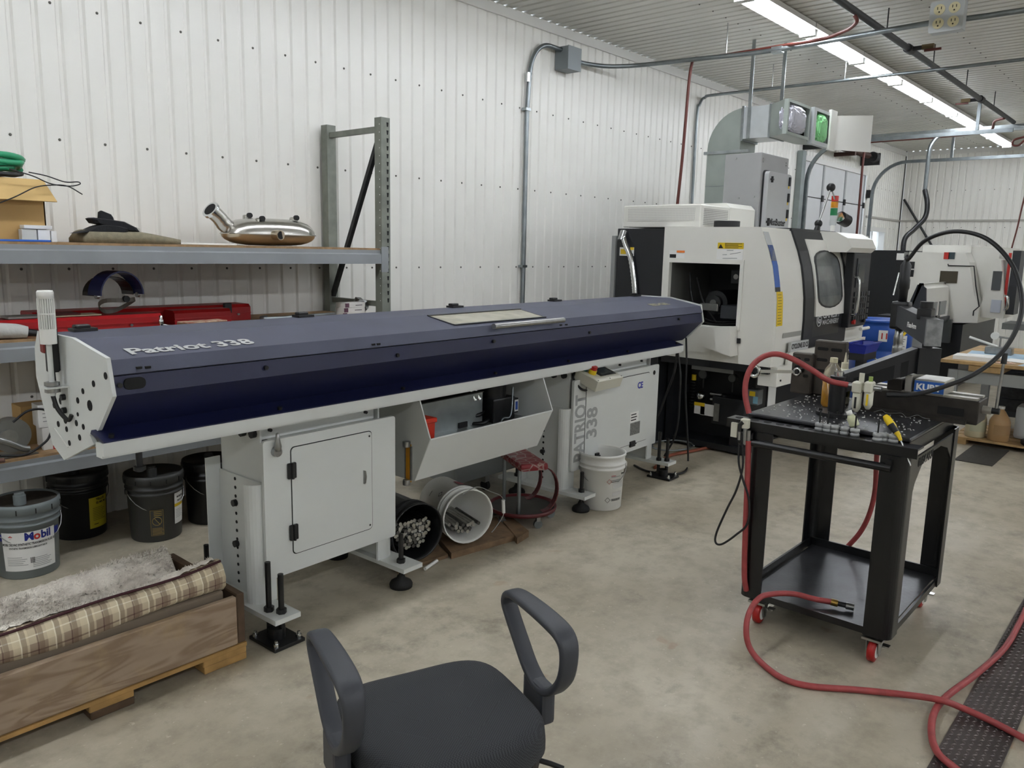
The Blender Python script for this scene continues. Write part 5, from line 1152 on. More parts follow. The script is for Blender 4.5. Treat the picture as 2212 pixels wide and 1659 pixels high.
for y, z in ((.25,.66),(.2,.30),(.05,.31)): MB().cyl((cx0-.006,cy0+y,cz0+z), (cx0,cy0+y,cz0+z), .01, n=8).build('screw', STEEL, mc, W)
DG = mat('galvanised_duct', 'A3ACA6', .40, .15, var=.10, vs=3); DGB = mat('lit_duct', 'C9CED0', .30, .3, var=.06); DGI = mat('duct_inside', '2A2A28', .7)  # paler duct tone has reflected light put into its base colour
du = thing('air_duct', 'galvanised sheet metal air duct rising from behind the mist collector', 'duct', (7.95, 3.9, 2.0))
X0d, X1d = 7.8, 8.15
MB().box2((X0d,3.80,1.0), (X1d,4.165,2.70)).build('riser', DG, du, W)
for z in (2.36, 2.12): MB().box2((X0d-.003,3.80,z-.002), (X0d+.001,4.165,z+.002)).build('seam', GALVD, du, W)
el = [(3.80,2.70),(4.165,2.70)]+[(3.77+.395*math.cos(R(a)), 2.73+.395*math.sin(R(a))) for a in range(0, 91, 9)]+[(3.77,2.82),(3.80,2.80)]
MB().prism(el, 'x', X0d, X1d).build('elbow', DG, du, W); MB().box2((X0d-.012,3.70,2.685), (X0d+.02,4.20,2.715)).build('strap', GALV, du, W)
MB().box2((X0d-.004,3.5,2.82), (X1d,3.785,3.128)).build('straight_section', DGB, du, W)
MB().box2((X0d-.012,3.775,2.80), (X1d,3.80,3.14)).build('flange', GALV, du, W); MB().box2((X0d-.012,3.49,2.81), (X1d,3.51,3.135)).build('flange', GALV, du, W)
MB().add([(X0d,3.5,2.82),(X1d+.3,3.5,2.82),(X1d+.3,3.5,3.128),(X0d,3.5,3.128),(7.44,3.2,2.785),(8.5,3.2,2.785),(8.5,3.2,3.10),(7.44,3.2,3.10)], [(0,1,2,3),(0,4,5,1),(3,2,6,7),(0,3,7,4),(1,5,6,2)]).build('plenum', DG, du, W)
MB().ring([(7.44,2.785),(7.99,2.785),(7.99,3.10),(7.44,3.10)], [(7.47,2.81),(7.96,2.81),(7.96,3.075),(7.47,3.075)], 'y', 3.17, 3.21).build('opening_frame', DG, du, W)
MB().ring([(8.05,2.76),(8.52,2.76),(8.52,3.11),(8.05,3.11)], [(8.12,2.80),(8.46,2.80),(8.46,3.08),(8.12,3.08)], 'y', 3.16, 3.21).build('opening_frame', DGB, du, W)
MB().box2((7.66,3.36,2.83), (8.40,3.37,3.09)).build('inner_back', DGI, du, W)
MB().box2((8.46,3.14,2.74), (8.62,3.17,3.14)).build('white_flange', WHITE, du, W)
MB().quad((8.62,3.16,2.76),(9.36,3.02,2.80),(9.36,3.02,3.19),(8.62,3.16,3.10), .01).build('deflector_sheet', WHITE, du, W)
def crumple(c, d, sub, jit, seed):
    random.seed(seed); bm = bmesh.new(); bmesh.ops.create_icosphere(bm, subdivisions=sub, radius=1)
    for q in bm.verts: q.co = Vector((math.copysign(abs(q.co.x)**.6, q.co.x)*d[0], math.copysign(abs(q.co.y)**.6, q.co.y)*d[1], math.copysign(abs(q.co.z)**.6, q.co.z)*d[2]))*(1+random.uniform(-jit, jit))
    m = MB().add([q.co+Vector(c) for q in bm.verts], [[q.index for q in f.verts] for f in bm.faces]); bm.free(); return m
tag(crumple((7.68,3.22,2.94), (.215,.07,.13), 4, .06, 2).build('insulation_bag', mat('silver_film', 'B9B9C4', .25, .35)), 'silver plastic bag stuffed into the first duct opening', 'bag')
tag(crumple((8.29,3.215,2.935), (.16,.07,.135), 4, .06, 4).build('filter_bag', mat('green_film', '7FCB86', .35)), 'pale green plastic bag stuffed into the second duct opening', 'bag')
for x, y, z0 in ((7.79, PX(1620,230,7.79).y, 2.82), (8.1, PX(1690,200,8.1).y, 3.10)): MB().box2((x-.006,y-.018,z0), (x+.0,y+.018,CZ)).build('hanger_strap', GALV, du, W)
# ------------------------------------------------------------------ black tapping cart
CBK = mat('cart_black', '0E0F11', .30, bump=.04, bs=350, var=.1, vs=8); CTP = mat('cart_plate', '3C3D40', .30, .6, var=.25, vs=9, bump=.05, bs=60)
GX0, GX1, GY0, GY1, GZ = 3.375, 4.14, .825, 1.52, .955
kt = thing('tool_cart', 'black steel tool cart with red casters and a tapping arm on top', 'cart', (3.75, 1.15, 0))
tp = MB().box2((GX0,GY0,GZ-.018), (GX1,GY1,GZ), None, .005).build('top_plate', CTP, kt, W)
m = MB(); random.seed(9)
for i in range(300):
    x, y = random.uniform(GX0+.03, GX1-.03), random.uniform(GY0+.03, GY1-.03); s = random.uniform(.0018, .0045); a = random.uniform(0, 3.14)
    m.box((0,0,0), (s*2.2,s*.7,.003), xf((x,y,GZ+.0017),0,0,math.degrees(a)))
o = m.build('metal_chips', mat('bright_chips', 'DCDCDA', .3), tp, W); o['kind'] = 'stuff'
LX_, RXc, FYc, BYc = 3.30, 4.10, .825, 1.43
MB().box2((3.31,.83,GZ-.075), (4.11,1.50,GZ-.020)).build('apron', CBK, kt, W)
# front tool rail with holes
rl = MB().box2((3.285,.775,GZ-.028), (3.372,1.575,GZ-.020)).build('tool_rail', CBK, kt, W)
MB().box2((3.285,.775,GZ-.06), (3.291,1.575,GZ-.028)).build('rail_lip', CBK, rl, W)
for px, py, r_ in ((1622,894,.017),(1648,902,.017),(1676,906,.018),(1700,911,.018),(1722,913,.012),(1732,920,.012),(1752,916,.012),(1765,922,.010),(1885,943,.012),(1900,946,.012)):
    p = PF(px, py, GZ-.02); MB().cyl((p.x if 3.29 < p.x < 3.37 else 3.33,p.y,GZ-.0205), (p.x if 3.29 < p.x < 3.37 else 3.33,p.y,GZ-.0185), r_, n=14).build('hole', HOLE, rl, W)
MB().cyl((3.268,.86,GZ-.11), (3.268,1.50,GZ-.11), .016, n=14).build('push_bar', CBK, kt, W)
for y in (.87, 1.49): MB().box2((3.26,y-.012,GZ-.12), (3.33,y+.012,GZ-.075)).build('bar_bracket', CBK, kt, W)
# folded corner legs
def leg(x, y, sx, sy):
    wv = .105
    arc = [(x+sx*(.04-.04*math.cos(R(a))), y+sy*(.04-.04*math.sin(R(a)))) for a in range(0, 91, 15)]
    outer = [(x,y+sy*wv)]+arc+[(x+sx*wv,y)]; inn = [(x+sx*wv,y+sy*.006)]+[(px_+sx*.006, py_+sy*.006) for px_, py_ in arc[::-1]]+[(x+sx*.006,y+sy*wv)]
    return MB().prism(outer+inn, 'z', .125, GZ-.06).build('leg', CBK, kt, W)
for x, sx in ((3.275,1), (4.12,-1)):
    for y, sy in ((.80,1), (1.455,-1)): leg(x, y, sx, sy)
MB().prism([(3.38,GZ-.08),(3.38,GZ-.26),(3.42,GZ-.19),(3.50,GZ-.13),(3.62,GZ-.10),(3.80,GZ-.10),(3.92,GZ-.13),(4.0,GZ-.19),(4.02,GZ-.26),(4.02,GZ-.08)], 'y', .805, .813).build('side_gusset', CBK, kt, W)
text('lettering', 'FLEX ARM', .05, mat('dark_engraving', '070707', .6), kt, ROOT[kt.name].inverted() @ axes((3.44, .804, GZ-.125), (1,0,0), (0,0,1)), bold=.001)
sh = MB().box2((3.30,.83,.135), (4.10,1.43,.145)).build('shelf', CTP, kt, W)
for a, b_ in (((3.283,.82,.125),(3.293,1.44,.155)), ((4.10,.82,.125),(4.11,1.44,.185)), ((3.29,.808,.125),(4.11,.818,.155)), ((3.29,1.437,.125),(4.11,1.447,.185))): MB().box2(a, b_).build('shelf_lip', CBK, sh, W)
REDW = mat('red_wheel', 'A81E1C', .4)
for x, y in ((3.33,.87), (3.33,1.37), (4.04,.87), (4.04,1.37)):
    f = MB().box2((x-.045,y-.04,.10), (x+.045,y+.04,.11)).build('caster_plate', STEEL, kt, W)
    for s in (-1, 1): MB().prism([(x-.03,.10),(x+.03,.10),(x+.012,.03),(x-.012,.03)], 'y', y+s*.024-.002, y+s*.024+.002).build('caster_fork', STEEL, f, W)
    MB().lathe([(0,-.016),(.036,-.016),(.048,-.012),(.048,.012),(.036,.016),(0,.016)], 22, xf((x-.005,y,.048), 90, 0, 0)).build('caster_wheel', REDW, f, W)
    MB().cyl((x-.005,y-.0175,.048), (x-.005,y+.0175,.048), .03, n=16).build('wheel_hub', WHITE, f, W)
    MB().box2((x+.03,y-.05,.055), (x+.06,y-.02,.062)).build('brake_tab', CHROME, f, W)
# quick couplers at the rail end
p = PF(1625, 920, GZ-.06)
mbk = MB().box2((3.27,1.515,GZ-.10), (3.31,1.545,GZ-.035)).build('hose_bracket', mat('cream_plastic', 'CFCDBE', .5), kt, W)
# ------------------------------------------------------------------ tapping arm
ABK = mat('arm_black', '191A1D', .4, bump=.05, bs=250); AGR = mat('arm_grey', '3A3C3E', .45, bump=.04, bs=300)
ax_, ay_ = 3.62, 1.21
ta = thing('tapping_arm', 'black articulated tapping arm bolted to the cart top', 'tapping arm', (ax_, ay_, GZ))
MB().cyl((ax_,ay_,GZ), (ax_,ay_,GZ+.018), .085, n=28).build('base_flange', ABK, ta, W)
for a in range(0, 360, 90): c_ = (ax_+.066*math.cos(R(a+30)), ay_+.066*math.sin(R(a+30))); MB().cyl((*c_,GZ+.018), (*c_,GZ+.03), .009, n=6).build('bolt', BLACK, ta, W)
MB().cyl((ax_,ay_,GZ+.018), (ax_,ay_,1.135), .036, n=24).build('column', ABK, ta, W); MB().cyl((ax_,ay_,1.135), (ax_,ay_,1.155), .022, n=6).build('column_nut', CHROME, ta, W)
XE = 3.90; ze1, ze0 = PX(2003, 753, XE).z, PX(2003, 806, XE).z
E0 = Vector((ax_+.03, ay_-.01, 1.10)); E1 = Vector((XE, PX(2003, 770, XE).y, ze1))
dv = (E1-E0); hv = Vector((dv.x, dv.y, 0)).normalized(); nv = Vector((-hv.y, hv.x, 0)); Lh = math.hypot(dv.x, dv.y)
def av(s, z, w_): q = E0+hv*s; return Vector((q.x, q.y, z))+nv*w_
def plate(poly, w0, w1, name, m, par=ta):
    n_ = len(poly); vs = [av(s, z, w0) for s, z in poly]+[av(s, z, w1) for s, z in poly]
    return MB().add(vs, [list(range(n_))[::-1], list(range(n_, 2*n_))]+[(i, (i+1) % n_, n_+(i+1) % n_, n_+i) for i in range(n_)]).build(name, m, par, W)
arm = plate([(-.03,1.05),(-.03,1.135),(Lh-.06,ze1),(Lh+.04,ze1),(Lh+.04,ze0),(Lh-.06,ze0)], -.016, .016, 'lower_arm', ABK)
for s0, s1 in ((.04,.22), (.25,Lh-.09)):
    f_ = lambda s: (1.065+(ze0+.012-1.065)*s/Lh, 1.125+(ze1-.01-1.125)*s/Lh)
    plate([(s0,f_(s0)[0]),(s0,f_(s0)[1]-.012),(s1,f_(s1)[1]-.012),(s1,f_(s1)[0])], -.0168, -.0155, 'arm_recess', HOLE, arm)
plate([(-.03,1.125),(-.03,1.137),(Lh-.06,ze1+.004),(Lh-.06,ze1-.008)], -.026, .026, 'arm_rib', ABK, arm)
plate([(Lh-.055,ze0-.003),(Lh-.055,ze1+.005),(Lh+.045,ze1+.005),(Lh+.045,ze0-.003)], -.032, .032, 'arm_block', ABK, arm)
EP_ = av(Lh-.005, 0, 0); MB().cyl((EP_.x,EP_.y,ze1), (EP_.x,EP_.y,ze1+.035), .022, n=14).build('pivot', STEELD, ta, W)
XH = 4.22; HX = PX(1945, 690, XH); hz0, hz1 = PX(1945, 707, XH).z, PX(1945, 655, XH).z; az0, az1 = ze1+.02, PX(2015, 690, XE-.03).z; hx, hy = HX.x, HX.y
u_ = Vector((hx-EP_.x, hy-EP_.y, 0)); Lu = u_.length; u_.normalize(); n2 = Vector((-u_.y, u_.x, 0))
def uv_(s, w_, z): q = Vector((EP_.x, EP_.y, 0))+u_*s+n2*w_; return Vector((q.x, q.y, z))
vs = [uv_(s, w_, z) for s in (-.05, Lu-.03) for w_ in (-.03, .03) for z in ((az0, az1) if s < 0 else (hz0+.01, hz1-.01))]
ua = MB().add(vs, [(0,1,3,2),(4,6,7,5),(0,4,5,1),(2,3,7,6),(0,2,6,4),(1,5,7,3)]).build('upper_arm', AGR, ta, W)
vs = [uv_(s, w_, z) for s in (-.062, -.05) for w_ in (-.034, .034) for z in (az0-.002, az1+.002)]; MB().add(vs, [(0,1,3,2),(4,6,7,5),(0,4,5,1),(2,3,7,6),(0,2,6,4),(1,5,7,3)]).build('arm_end_plate', mat('scuffed_grey', '8A8C8E', .4, .5, var=.25, vs=30), ua, W)
c_ = uv_(.06, 0, az1+.018); MB().box(c_, (.07,.06,.05), Matrix(), .004).build('knob_block', ABK, ua, W); MB().cyl(c_+Vector((0,0,.025)), c_+Vector((0,0,.055)), .028, n=18).build('knob', BLACK, ua, W)
sidew = -1 if (uv_(0, -.03, 0)-Vector((0,0,0))).length < (uv_(0, .03, 0)).length else 1
base = uv_(Lu*.50, .0305*sidew, az0+.06); xd = u_*(-1)
text('lettering', 'FlexArm', .034, PAPER, ua, ROOT[ta.name].inverted() @ axes(base, xd, (0,0,1)), bold=.0006)
MB().box((hx,hy,(hz0+hz1)/2), (.07,.085,hz1-hz0+.02), Matrix.Rotation(0,4,'Z'), .014).build('tool_clamp', ABK, ta, W)
tm = MB().lathe([(0,0),(.020,0),(.022,.06),(.026,.07),(.026,.11),(.023,.12),(.025,.18),(.014,.20),(.010,.215),(0,.215)], 16, xf((hx,hy,hz1+.005))).build('air_motor', BLACK, ta, W)
MB().cyl((hx,hy,hz1+.22), (hx,hy,hz1+.25), .014, n=10).build('air_fitting', STEEL, tm, W); MB().tube([(hx-.03,hy+.02,hz1+.15),(hx-.05,hy+.03,hz1+.04)], .004, n=6).build('lever', CHROME, tm, W)
ck_ = MB().lathe([(0,0),(.010,0),(.016,.02),(.024,.035),(.024,.07),(.020,.08),(.022,.085),(.022,.12),(.019,.13),(.019,.16),(0,.16)], 20, xf((hx,hy,hz0-.165))).build('drill_chuck', STEEL, ta, W)
MB().cyl((hx,hy,hz0-.21), (hx,hy,hz0-.165), .005, n=8).build('tap', STEEL, ck_, W)
# air hose looping from regulator to motor (large black arc)
tag(MB().tube(smooth_path([Vector((hx,hy,hz1+.245))]+[PX(x, y, xx) for x, y, xx in ((1962,560,4.2),(1998,520,4.17),(2060,500,4.12),(2130,515,4.06),(2185,570,4.0),(2207,640,3.94),(2200,700,3.88),(2165,760,3.83),(2110,805,3.76),(2040,835,3.70),(1975,852,3.66),(1915,853,3.62))], 8), .0095, n=10).build('air_hose', BLKC), 'black air hose arching high above the tapping arm', 'hose')
# filter regulator pair
FR = mat('ivory_plastic', 'D3D1C0', .45); fx, fy_ = 3.565, 1.105
fr_ = thing('air_regulator', 'ivory air filter and lubricator pair clamped to the arm column', 'regulator', (3.56, 1.12, GZ+.04))
pa, pb2 = PX(1853, 842, 3.56), PX(1878, 842, 3.56)
for i, (q, wd) in enumerate(((pa, .028), (pb2, .024))):
    MB().box((3.56,q.y,q.z+.012), (.05,wd*1.45,.05), None, .006).build('head', FR, fr_, W)
    bw = MB().lathe([(0,0),(.008,0),(.013,.008),(.019,.02),(.019,.085),(0,.085)], 16, xf((3.56,q.y,q.z-.098+(.012*i)))).build('bowl', FR, fr_, W)
    MB().box((3.56-.0195,q.y,q.z-.055+.012*i), (.003,.008,.05)).build('sight_slot', BLACK if i == 0 else YEL, bw, W)
MB().box((3.56,(pa.y+pb2.y)/2,pa.z+.012), (.02,.02,.02)).build('joiner', FR, fr_, W); MB().box((3.56,pa.y-.012,pa.z+.055), (.008,.02,.04)).build('hanger_tab', FR, fr_, W)
MB().cyl((3.56,pb2.y-.002,pb2.z+.036), (3.56,pb2.y-.002,pb2.z+.058), .009, n=10).build('sight_dome', mat('green_clear', '8FA35A', .2), fr_, W)
for y0, y1 in ((pa.y+.018, pa.y+.045), (pb2.y-.018, pb2.y-.05)): MB().cyl((3.56,y0,pa.z+.016), (3.56,y1,pa.z+.016), .011, n=10).build('fitting', STEEL, fr_, W)
MB().box2((3.572,pa.y-.015,pa.z-.005), (ax_-.028,pa.y+.018,pa.z+.03)).build('column_bracket', BLACKM, fr_, W)
# red air hoses
tag(MB().tube(smooth_path([Vector((3.56,pa.y+.045,pa.z+.016))]+[PX(x, y, xx) for x, y, xx in ((1790,822,3.52),(1755,800,3.48),(1715,777,3.44),(1680,765,3.42),(1650,770,3.40),(1625,790,3.37),(1612,820,3.35),(1610,855,3.34),(1618,893,3.335))], 8)+[Vector((3.315,1.535,GZ-.02))][:0], .0125, n=12).build('air_hose', REDHOSE), 'red air hose arching from the regulator to the cart rail', 'hose')
floorhose = [Vector((3.262,1.535,.83)), Vector((3.262,1.535,.55)), Vector((3.258,1.53,.32)), Vector((3.26,1.49,.17)), Vector((3.3,1.35,.05))]
tag(MB().tube(smooth_path([PX(1617,952,3.255), PX(1614,1050,3.255), PX(1610,1150,3.255), PX(1608,1240,3.255), PX(1612,1275,3.27)], 8), .0125, n=12).build('air_hose', REDHOSE), 'red air hose hanging straight down beside the cart leg', 'hose')
hp = [PF(x, y, z) for x, y, z in ((1795,1300,.17),(1760,1294,.175),(1715,1283,.185),(1670,1283,.19))]
hp += [PF(1640,1292,.19), PF(1618,1325,.16), PF(1612,1365,.10), PF(1620,1400,.04), PF(1645,1432,.0125), PF(1690,1465,.0125), PF(1750,1482,.0125), PF(1850,1490,.0125), PF(1950,1500,.020), PF(2030,1512,.044), PF(2080,1530,.025), PF(2150,1562,.0195), PF(2230,1605,.0195), PF(2330,1660,.0195)]
tag(MB().tube(smooth_path(hp, 8), .0125, n=12).build('air_hose', REDHOSE), 'red air hose running from the cart shelf out across the floor', 'hose')
q0, q1 = PF(1795,1300,.17), PF(1845,1312,.165)
cpl = thing('hose_coupler', 'steel quick coupler on the hose end lying on the cart shelf', 'coupler', q0); MB().cyl(q0, q0+(q1-q0)*.3, .015, n=12).build('ferrule', mat('brass', 'A98A4A', .35, .9), cpl, W); MB().cyl(q0+(q1-q0)*.3, q0+(q1-q0)*.65, .011, n=12).build('shank', STEELD, cpl, W); MB().cyl(q0+(q1-q0)*.65, q1, .015, n=12).build('sleeve', STEEL, cpl, W)
tag(MB().tube(smooth_path([PF(x, y, .0195) for x, y in ((2300,1180),(2240,1270),(2205,1340),(2170,1400),(2110,1455),(2050,1500),(2020,1535),(2012,1580),(2025,1625),(2070,1665),(2140,1720))], 8), .0125, n=12).build('air_hose', REDHOSE), 'red air hose curving along the tread plate on the floor', 'hose')
tag(MB().tube(smooth_path([PX(x, y, 4.135) for x, y in ((1895,965),(1893,1000),(1890,1060),(1878,1110),(1858,1150),(1830,1182))], 8), .0125, n=12).build('air_hose', REDHOSE), 'red air hose drooping behind the cart', 'hose')
tag(MB().tube(smooth_path([PX(x, y, 3.24) for x, y in ((1597,960),(1596,1000),(1606,1040),(1618,1080),(1615,1130),(1590,1155),(1560,1175),(1546,1172),(1548,1150),(1570,1100),(1590,1060),(1604,1010),(1604,960))], 8), .005, n=7).build('air_line', BLKC), 'thin black air line looping down beside the cart', 'hose')
ml = thing('air_manifold', 'cluster of steel air fittings at the end of the cart rail', 'fittings', (3.26, 1.53, .85))
for px, y0, y1, r_, m_ in ((1604, 935, 962, .008, BLACK), (1610, 925, 960, .010, STEEL), (1618, 930, 958, .009, STEEL), (1598, 930, 950, .008, STEEL)): MB().cyl(PX(px, y0, 3.255), PX(px-1, y1, 3.255), r_, n=10).build('fitting', m_, ml, W)
MB().box(PX(1610, 915, 3.265), (.03,.035,.045), None, .004).build('manifold_block', FR, ml, W); MB().tube(smooth_path([PX(1605,912,3.25), PX(1599,918,3.25), PX(1598,932,3.25)]), .009, n=8).build('elbow', BLACK, ml, W)
# ---- things on the cart
VD = mat('cast_iron_dark', '35312D', .5, .4, var=.25, vs=20); VG = mat('ground_steel', 'B5B3AC', .35, .7, var=.1, vs=20)
vz = thing('machine_vise', 'machinist vise with a blue KURT label on the cart', 'vise', (4.02, 1.0, GZ), 0)
VX = 3.86
MB().box2((VX,.69,GZ+.0), (VX+.17,1.22,GZ+.105), None, .004).build('bed', VD, vz, W); MB().box2((VX+.01,.70,GZ+.105), (VX+.055,1.20,GZ+.114)).build('way', VG, vz, W); MB().box2((VX+.115,.70,GZ+.105), (VX+.16,1.20,GZ+.114)).build('way', VG, vz, W)
MB().box2((VX-.002,.745,GZ+.03), (VX+.004,.85,GZ+.065)).build('bed_pocket', HOLE, vz, W); MB().box2((VX-.03,.73,GZ), (VX,1.2,GZ+.018)).build('bed_flange', VD, vz, W)
jw = MB().box2((VX-.005,.83,GZ+.11), (VX+.175,.955,GZ+.175), None, .004).build('moving_jaw', VG, vz, W); MB().box2((VX-.010,.832,GZ+.118), (VX-.004,.953,GZ+.168)).build('blue_label', mat('kurt_blue', '1F57A6', .45), jw, W)
text('lettering', 'KURT', .040, PAPER, jw, ROOT[vz.name].inverted() @ axes((VX-.0105,.945,GZ+.128), (0,-1,0), (0,0,1)), bold=.0016)
MB().box2((VX-.005,.965,GZ+.11), (VX+.175,.995,GZ+.19), None, .003).build('jaw_plate', VG, vz, W); MB().box2((VX-.005,1.005,GZ+.11), (VX+.175,1.07,GZ+.165), None, .004).build('fixed_jaw', VD, vz, W)
MB().cyl((VX+.085,.655,GZ+.06), (VX+.085,.69,GZ+.06), .018, n=14).build('screw_boss', VG, vz, W); MB().cyl((VX+.085,.655,GZ+.06), (VX+.085,.625,GZ+.06), .014, n=10).build('crank_socket', STEELD, vz, W)
cr0 = Vector((VX+.085,.64,GZ+.065)); cr1 = PX(2170, 772, VX+.085); MB().cyl(cr0, cr1, .006, n=8).build('crank_rod', STEEL, vz, W); MB().cyl(cr0+(cr1-cr0)*.88, cr0+(cr1-cr0)*1.08, .012, .010, n=10).build('crank_grip', STEELD, vz, W)
# slotted angle plates standing on the far edge of the cart
AP = mat('dark_cast_plate', '4A443E', .55, .3, var=.2, vs=14)
for i, (lab, pxs, X_) in enumerate((('dark slotted angle plate standing on the cart beside the wrench', ((1712,765),(1757,765),(1740,865),(1725,868)), 4.05), ('taller slotted angle plate behind the first one on the cart', ((1760,745),(1828,740),(1830,835),(1765,850)), 4.08))):
    t = thing('angle_plate', lab, 'angle plate', (X_, 1.48-.06*i, GZ))
    a, b_ = PX(*pxs[0], X_), PX(*pxs[1], X_); zt = max(a.z, b_.z)
    y0, y1 = min(a.y, b_.y), max(a.y, b_.y)
    MB().box2((X_,y0,GZ), (X_+.05,y1,zt), None, .006).build('body', AP, t, W)
    for r_ in range(3):
        for c_ in range(2):
            yy = y0+(y1-y0)*(.28+.44*c_); zz = GZ+(zt-GZ)*(.45+.2*r_); MB().prism(rrect(yy-.028 if i else yy-.014, zz-.008, yy+.028 if i else yy+.014, zz+.008, .007), 'x', X_-.001, X_+.002).build('slot', HOLE, t, W)
wr = thing('combination_wrench', 'chrome combination wrench resting on the angle plate', 'wrench', PX(1670, 805, 4.0))
wa, wb_ = PX(1630, 802, 3.98), PX(1722, 803, 3.98)
MB().strip([wa+(wb_-wa)*.08, wa+(wb_-wa)*.95], (.008,0,0), .016, (0,0,1)).build('shank', CHROME, wr, W)
cc = wa; jaw = []
for k in range(19):
    a = R(40+280*k/18); jaw.append((0, .027*math.cos(a), .027*math.sin(a)))
dirw = (wb_-wa).normalized(); 
pj = [cc+Vector((0,0,0))+dirw*(-p_[1]*-1*-1)+Vector((0,0,p_[2])) for p_ in jaw]
MB().tube([cc+dirw*(-.027*math.cos(R(40+280*k/18)))+Vector((0,0,.027*math.sin(R(40+280*k/18)))) for k in range(19)], .009, n=8).build('open_jaw', CHROME, wr, W)
MB().tube([wb_+dirw*(.016*math.cos(R(a)))+Vector((0,0,.016*math.sin(R(a)))) for a in range(0, 360, 24)], .007, n=8, closed=True).build('ring_end', CHROME, wr, W)
MB().cyl(wb_+Vector((-.01,0,0)), wb_+Vector((.07,0,0)), .011, n=6).build('bolt', STEELD, wr, W)
def bottle(label, p, prof, m, capz, capr, caph, capm, liquid=None, spout=False, lab=None):
    t = thing('bottle', label, 'bottle', p)
    MB().lathe(prof, 20).build('body', m, t)
    if liquid: MB().lathe([(0,.0)]+[(r_, z) for r_, z in liquid]+[(0, liquid[-1][1])], 20).build('oil', mat('amber_liquid', 'C08A2A', .15, trans=.3), t)
    MB().cyl((0,0,capz), (0,0,capz+caph), capr, capr*.95, n=16).build('cap', capm, t)
    if spout: MB().cyl((0,0,capz+caph), (0,0,capz+caph+.05), .008, .002, n=10).build('nozzle', capm, t)
    if lab: MB().lathe([(lab[0]+.0006, lab[1]), (lab[0]+.0006, lab[2])], 20).build('label', lab[3], t)
    return t
CLR = mat('clear_bottle', 'E6E2D0', .15, trans=.75)
p = PF(1800, 885, GZ)
bo = Vector((3.83, 1.31, GZ))
bottle('clear bottle of amber oil with a cream cap on the cart', bo, [(.0425,.137),(.043,.15),(.036,.18),(.018,.205),(.016,.215),(0,.215)], CLR, .212, .018, .022, mat('cream_cap', 'CFC9A8', .5), [(.040,.0),(.043,.01),(.043,.137)])
bottle('small dropper bottle with a pointed nozzle beside the oil bottle', Vector((3.93, 1.29, GZ+.03)), [(0,-.03),(.032,-.03),(.034,-.02),(.034,.12),(.028,.14),(.014,.145),(0,.145)], mat('milky_bottle', 'DEDCCB', .4), .143, .017, .03, mat('cream_cap2', 'E2DCC0', .5), None, True, (.034,.01,.07,mat('olive_label', '8A8A4A', .5, col2='3A3A2A', vs=60)))
gb = thing('glue_bottle', 'small pale glue bottle with a white cap tipped by the tool rail', 'bottle', PF(1838,925,GZ))
q = PF(1836, 925, GZ); MM = xf((q.x, q.y, GZ+.02), 0, 0, 0) @ Matrix.Rotation(R(-35), 4, 'X') @ Matrix.Rotation(R(0), 4, 'Y')
MM = axes((q.x, q.y-.01, GZ+.019), (1,0,0), (0,-.35,.94)) ; MM = Matrix.Translation((q.x, q.y-.02, GZ+.012)) @ Matrix.Rotation(R(-28), 4, 'X')
MB().lathe([(0,0),(.018,0),(.020,.006),(.020,.035),(.012,.05),(0,.05)], 16, MM).build('body', mat('pale_green_bottle', 'C9CCA8', .4), gb, W); MB().lathe([(0,.048),(.012,.048),(.012,.07),(0,.07)], 14, MM).build('cap', WHITE, gb, W)
th0 = None
for k, (px, py, tapm) in enumerate(((1787,917,1),(1792,925,1),(1815,925,0),(1827,932,0),(1850,935,1),(1895,947,1),(1918,943,0),(1930,950,0))):
    p = PF(px, py+4, GZ-.019); x = min(max(p.x, 3.315), 3.345)
    t = thing('tap_holder', ('knurled steel tap holder with a tap standing in the tool rail' if tapm else 'empty knurled steel tap holder standing in the tool rail'), 'tap holder', (x, p.y, GZ-.0205), 0, 'tap holders in the tool rail')
    MB().lathe([(0,0),(.019,0),(.019,.010),(.016,.012),(.016,.016),(.019,.018),(.019,.030),(.013,.033),(0,.033)], 18).build('collar', mat('knurled_grey', '9FA1A1', .4, .2) if k == 0 else MAT['knurled_grey'], t)
    if tapm: MB().cyl((0,0,.033), (0,0,.085), .0035, n=8).build('tap', STEELD, t)
sd = thing('screwdriver', 'screwdriver with a yellow and black handle hanging over the rail', 'screwdriver', PF(1930, 920, GZ))
s0, s1, s2, s3 = PX(1912,898,3.36), PX(1941,940,3.335), PX(1946,952,3.325), PX(1967,1006,3.275)
hdm = MB().tube([s0, s0+(s1-s0)*.15, s0+(s1-s0)*.5, s0+(s1-s0)*.8, s1], [.010,.0145,.0155,.012,.009], n=12).build('handle', YEL, sd, W)
MB().tube([s0+(s1-s0)*.45+Vector((-.004,0,0)), s0+(s1-s0)*.85+Vector((-.002,0,0))], [.0145,.0125], n=12).build('grip', BLACK, sd, W); MB().cyl(s1, s2, .009, .006, n=10).build('collar', YEL, sd, W); MB().cyl(s2, s3, .003, n=8).build('blade', CHROME, sd, W)
tag(MB().tube(smooth_path([(3.80+.02*math.sin(i*2.3), 1.10-.03*i, GZ+.006+.012*abs(math.sin(i*1.9))) for i in range(9)]), .0012, n=4).build('swarf_curl', STEEL), 'thin curled steel chip lying on the cart beside the vise', 'metal chip')
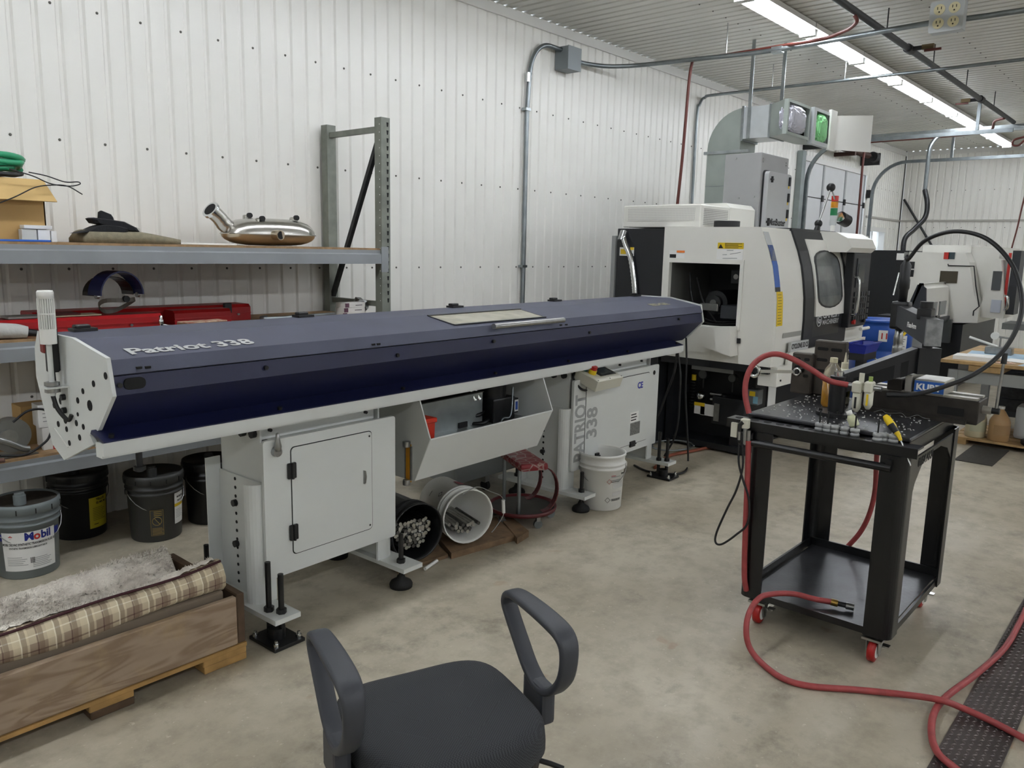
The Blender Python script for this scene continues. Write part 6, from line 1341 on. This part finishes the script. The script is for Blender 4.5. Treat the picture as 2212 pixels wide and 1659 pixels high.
# ------------------------------------------------------------------ beyond the cart
BLUEB = mat('blue_drum', '1C4FA6', .4, var=.06)
br = thing('plastic_drum', 'blue plastic drum standing at the end of the lathe', 'drum', (8.86, 2.56, .11))
MB().lathe([(0,0),(.28,0),(.295,.02),(.295,.27),(.288,.28),(.288,.30),(.295,.31),(.295,.58),(.288,.59),(.288,.61),(.295,.62),(.295,.84),(.27,.875),(.288,.885),(.288,.91),(.26,.91),(.25,.885),(0,.885)], 32).build('body', BLUEB, br)
def drum_label(px, py, w_, h_, m, name, rot=0):
    a0 = math.degrees(math.atan2(PX(px, py, 8.62).y-2.56, -.24)); a = R(a0); z = PX(px, py, 8.62).z
    M = axes((8.86+.2965*math.cos(a), 2.56+.2965*math.sin(a), z), (-math.sin(a), math.cos(a), 0), (0,0,1)) @ Matrix.Rotation(R(rot), 4, 'Z')
    o = MB().box2((-w_/2,-h_/2,0), (w_/2,h_/2,.002), M).build(name, m, br, True); return o, M
_, M_ = drum_label(1907, 725, .085, .115, PAPER, 'pink_label'); br_i = ROOT[br.name].inverted()
text('lettering', '11', .085, REDM, br, br_i @ M_ @ Matrix.Translation((-.03,-.03,.0025)), bold=.002)
_, M_ = drum_label(1965, 720, .10, .10, YEL, 'hazard_label', 45); MB().box2((-.02,-.02,.002),(.02,.02,.003), M_).build('pictogram', PRINT_K, br, True)
_, M_ = drum_label(1967, 750, .12, .20, PAPER, 'data_label')
for k in range(6): MB().box2((-.045,.06-.025*k,.002),(.04-.01*(k % 3),.068-.025*k,.003), M_).build('print_line', PRINT_G, br, True)
dp_ = thing('drum_pallet', 'small wooden pallet under the blue drum', 'pallet', (8.86, 2.56, 0))
for k in range(5): MB().box2((-.32+.135*k,-.32,.09), (-.22+.135*k,.32,.11)).build('slat', mat('pallet_pine', '9A7E55', .7) if k == 0 else MAT['pallet_pine'], dp_)
for y in (-.28, 0, .28): MB().box2((-.32,y-.04,0), (.32,y+.04,.089)).build('stringer', MAT['pallet_pine'], dp_)
bn = thing('parts_bin', 'blue plastic parts bin on a black stand by the lathe front', 'bin', (7.0, 2.2, .86))
BLB = mat('dark_blue_bin', '1B2C92', .4)
MB().add([(6.98,2.14,.85),(7.30,2.14,.85),(7.30,2.26,.85),(6.98,2.26,.85),(6.95,2.12,.93),(7.34,2.12,.93),(7.34,2.28,.93),(6.95,2.28,.93)], [(3,2,1,0),(0,1,5,4),(1,2,6,5),(2,3,7,6),(3,0,4,7)]).build('tray', BLB, bn, True)
MB().tube([(6.95,2.12,.93),(7.34,2.12,.93),(7.34,2.28,.93),(6.95,2.28,.93)], .008, n=6, closed=True).build('rim', BLB, bn, True)
MB().box2((6.98,2.14,.79), (7.30,2.27,.849)).build('shelf', LBK, bn, True); MB().box2((7.08,2.17,.0), (7.16,2.24,.79)).build('stand_post', LBK, bn, True); MB().box2((6.98,2.08,.0), (7.26,2.34,.02)).build('stand_foot', LBK, bn, True)
tag(MB().tube(smooth_path([(7.30,2.18,.80),(7.40,2.14,.74),(7.44,2.12,.60),(7.46,2.11,.0)]), .008, n=7).build('coolant_line', GALVD), 'thin grey line hanging from the bin stand', 'hose')
# ------------------------------------------------------------------ second lathe against the far wall
l2 = thing('cnc_lathe', 'white CNC lathe with black cabinet standing before the far wall', 'machine', (12.6, 2.9, 0)); X2 = 11.5
MB().prism([(3.10,.80),(2.19,.86),(2.19,1.05),(2.26,1.20),(2.36,1.62),(2.42,1.74),(3.10,1.74)], 'x', X2, 13.7).build('body', LWH, l2, True)
MB().box2((X2+.05,2.36,.0), (13.6,3.5,.82)).build('base', LBK, l2, True)
MB().box2((X2-.02,3.08,.70), (13.6,3.60,1.755)).build('cabinet', LBK, l2, True)
MB().box2((X2+.3,2.42,1.74), (13.7,3.0,1.84)).build('upper_cover', LWH, l2, True)
MB().box2((X2+.35,2.10,1.0), (13.2,2.45,1.82)).build('rear_cover', LWH, l2, True)
def on2(px0, py0, px1, py1, nm, m, X_=X2, t=.01):
    a, b_ = PX(px0, py0, X_), PX(px1, py1, X_); return MB().box2((X_-t,min(a.y,b_.y),min(a.z,b_.z)), (X_-.001,max(a.y,b_.y),max(a.z,b_.z))).build(nm, m, l2, True)
on2(2032, 585, 2067, 612, 'window', mat('brown_glass', '4A4438', .2)); on2(2040, 545, 2050, 560, 'red_badge', REDM); on2(2050, 545, 2062, 560, 'dark_badge', mat('slate', '3C4A50', .4)); on2(1938, 547, 1955, 562, 'warning_label', PAPER, X2-.02); on2(1938, 568, 1950, 577, 'main_switch', BLACK, X2-.02, .03)
on2(1959, 565, 1973, 598, 'vent', BLACK); on2(1957, 580, 1975, 583, 'vent_bar', LWH, X2-.011)
seam = [PX(x, y, X2-.004) for x, y in ((2048,570),(2048,574),(2104,575),(2108,618),(2115,662),(2103,672),(2102,682))]; MB().tube(seam, .008, n=5).build('door_seam', BLACK, l2, True)
sf = [PX(x, y, X2+.1) for x, y in ((2112,570),(2134,568),(2150,690),(2116,672))]
MB().prism([(1.93,.93),(1.93,1.02),(2.03,1.66),(2.10,1.68),(2.2,1.05),(2.2,.93)], 'x', X2+.1, X2+.9).build('sliding_door', LWH, l2, True)
MB().box2((X2+.085,2.0,1.28), (X2+.1,2.10,1.52)).build('door_window', mat('dark_glass', '55585A', .2), l2, True); MB().box2((X2+.085,1.97,1.0), (X2+.1,2.08,1.16)).build('instruction_label', mat('blueish_label', 'B9C0CC', .5), l2, True)
MB().tube(smooth_path([(X2+.05,1.93,1.22),(X2-.02,1.89,1.20),(X2-.02,1.88,1.08),(X2+.05,1.92,1.04)]), .016, n=8).build('door_handle', CHROME, l2, True)
MB().box2((X2+.2,1.84,.98), (X2+.5,1.93,1.78)).build('control_panel', LDG, l2, True); MB().box2((X2+.19,1.94,1.05), (X2+.21,1.97,1.75)).build('red_edge', REDM, l2, True)
bf2 = thing('short_bar_loader', 'small white bar loader with two side windows before the far lathe', 'bar loader', (10.6, 2.7, 0))
Xl = 10.4; ya, yb = PX(1968, 650, Xl).y, PX(2003, 650, Xl).y; zt, zb = PX(1985, 612, Xl).z, PX(1985, 690, Xl).z
prf = [(ya+.02,zb),(ya+.02,zb+.16),(ya-.06,zt-.02),(ya-.12,zt),(yb+.10,zt),(yb+.02,zt-.06),(yb,zb+.16),(yb,zb)]
MB().prism(prf, 'x', Xl, Xl+1.05).build('hood', LWH, bf2, True); MB().prism([(y, z+.004) for y, z in prf], 'x', Xl-.03, Xl-.001).build('end_plate', LDG, bf2, True)
for x in (.14, .58): MB().box2((Xl+x,yb-.012,zb+.03), (Xl+x+.30,yb+.01,zb+.20)).build('window', mat('loader_glass', '7C8080', .2), bf2, True)
MB().box2((Xl-.05,yb-.02,zb-.07), (Xl+1.1,ya+.05,zb-.001)).build('bed', LDG, bf2, True); MB().box2((Xl+.2,yb+.05,.0), (Xl+.6,ya,zb-.07)).build('pedestal', mat('pedestal_grey', 'A3A6A6', .45), bf2, True)
MB().box2((Xl+.4,yb-.03,zb+.005), (Xl+.55,yb-.012,zb+.03)).build('latch', BLACK, bf2, True)
MB().box2((Xl-.4,ya-.02,zb+.0), (Xl-.03,ya+.25,zb+.05)).build('black_tray', LBK, bf2, True)
MB().box2((Xl+1.0,yb-.06,zb-.35), (Xl+1.1,yb+.08,zb-.05)).build('control_box', mat('control_grey', '5A5E60', .45), bf2, True)
# ------------------------------------------------------------------ work table with papers
PINE = mat('pine_top', 'A98A5C', .65, var=.2, vs=12, bump=.08, bs=80); TG = mat('table_grey', '8B8D8B', .5)
tb_ = thing('work_table', 'wooden topped work table on grey legs covered with papers', 'table', (8.3, .9, 0))
TX0, TX1, TY0, TY1, TZ = 7.72, 9.3, -.2, 1.72, .79
MB().box2((TX0,TY0,TZ-.03), (TX1,TY1,TZ), None, .003).build('top', PINE, tb_, True)
for y in (TY1-.35, TY1-.85, TY1-1.35): MB().box2((TX0+.01,y-.13,TZ-.085), (TX1-.02,y+.13,TZ-.031), None, .004).build('top_batten', PINE, tb_, True)
MB().box2((TX0+.04,TY0+.05,TZ-.19), (TX0+.08,TY1-.06,TZ-.087)).build('rail', TG, tb_, True); MB().box2((TX1-.08,TY0+.05,TZ-.19), (TX1-.04,TY1-.06,TZ-.087)).build('rail', TG, tb_, True)
for x in (TX0+.03, TX1-.1):
    for y in (TY0+.04, TY1-.14): MB().box2((x,y,0), (x+.07,y+.07,TZ-.087)).build('leg', TG, tb_, True)
MB().box2((8.5,1.0,0), (8.56,1.06,TZ-.087)).build('centre_leg', STEELD, tb_, True)
BLP = mat('pale_blue_paper', 'A9C4D6', .7)
def sheet(label, x, y, w_, d_, z, rz, m, name='paper_sheet', h=.0015):
    o = MB().box2((-w_/2,-d_/2,0), (w_/2,d_/2,h)).build(name, m); place(o, (x,y,z), rz); return tag(o, label, 'paper')
sheet('thick stack of white papers at the table corner', 7.92, 1.50, .22, .30, TZ, 3, PAPER, 'paper_stack', .035)
sheet('loose white sheet on top of the paper stack', 7.95, 1.42, .22, .28, TZ+.036, 12, PAPER)
sheet('pale blue sheet spread behind the paper stack', 8.45, 1.40, .5, .5, TZ, 5, BLP); sheet('crumpled pale blue sheet at the table edge', 7.84, .98, .2, .3, TZ, -8, BLP)
sheet('white sheet lying in the middle of the table', 8.1, 1.15, .25, .32, TZ+.002, -14, PAPER); sheet('yellowish manila folder on the table', 8.0, .86, .24, .32, TZ+.003, 20, mat('manila', 'CDBB8A', .7), 'folder', .006); sheet('orange photo print lying by the paper stack', 7.86, 1.26, .12, .15, TZ+.003, 30, mat('print_mix', 'B5764F', .6, col2='E2D4C0', vs=40))
gg = thing('height_gauge', 'steel dial height gauge standing on the table', 'gauge', (8.55, 1.42, TZ))
MB().box2((-.06,-.11,0), (.06,.11,.07), None, .006).build('base', STEEL, gg); MB().tube([(0,.02,.07),(0,.26,.14)], .012, n=8).build('arm', WHITE, gg); MB().cyl((-.01,.05,.17), (.02,.05,.17), .035, n=16).build('dial', WHITE, gg); MB().cyl((0,-.08,.155), (0,.04,.165), .009, n=8).build('stem', STEEL, gg); MB().cyl((0,0,.07), (0,0,.16), .008, n=8).build('post', STEEL, gg)
bt = thing('plastic_jar', 'grey translucent jar standing on the table', 'jar', (8.35, 1.13, TZ)); MB().lathe([(0,0),(.055,0),(.06,.01),(.06,.15),(.045,.175),(0,.175)], 20).build('body', mat('grey_jar', '8A8878', .4), bt); MB().cyl((0,0,.172), (0,0,.195), .035, n=16).build('cap', mat('grey_cap', '9A988A', .5), bt)
sbox('organiser_tray', 'low black tray with tools on the table', 'tray', (8.4,.3,TZ), (8.9,.95,TZ+.07), BLACK, .01); sbox('red_box', 'small red box in front of the black tray', 'box', (8.32,.72,TZ), (8.39,.86,TZ+.06), RED, .004); sbox('white_dish', 'white oval dish at the table edge', 'dish', (8.0,.62,TZ), (8.2,.76,TZ+.05), WHITE, .02)
# pallet with jugs under the table
pl = thing('pallet_board', 'low wooden pallet carrying jugs under the table', 'pallet', (8.4, 1.0, 0))
for k in range(5): MB().box2((8.0+.16*k,.35,.045), (8.14+.16*k,1.62,.065)).build('slat', PINE, pl, True)
for y in (.40, .98, 1.54): MB().box2((8.0,y-.04,.0), (8.78,y+.04,.044)).build('stringer', PINE, pl, True)
def jug(label, x, y, m, liq, cap):
    t = thing('jug', label, 'jug', (x, y, .065), 40)
    MB().lathe([(0,0),(.078,0),(.085,.01),(.085,.17),(.075,.20),(.035,.265),(.022,.28),(.022,.29),(0,.29)], 4 if False else 20).build('body', m, t); MB().cyl((0,0,.288), (0,0,.312), .026, n=14).build('cap', cap, t)
    MB().tube(smooth_path([(.06,0,.21),(.085,0,.235),(.06,0,.27),(.025,0,.275)]), .010, n=7).build('handle', m, t)
    MB().lathe([(.0862,.06), (.0862,.15)], 12, None, True, 120, 250).build('label', liq, t, fix=False); return t
jug('frosted jug with a pale label on the pallet', 8.12, 1.46, mat('frosted_jug', 'C6BE9F', .4), mat('jug_label', 'B5B59A', .6), WHITE); jug('tan jug with a white cap beside the frosted jug', 8.10, 1.27, mat('tan_jug', 'B08E62', .4), mat('jug_label2', 'A08058', .6), WHITE)
t = thing('white_jerrycan', 'white square jerrycan on the pallet under the table', 'jerrycan', (8.42, 1.02, .065)); MB().box2((-.13,-.17,0), (.13,.17,.30), None, .03).build('body', mat('milky_can', 'C9CDD0', .4), t); MB().tube(smooth_path([(0,.1,.29),(0,.08,.36),(0,-.08,.36),(0,-.1,.29)]), .018, n=8).build('handle', mat('milky_can2', 'B9BDBB', .4), t)
t = thing('round_weight', 'flat dark round plate lying on the pallet', 'plate', (8.12, .95, .065)); MB().lathe([(0,0),(.14,0),(.15,.01),(.15,.035),(.13,.045),(.05,.045),(.05,.03),(0,.03)], 28).build('disc', RUBBER, t)
t = thing('blue_tub', 'tall blue tub standing behind the pallet', 'tub', (9.15, 1.0, 0)); MB().lathe([(0,0),(.2,0),(.26,.56),(.275,.56),(.275,.58),(.25,.58),(.19,.02),(0,.02)], 28).build('body', BLB, t)
# dark mat on the floor
mq = [PF(x, y, 0) for x, y in ((2102,962),(2072,992),(2146,1012),(2178,972))]; mz = MB().box2((7.30,1.16,0), (8.02,1.44,.006)).build('floor_mat', mat('dark_mat', '3A3731', .85, var=.15, vs=30)); tag(mz, 'dark rubber mat lying on the floor before the table', 'mat')
# ------------------------------------------------------------------ milling machine at the far right
CRM = mat('mill_cream', 'C9BFA0', .5, var=.08); ml_ = thing('milling_machine', 'grey and cream knee milling machine beyond the table', 'machine', (11.2, 1.05, 0))
MB().prism([(10.95,0),(11.6,0),(11.5,.7),(11.45,1.5),(11.1,1.5),(11.1,.7)], 'y', .85, 1.25).build('column', CRM, ml_, True); MB().box2((10.5,.55,.88), (11.0,1.75,.95)).build('table', mat('mill_table', '7A7C7A', .4, .6), ml_, True); MB().box2((10.65,.9,.5), (11.1,1.2,.88)).build('knee', CRM, ml_, True)
MB().box2((10.5,.88,1.45), (11.7,1.22,1.62), None, .03).build('ram', LDG, ml_, True); MB().cyl((10.65,1.05,1.2), (10.65,1.05,1.75), .13, n=20).build('head', LDG, ml_, True); MB().cyl((10.65,1.05,1.05), (10.65,1.05,1.2), .05, n=14).build('quill', STEEL, ml_, True); MB().tube([(10.55,1.3,1.3),(10.5,1.42,1.42)], .012, n=8).build('lever', CHROME, ml_, True)
t = thing('orange_guard', 'orange plastic guard clamped on the milling table', 'guard', (10.6, 1.35, .95)); MB().prism([(-.14,0),(.14,0),(.10,.16),(-.06,.20),(-.14,.10)], 'y', -.06, .06).build('shell', mat('orange_plastic', 'C85A1E', .45), t)
t = thing('tool_cabinet', 'dark tool cabinet standing behind the table', 'cabinet', (10.1, .9, 0)); MB().box2((-.3,-.5,.0), (.3,.7,.66)).build('body', LDG, t)
for k in range(4): MB().box2((-.315,-.46,.06+.15*k), (-.301,.66,.19+.15*k)).build('drawer', STEELD, t)
# ------------------------------------------------------------------ tread plate over the floor trench
PLT = mat('tread_plate', '5A5250', .32, .6, var=.25, vs=6)
tr = thing('tread_plate', 'long steel tread plate covering the trench in the floor', 'floor plate', (2.5, .41, 0))
MB().box2((-.6,.322,.0), (5.6,.505,.006)).build('plate', PLT, tr, True)
m = MB(); pat = 0
for i in range(190):
    for j in range(8):
        x = .95+i*.0185; y = .334+j*.0226; s = 45 if (i+j) % 2 else -45
        M_ = xf((x, y, .0066), 0, 0, s); m.add([(-.011,0,-.001),(0,-.0036,-.001),(.011,0,-.001),(0,.0036,-.001),(0,0,.003)], [(0,1,4),(1,2,4),(2,3,4),(3,0,4)], M_)
o = m.build('raised_lugs', PLT, tr, True, fix=False); o['kind'] = 'stuff'
# hoses and cables on the floor behind the feeder
tag(MB().tube(smooth_path([PF(x, y, .014) for x, y in ((1415,1010),(1445,985),(1490,975),(1540,965),(1580,958))], 8), .014, n=8).build('floor_hose', mat('terracotta_hose', '8E4E38', .5)), 'terracotta hose running under the lathe', 'hose')
tag(MB().tube(smooth_path([PF(x, y, .02) for x, y in ((1405,940),(1440,935),(1480,940),(1530,955),(1570,962))], 8), .02, n=8).build('floor_hose', mat('amber_hose', '7A5228', .5)), 'thick amber hose lying against the lathe base', 'hose')
tag(MB().tube(smooth_path([PF(1450+45*math.cos(i*.7)*(1+.1*math.sin(i)), 962+11*math.sin(i*.7), .008+.0035*i) for i in range(28)], 4), .006, n=6).build('cable_coil', GALVD), 'coil of grey cable lying on the floor by the lathe', 'cable')
tag(MB().tube(smooth_path([PX(x, y, 5.62) for x, y in ((1482,722),(1483,780),(1481,850),(1484,920),(1486,970),(1486,1000))]+[PF(x, y, .008) for x, y in ((1480,1018),(1455,1024),(1400,1018),(1370,1005))], 7), .008, n=8).build('power_cable', BLKC), 'black cable dropping from the feeder end to the floor', 'cable')
tag(MB().tube(smooth_path([PX(x, y, 5.5) for x, y in ((1462,758),(1458,800),(1440,850),(1425,890),(1408,930))], 7), .009, n=8).build('power_cable', BLKC), 'black cable curving down to the second pedestal', 'cable')
tag(MB().tube(smooth_path([PX(x, y, 5.5) for x, y in ((1464,758),(1470,810),(1468,860),(1465,910),(1455,950),(1435,985))], 7), .008, n=8).build('power_cable', BLKC), 'black cable hanging beside the second pedestal', 'cable')
# ------------------------------------------------------------------ conduits, pipes and door gear overhead
def run(name, label, cat, pts, r, m, n=10, k=6, smooth=True): return tag(MB().tube(smooth_path(pts, k) if smooth else pts, r, n=n).build(name, m), label, cat)
c1 = thing('wall_conduit', 'grey conduit rising up the ribbed wall to a junction box', 'conduit', (5.76, 4.93, 0))
vx = PY(1137, 300, 4.925).x
MB().tube([(vx,4.925,.0)]+smooth_path([(vx,4.925,2.9), PY(1144,165,4.925), PY(1150,130,4.925), PY(1162,107,4.92), PY(1180,98,4.91), PY(1205,105,4.89), PY(1222,110,4.88)], 5), .021, n=12).build('pipe', GALVD, c1, True)
for py in (575, 236): p = PY(1136, py, 4.925); MB().box2((vx-.04,4.90,p.z-.012), (vx+.028,4.955,p.z+.012)).build('clamp', GALV, c1, True)
p = PY(1143, 158, 4.925); MB().cyl((vx,4.925,p.z-.08), (vx,4.925,p.z), .026, n=12).build('coupling', CHROME, c1, True)
jb_ = thing('junction_box', 'grey steel junction box fixed under the wall top', 'junction box', (6.28, 4.88, 3.35)); MB().box2((6.18,4.80,3.35), (6.38,4.955,3.555), None, .003).build('box', mat('grey_enamel_box', '7E8588', .45), jb_, True); MB().box2((6.178,4.794,3.348), (6.382,4.80,3.557)).build('cover', mat('grey_enamel_cover', '868D90', .45), jb_, True)
zc = 3.5
cp = [Vector((6.38,4.88,3.46)), Vector((6.62,4.87,3.47)), Vector((6.86,4.80,3.485)), PF(1380,141,zc), PF(1500,128,zc), PF(1678,107.6,zc), PF(2014,48.6,zc), PF(2212,22,zc), Vector((7.1,-2,zc)), Vector((7.1,-9,zc))]
run('overhead_conduit', 'thick grey conduit crossing below the ceiling from the junction box', 'conduit', cp, .021, GALVD)
tag(MB().box(PF(1680,108,zc), (.06,.10,.055)).build('conduit_fitting', GALV), 'small steel fitting on the thick ceiling conduit', 'fitting')
dp = PY(1509, 240, 4.93)
run('overhead_conduit', 'thin conduit climbing the wall beside the duct and crossing the ceiling', 'conduit', [Vector((8.93,4.93,.0)), Vector((8.93,4.93,1.5)), Vector((8.92,4.93,3.2)), PY(1512,225,4.93), PY(1524,210,4.9), PF(1560,203,zc), PF(1880,167,zc), PF(2212,128.2,zc), Vector((8.9,-2,zc)), Vector((8.9,-9,zc))], .017, GALVD)
ct_ = PF(2028, 287, zc)
tag(MB().box2((13.28,-6,3.46), (13.36,4.95,3.54)).build('overhead_strut', GALV), 'long galvanised strut hung below the ceiling near the far wall', 'strut')
run('overhead_conduit', 'grey conduit dropping from the strut to the far lathe', 'conduit', [Vector((13.25,3.30,3.45)), PX(2018,303,13.1), PX(2008,323,13), PX(2003,365,13), PX(1998,411,13)], .028, GALVD)
run('flexible_conduit', 'dark flexible conduit curling down onto the far lathe cabinet', 'conduit', [PX(1998,411,13), PX(2003,440,12.9), PX(1998,470,12.8), PX(1975,495,12.6), PX(1955,515,12.3), Vector((12.2,PX(1951,536,12.2).y,1.72))], .035, STEELD)
py_ = 2.375; pz_ = 3.56
bp_ = thing('air_pipe', 'black iron air pipe hung below the ceiling beside the lamps', 'pipe', (6, py_, pz_)); MB().cyl((-4.9,py_,pz_), (13.25,py_,pz_), .028, n=14).build('pipe', LDG, bp_, True)
for px, py in ((1975, 105), (2125, 214)):
    p = PF(px, py, pz_); e = MB().cyl((p.x-.06,py_,pz_), (p.x+.06,py_,pz_), .04, n=14).build('tee', BLACK, bp_, True); s_ = -1 if px < 2000 else 1
    MB().cyl((p.x,py_,pz_), (p.x,py_+s_*.11,pz_), .02, n=10).build('nipple', BLACK, bp_, True); MB().box2((p.x-.025,py_+s_*.11,pz_-.02), (p.x+.025,py_+s_*.21,pz_+.02)).build('ball_valve', mat('brass_valve', '5E5036', .5, .5), bp_, True); MB().box2((p.x-.01,py_+s_*.13,pz_-.04), (p.x+.01,py_+s_*.27,pz_-.0205)).build('valve_lever', mat('red_lever', '5E2A22', .5), bp_, True)
for x in (5.9, 7.5, 9.0, 10.4, 11.9): MB().cyl((x,py_,pz_+.02), (x,py_,CZ), .006, n=6).build('hanger_rod', STEELD, bp_, True)
for i, (x, y, z, lab) in enumerate(((7.1,3.66,3.5,'steel hanger rod of the thick ceiling conduit'), (8.9,4.0,3.5,'steel hanger rod beside the air duct'), (8.9,3.2,3.5,'steel hanger rod of the thin ceiling conduit'))): tag(MB().cyl((x,y,z), (x,y,CZ+.005), .006, n=6).build('hanger_rod', STEEL), lab, 'rod')
# brown red hoses
b0_ = PF(1853, 35, 3.46)
run('drop_hose', 'brown red hose strapped along the thick conduit and dropping behind the lathe', 'hose', [Vector((6.7,py_,pz_-.03)), PX(1851,46,6.72), PX(1838,60,6.85), PX(1815,71,6.98), PX(1785,82,7.04), PX(1740,91,7.05), PF(1678,101,3.545), PF(1560,120,3.545), PF(1515,125,3.54), PX(1500,127,7.2), PX(1494,140,7.2), PX(1488,180,7.2), PX(1482,250,7.2), PX(1473,350,7.2), PX(1463,443,7.2)], .015, RUSTP)
run('drop_hose', 'brown red hose strapped along the far strut and dropping past the overhead door', 'hose', [Vector((12.6,py_,pz_-.03)), PX(2149,262,12.8), PX(2140,282,13.2), PX(2100,289,13.25), PX(2000,298,13.25), PX(1890,306,13.25), PX(1874,312,13.25), PX(1866,334,13.2), PX(1858,420,13.2), PX(1850,512,13.2)], .018, RUSTP)
run('drop_hose', 'thin red line hanging before the far wall', 'hose', [PX(2240,330,15), PX(2212,430,15), PX(2198,490,15), PX(2180,560,15), PX(2172,630,15)], .012, RUSTP)
run('hanging_loop', 'small loop of brown hose hanging by the strut end', 'hose', [PX(x, y, 13.1) for x, y in ((2240,290),(2208,297),(2190,303),(2188,313),(2200,314),(2212,304),(2225,297))], .014, RUSTP)
# receptacle box
ob = PF(2047, 36, zc); oy, oz = ob.y, 3.5; ox = 7.02
rb = thing('outlet_box', 'galvanised box with four ivory outlets hung on the ceiling conduit', 'outlet box', (ox, oy, oz))
PLG = mat('box_grey', 'BFC3C4', .4, .4); MB().box2((-.005,-.115,-.11), (.10,.115,.11), None, .004).build('box', PLG, rb); MB().prism(rrect(-.12,-.115,.12,.115,.02), 'x', -.014, -.005).build('cover', PLG, rb)
IV = mat('ivory_outlet', 'DCD3AC', .45)
for y in (-.052, .052):
    for z in (-.05, .05):
        o_ = MB().cyl((-.019,y,z), (-.014,y,z), .040, n=18).build('receptacle', IV, rb)
        for dy in (-.013, .013): MB().box2((-.0205,y+dy-.0025,z), (-.0185,y+dy+.0025,z+.02)).build('slot', HOLE, o_)
        MB().cyl((-.0205,y,z-.018), (-.0185,y,z-.018), .006, n=8).build('ground_hole', HOLE, o_)
MB().cyl((.05,0,.11), (.05,0,CZ-oz), .03, n=12).build('cord_grip', BLACK, rb)
# overhead door gear
tk = thing('door_track', 'galvanised curved track of the overhead door', 'track', (15.4, 4.85, 0))
tx, ty = 15.40, 4.86
arc = [Vector((tx,ty,0)), Vector((tx,ty,2.78))]+[Vector((tx,ty-.55+.55*math.cos(R(a)),2.78+.55*math.sin(R(a)))) for a in range(10, 91, 10)]+[Vector((tx,2.2,3.33)), Vector((tx,1.9,3.33))]
MB().strip(arc, (.05,0,0), .05, (0,0,1)).build('track', GALVD, tk, True); MB().box2((tx-.02,3.6,3.36), (tx+.02,3.64,CZ)).build('hanger', GALVD, tk, True)
MB().box2((tx-.03,4.89,2.72), (tx+.06,4.955,2.86)).build('bracket', STEELD, tk, True)
tk2 = thing('door_track', 'galvanised curved track on the lathe side of the overhead door', 'track', (12.2, 4.85, 0)); tx = 12.30
arc = [Vector((tx,ty,0)), Vector((tx,ty,2.78))]+[Vector((tx,ty-.55+.55*math.cos(R(a)),2.78+.55*math.sin(R(a)))) for a in range(10, 91, 10)]+[Vector((tx,2.2,3.33))]
MB().strip(arc, (.05,0,0), .05, (0,0,1)).build('track', GALVD, tk2, True); MB().box2((tx-.02,2.6,3.36), (tx+.02,2.64,CZ)).build('hanger', GALVD, tk2, True)
sg = thing('torsion_spring', 'brown torsion spring on its shaft above the overhead door', 'spring', (13.6, 4.7, 3.35)); SPR = mat('brown_spring', '4A332B', .55, .4)
MB().cyl((12.3,4.70,3.37), (14.95,4.70,3.37), .016, n=10).build('shaft', STEELD, sg, True)
rr = [.052 if i % 2 else .043 for i in range(120)]; MB().tube([(12.75+1.75*i/119,4.70,3.37) for i in range(120)], rr, n=10).build('coil', SPR, sg, True); MB().cyl((14.72,4.70,3.37), (14.88,4.70,3.37), .085, n=20).build('cable_drum', BLACK, sg, True); MB().box2((13.6,4.62,3.28), (13.66,4.955,3.34)).build('centre_bracket', SPR, sg, True)
MB().box2((14.92,4.64,3.25), (14.97,4.955,3.45)).build('end_bracket', STEELD, sg, True); MB().box2((12.27,4.64,3.25), (12.32,4.955,3.45)).build('end_bracket', STEELD, sg, True)
tag(MB().box2((12.10,4.87,.0), (12.235,4.955,3.22)).build('steel_column', mat('column_grey', '8B9492', .45, .3, var=.08)), 'grey steel column beside the overhead door', 'column')
tag(MB().cyl((17.52,4.90,2.82), (17.52,3.5,.70), .022, n=10).build('brace_rod', STEELD), 'dark diagonal brace rod in the far corner', 'brace')
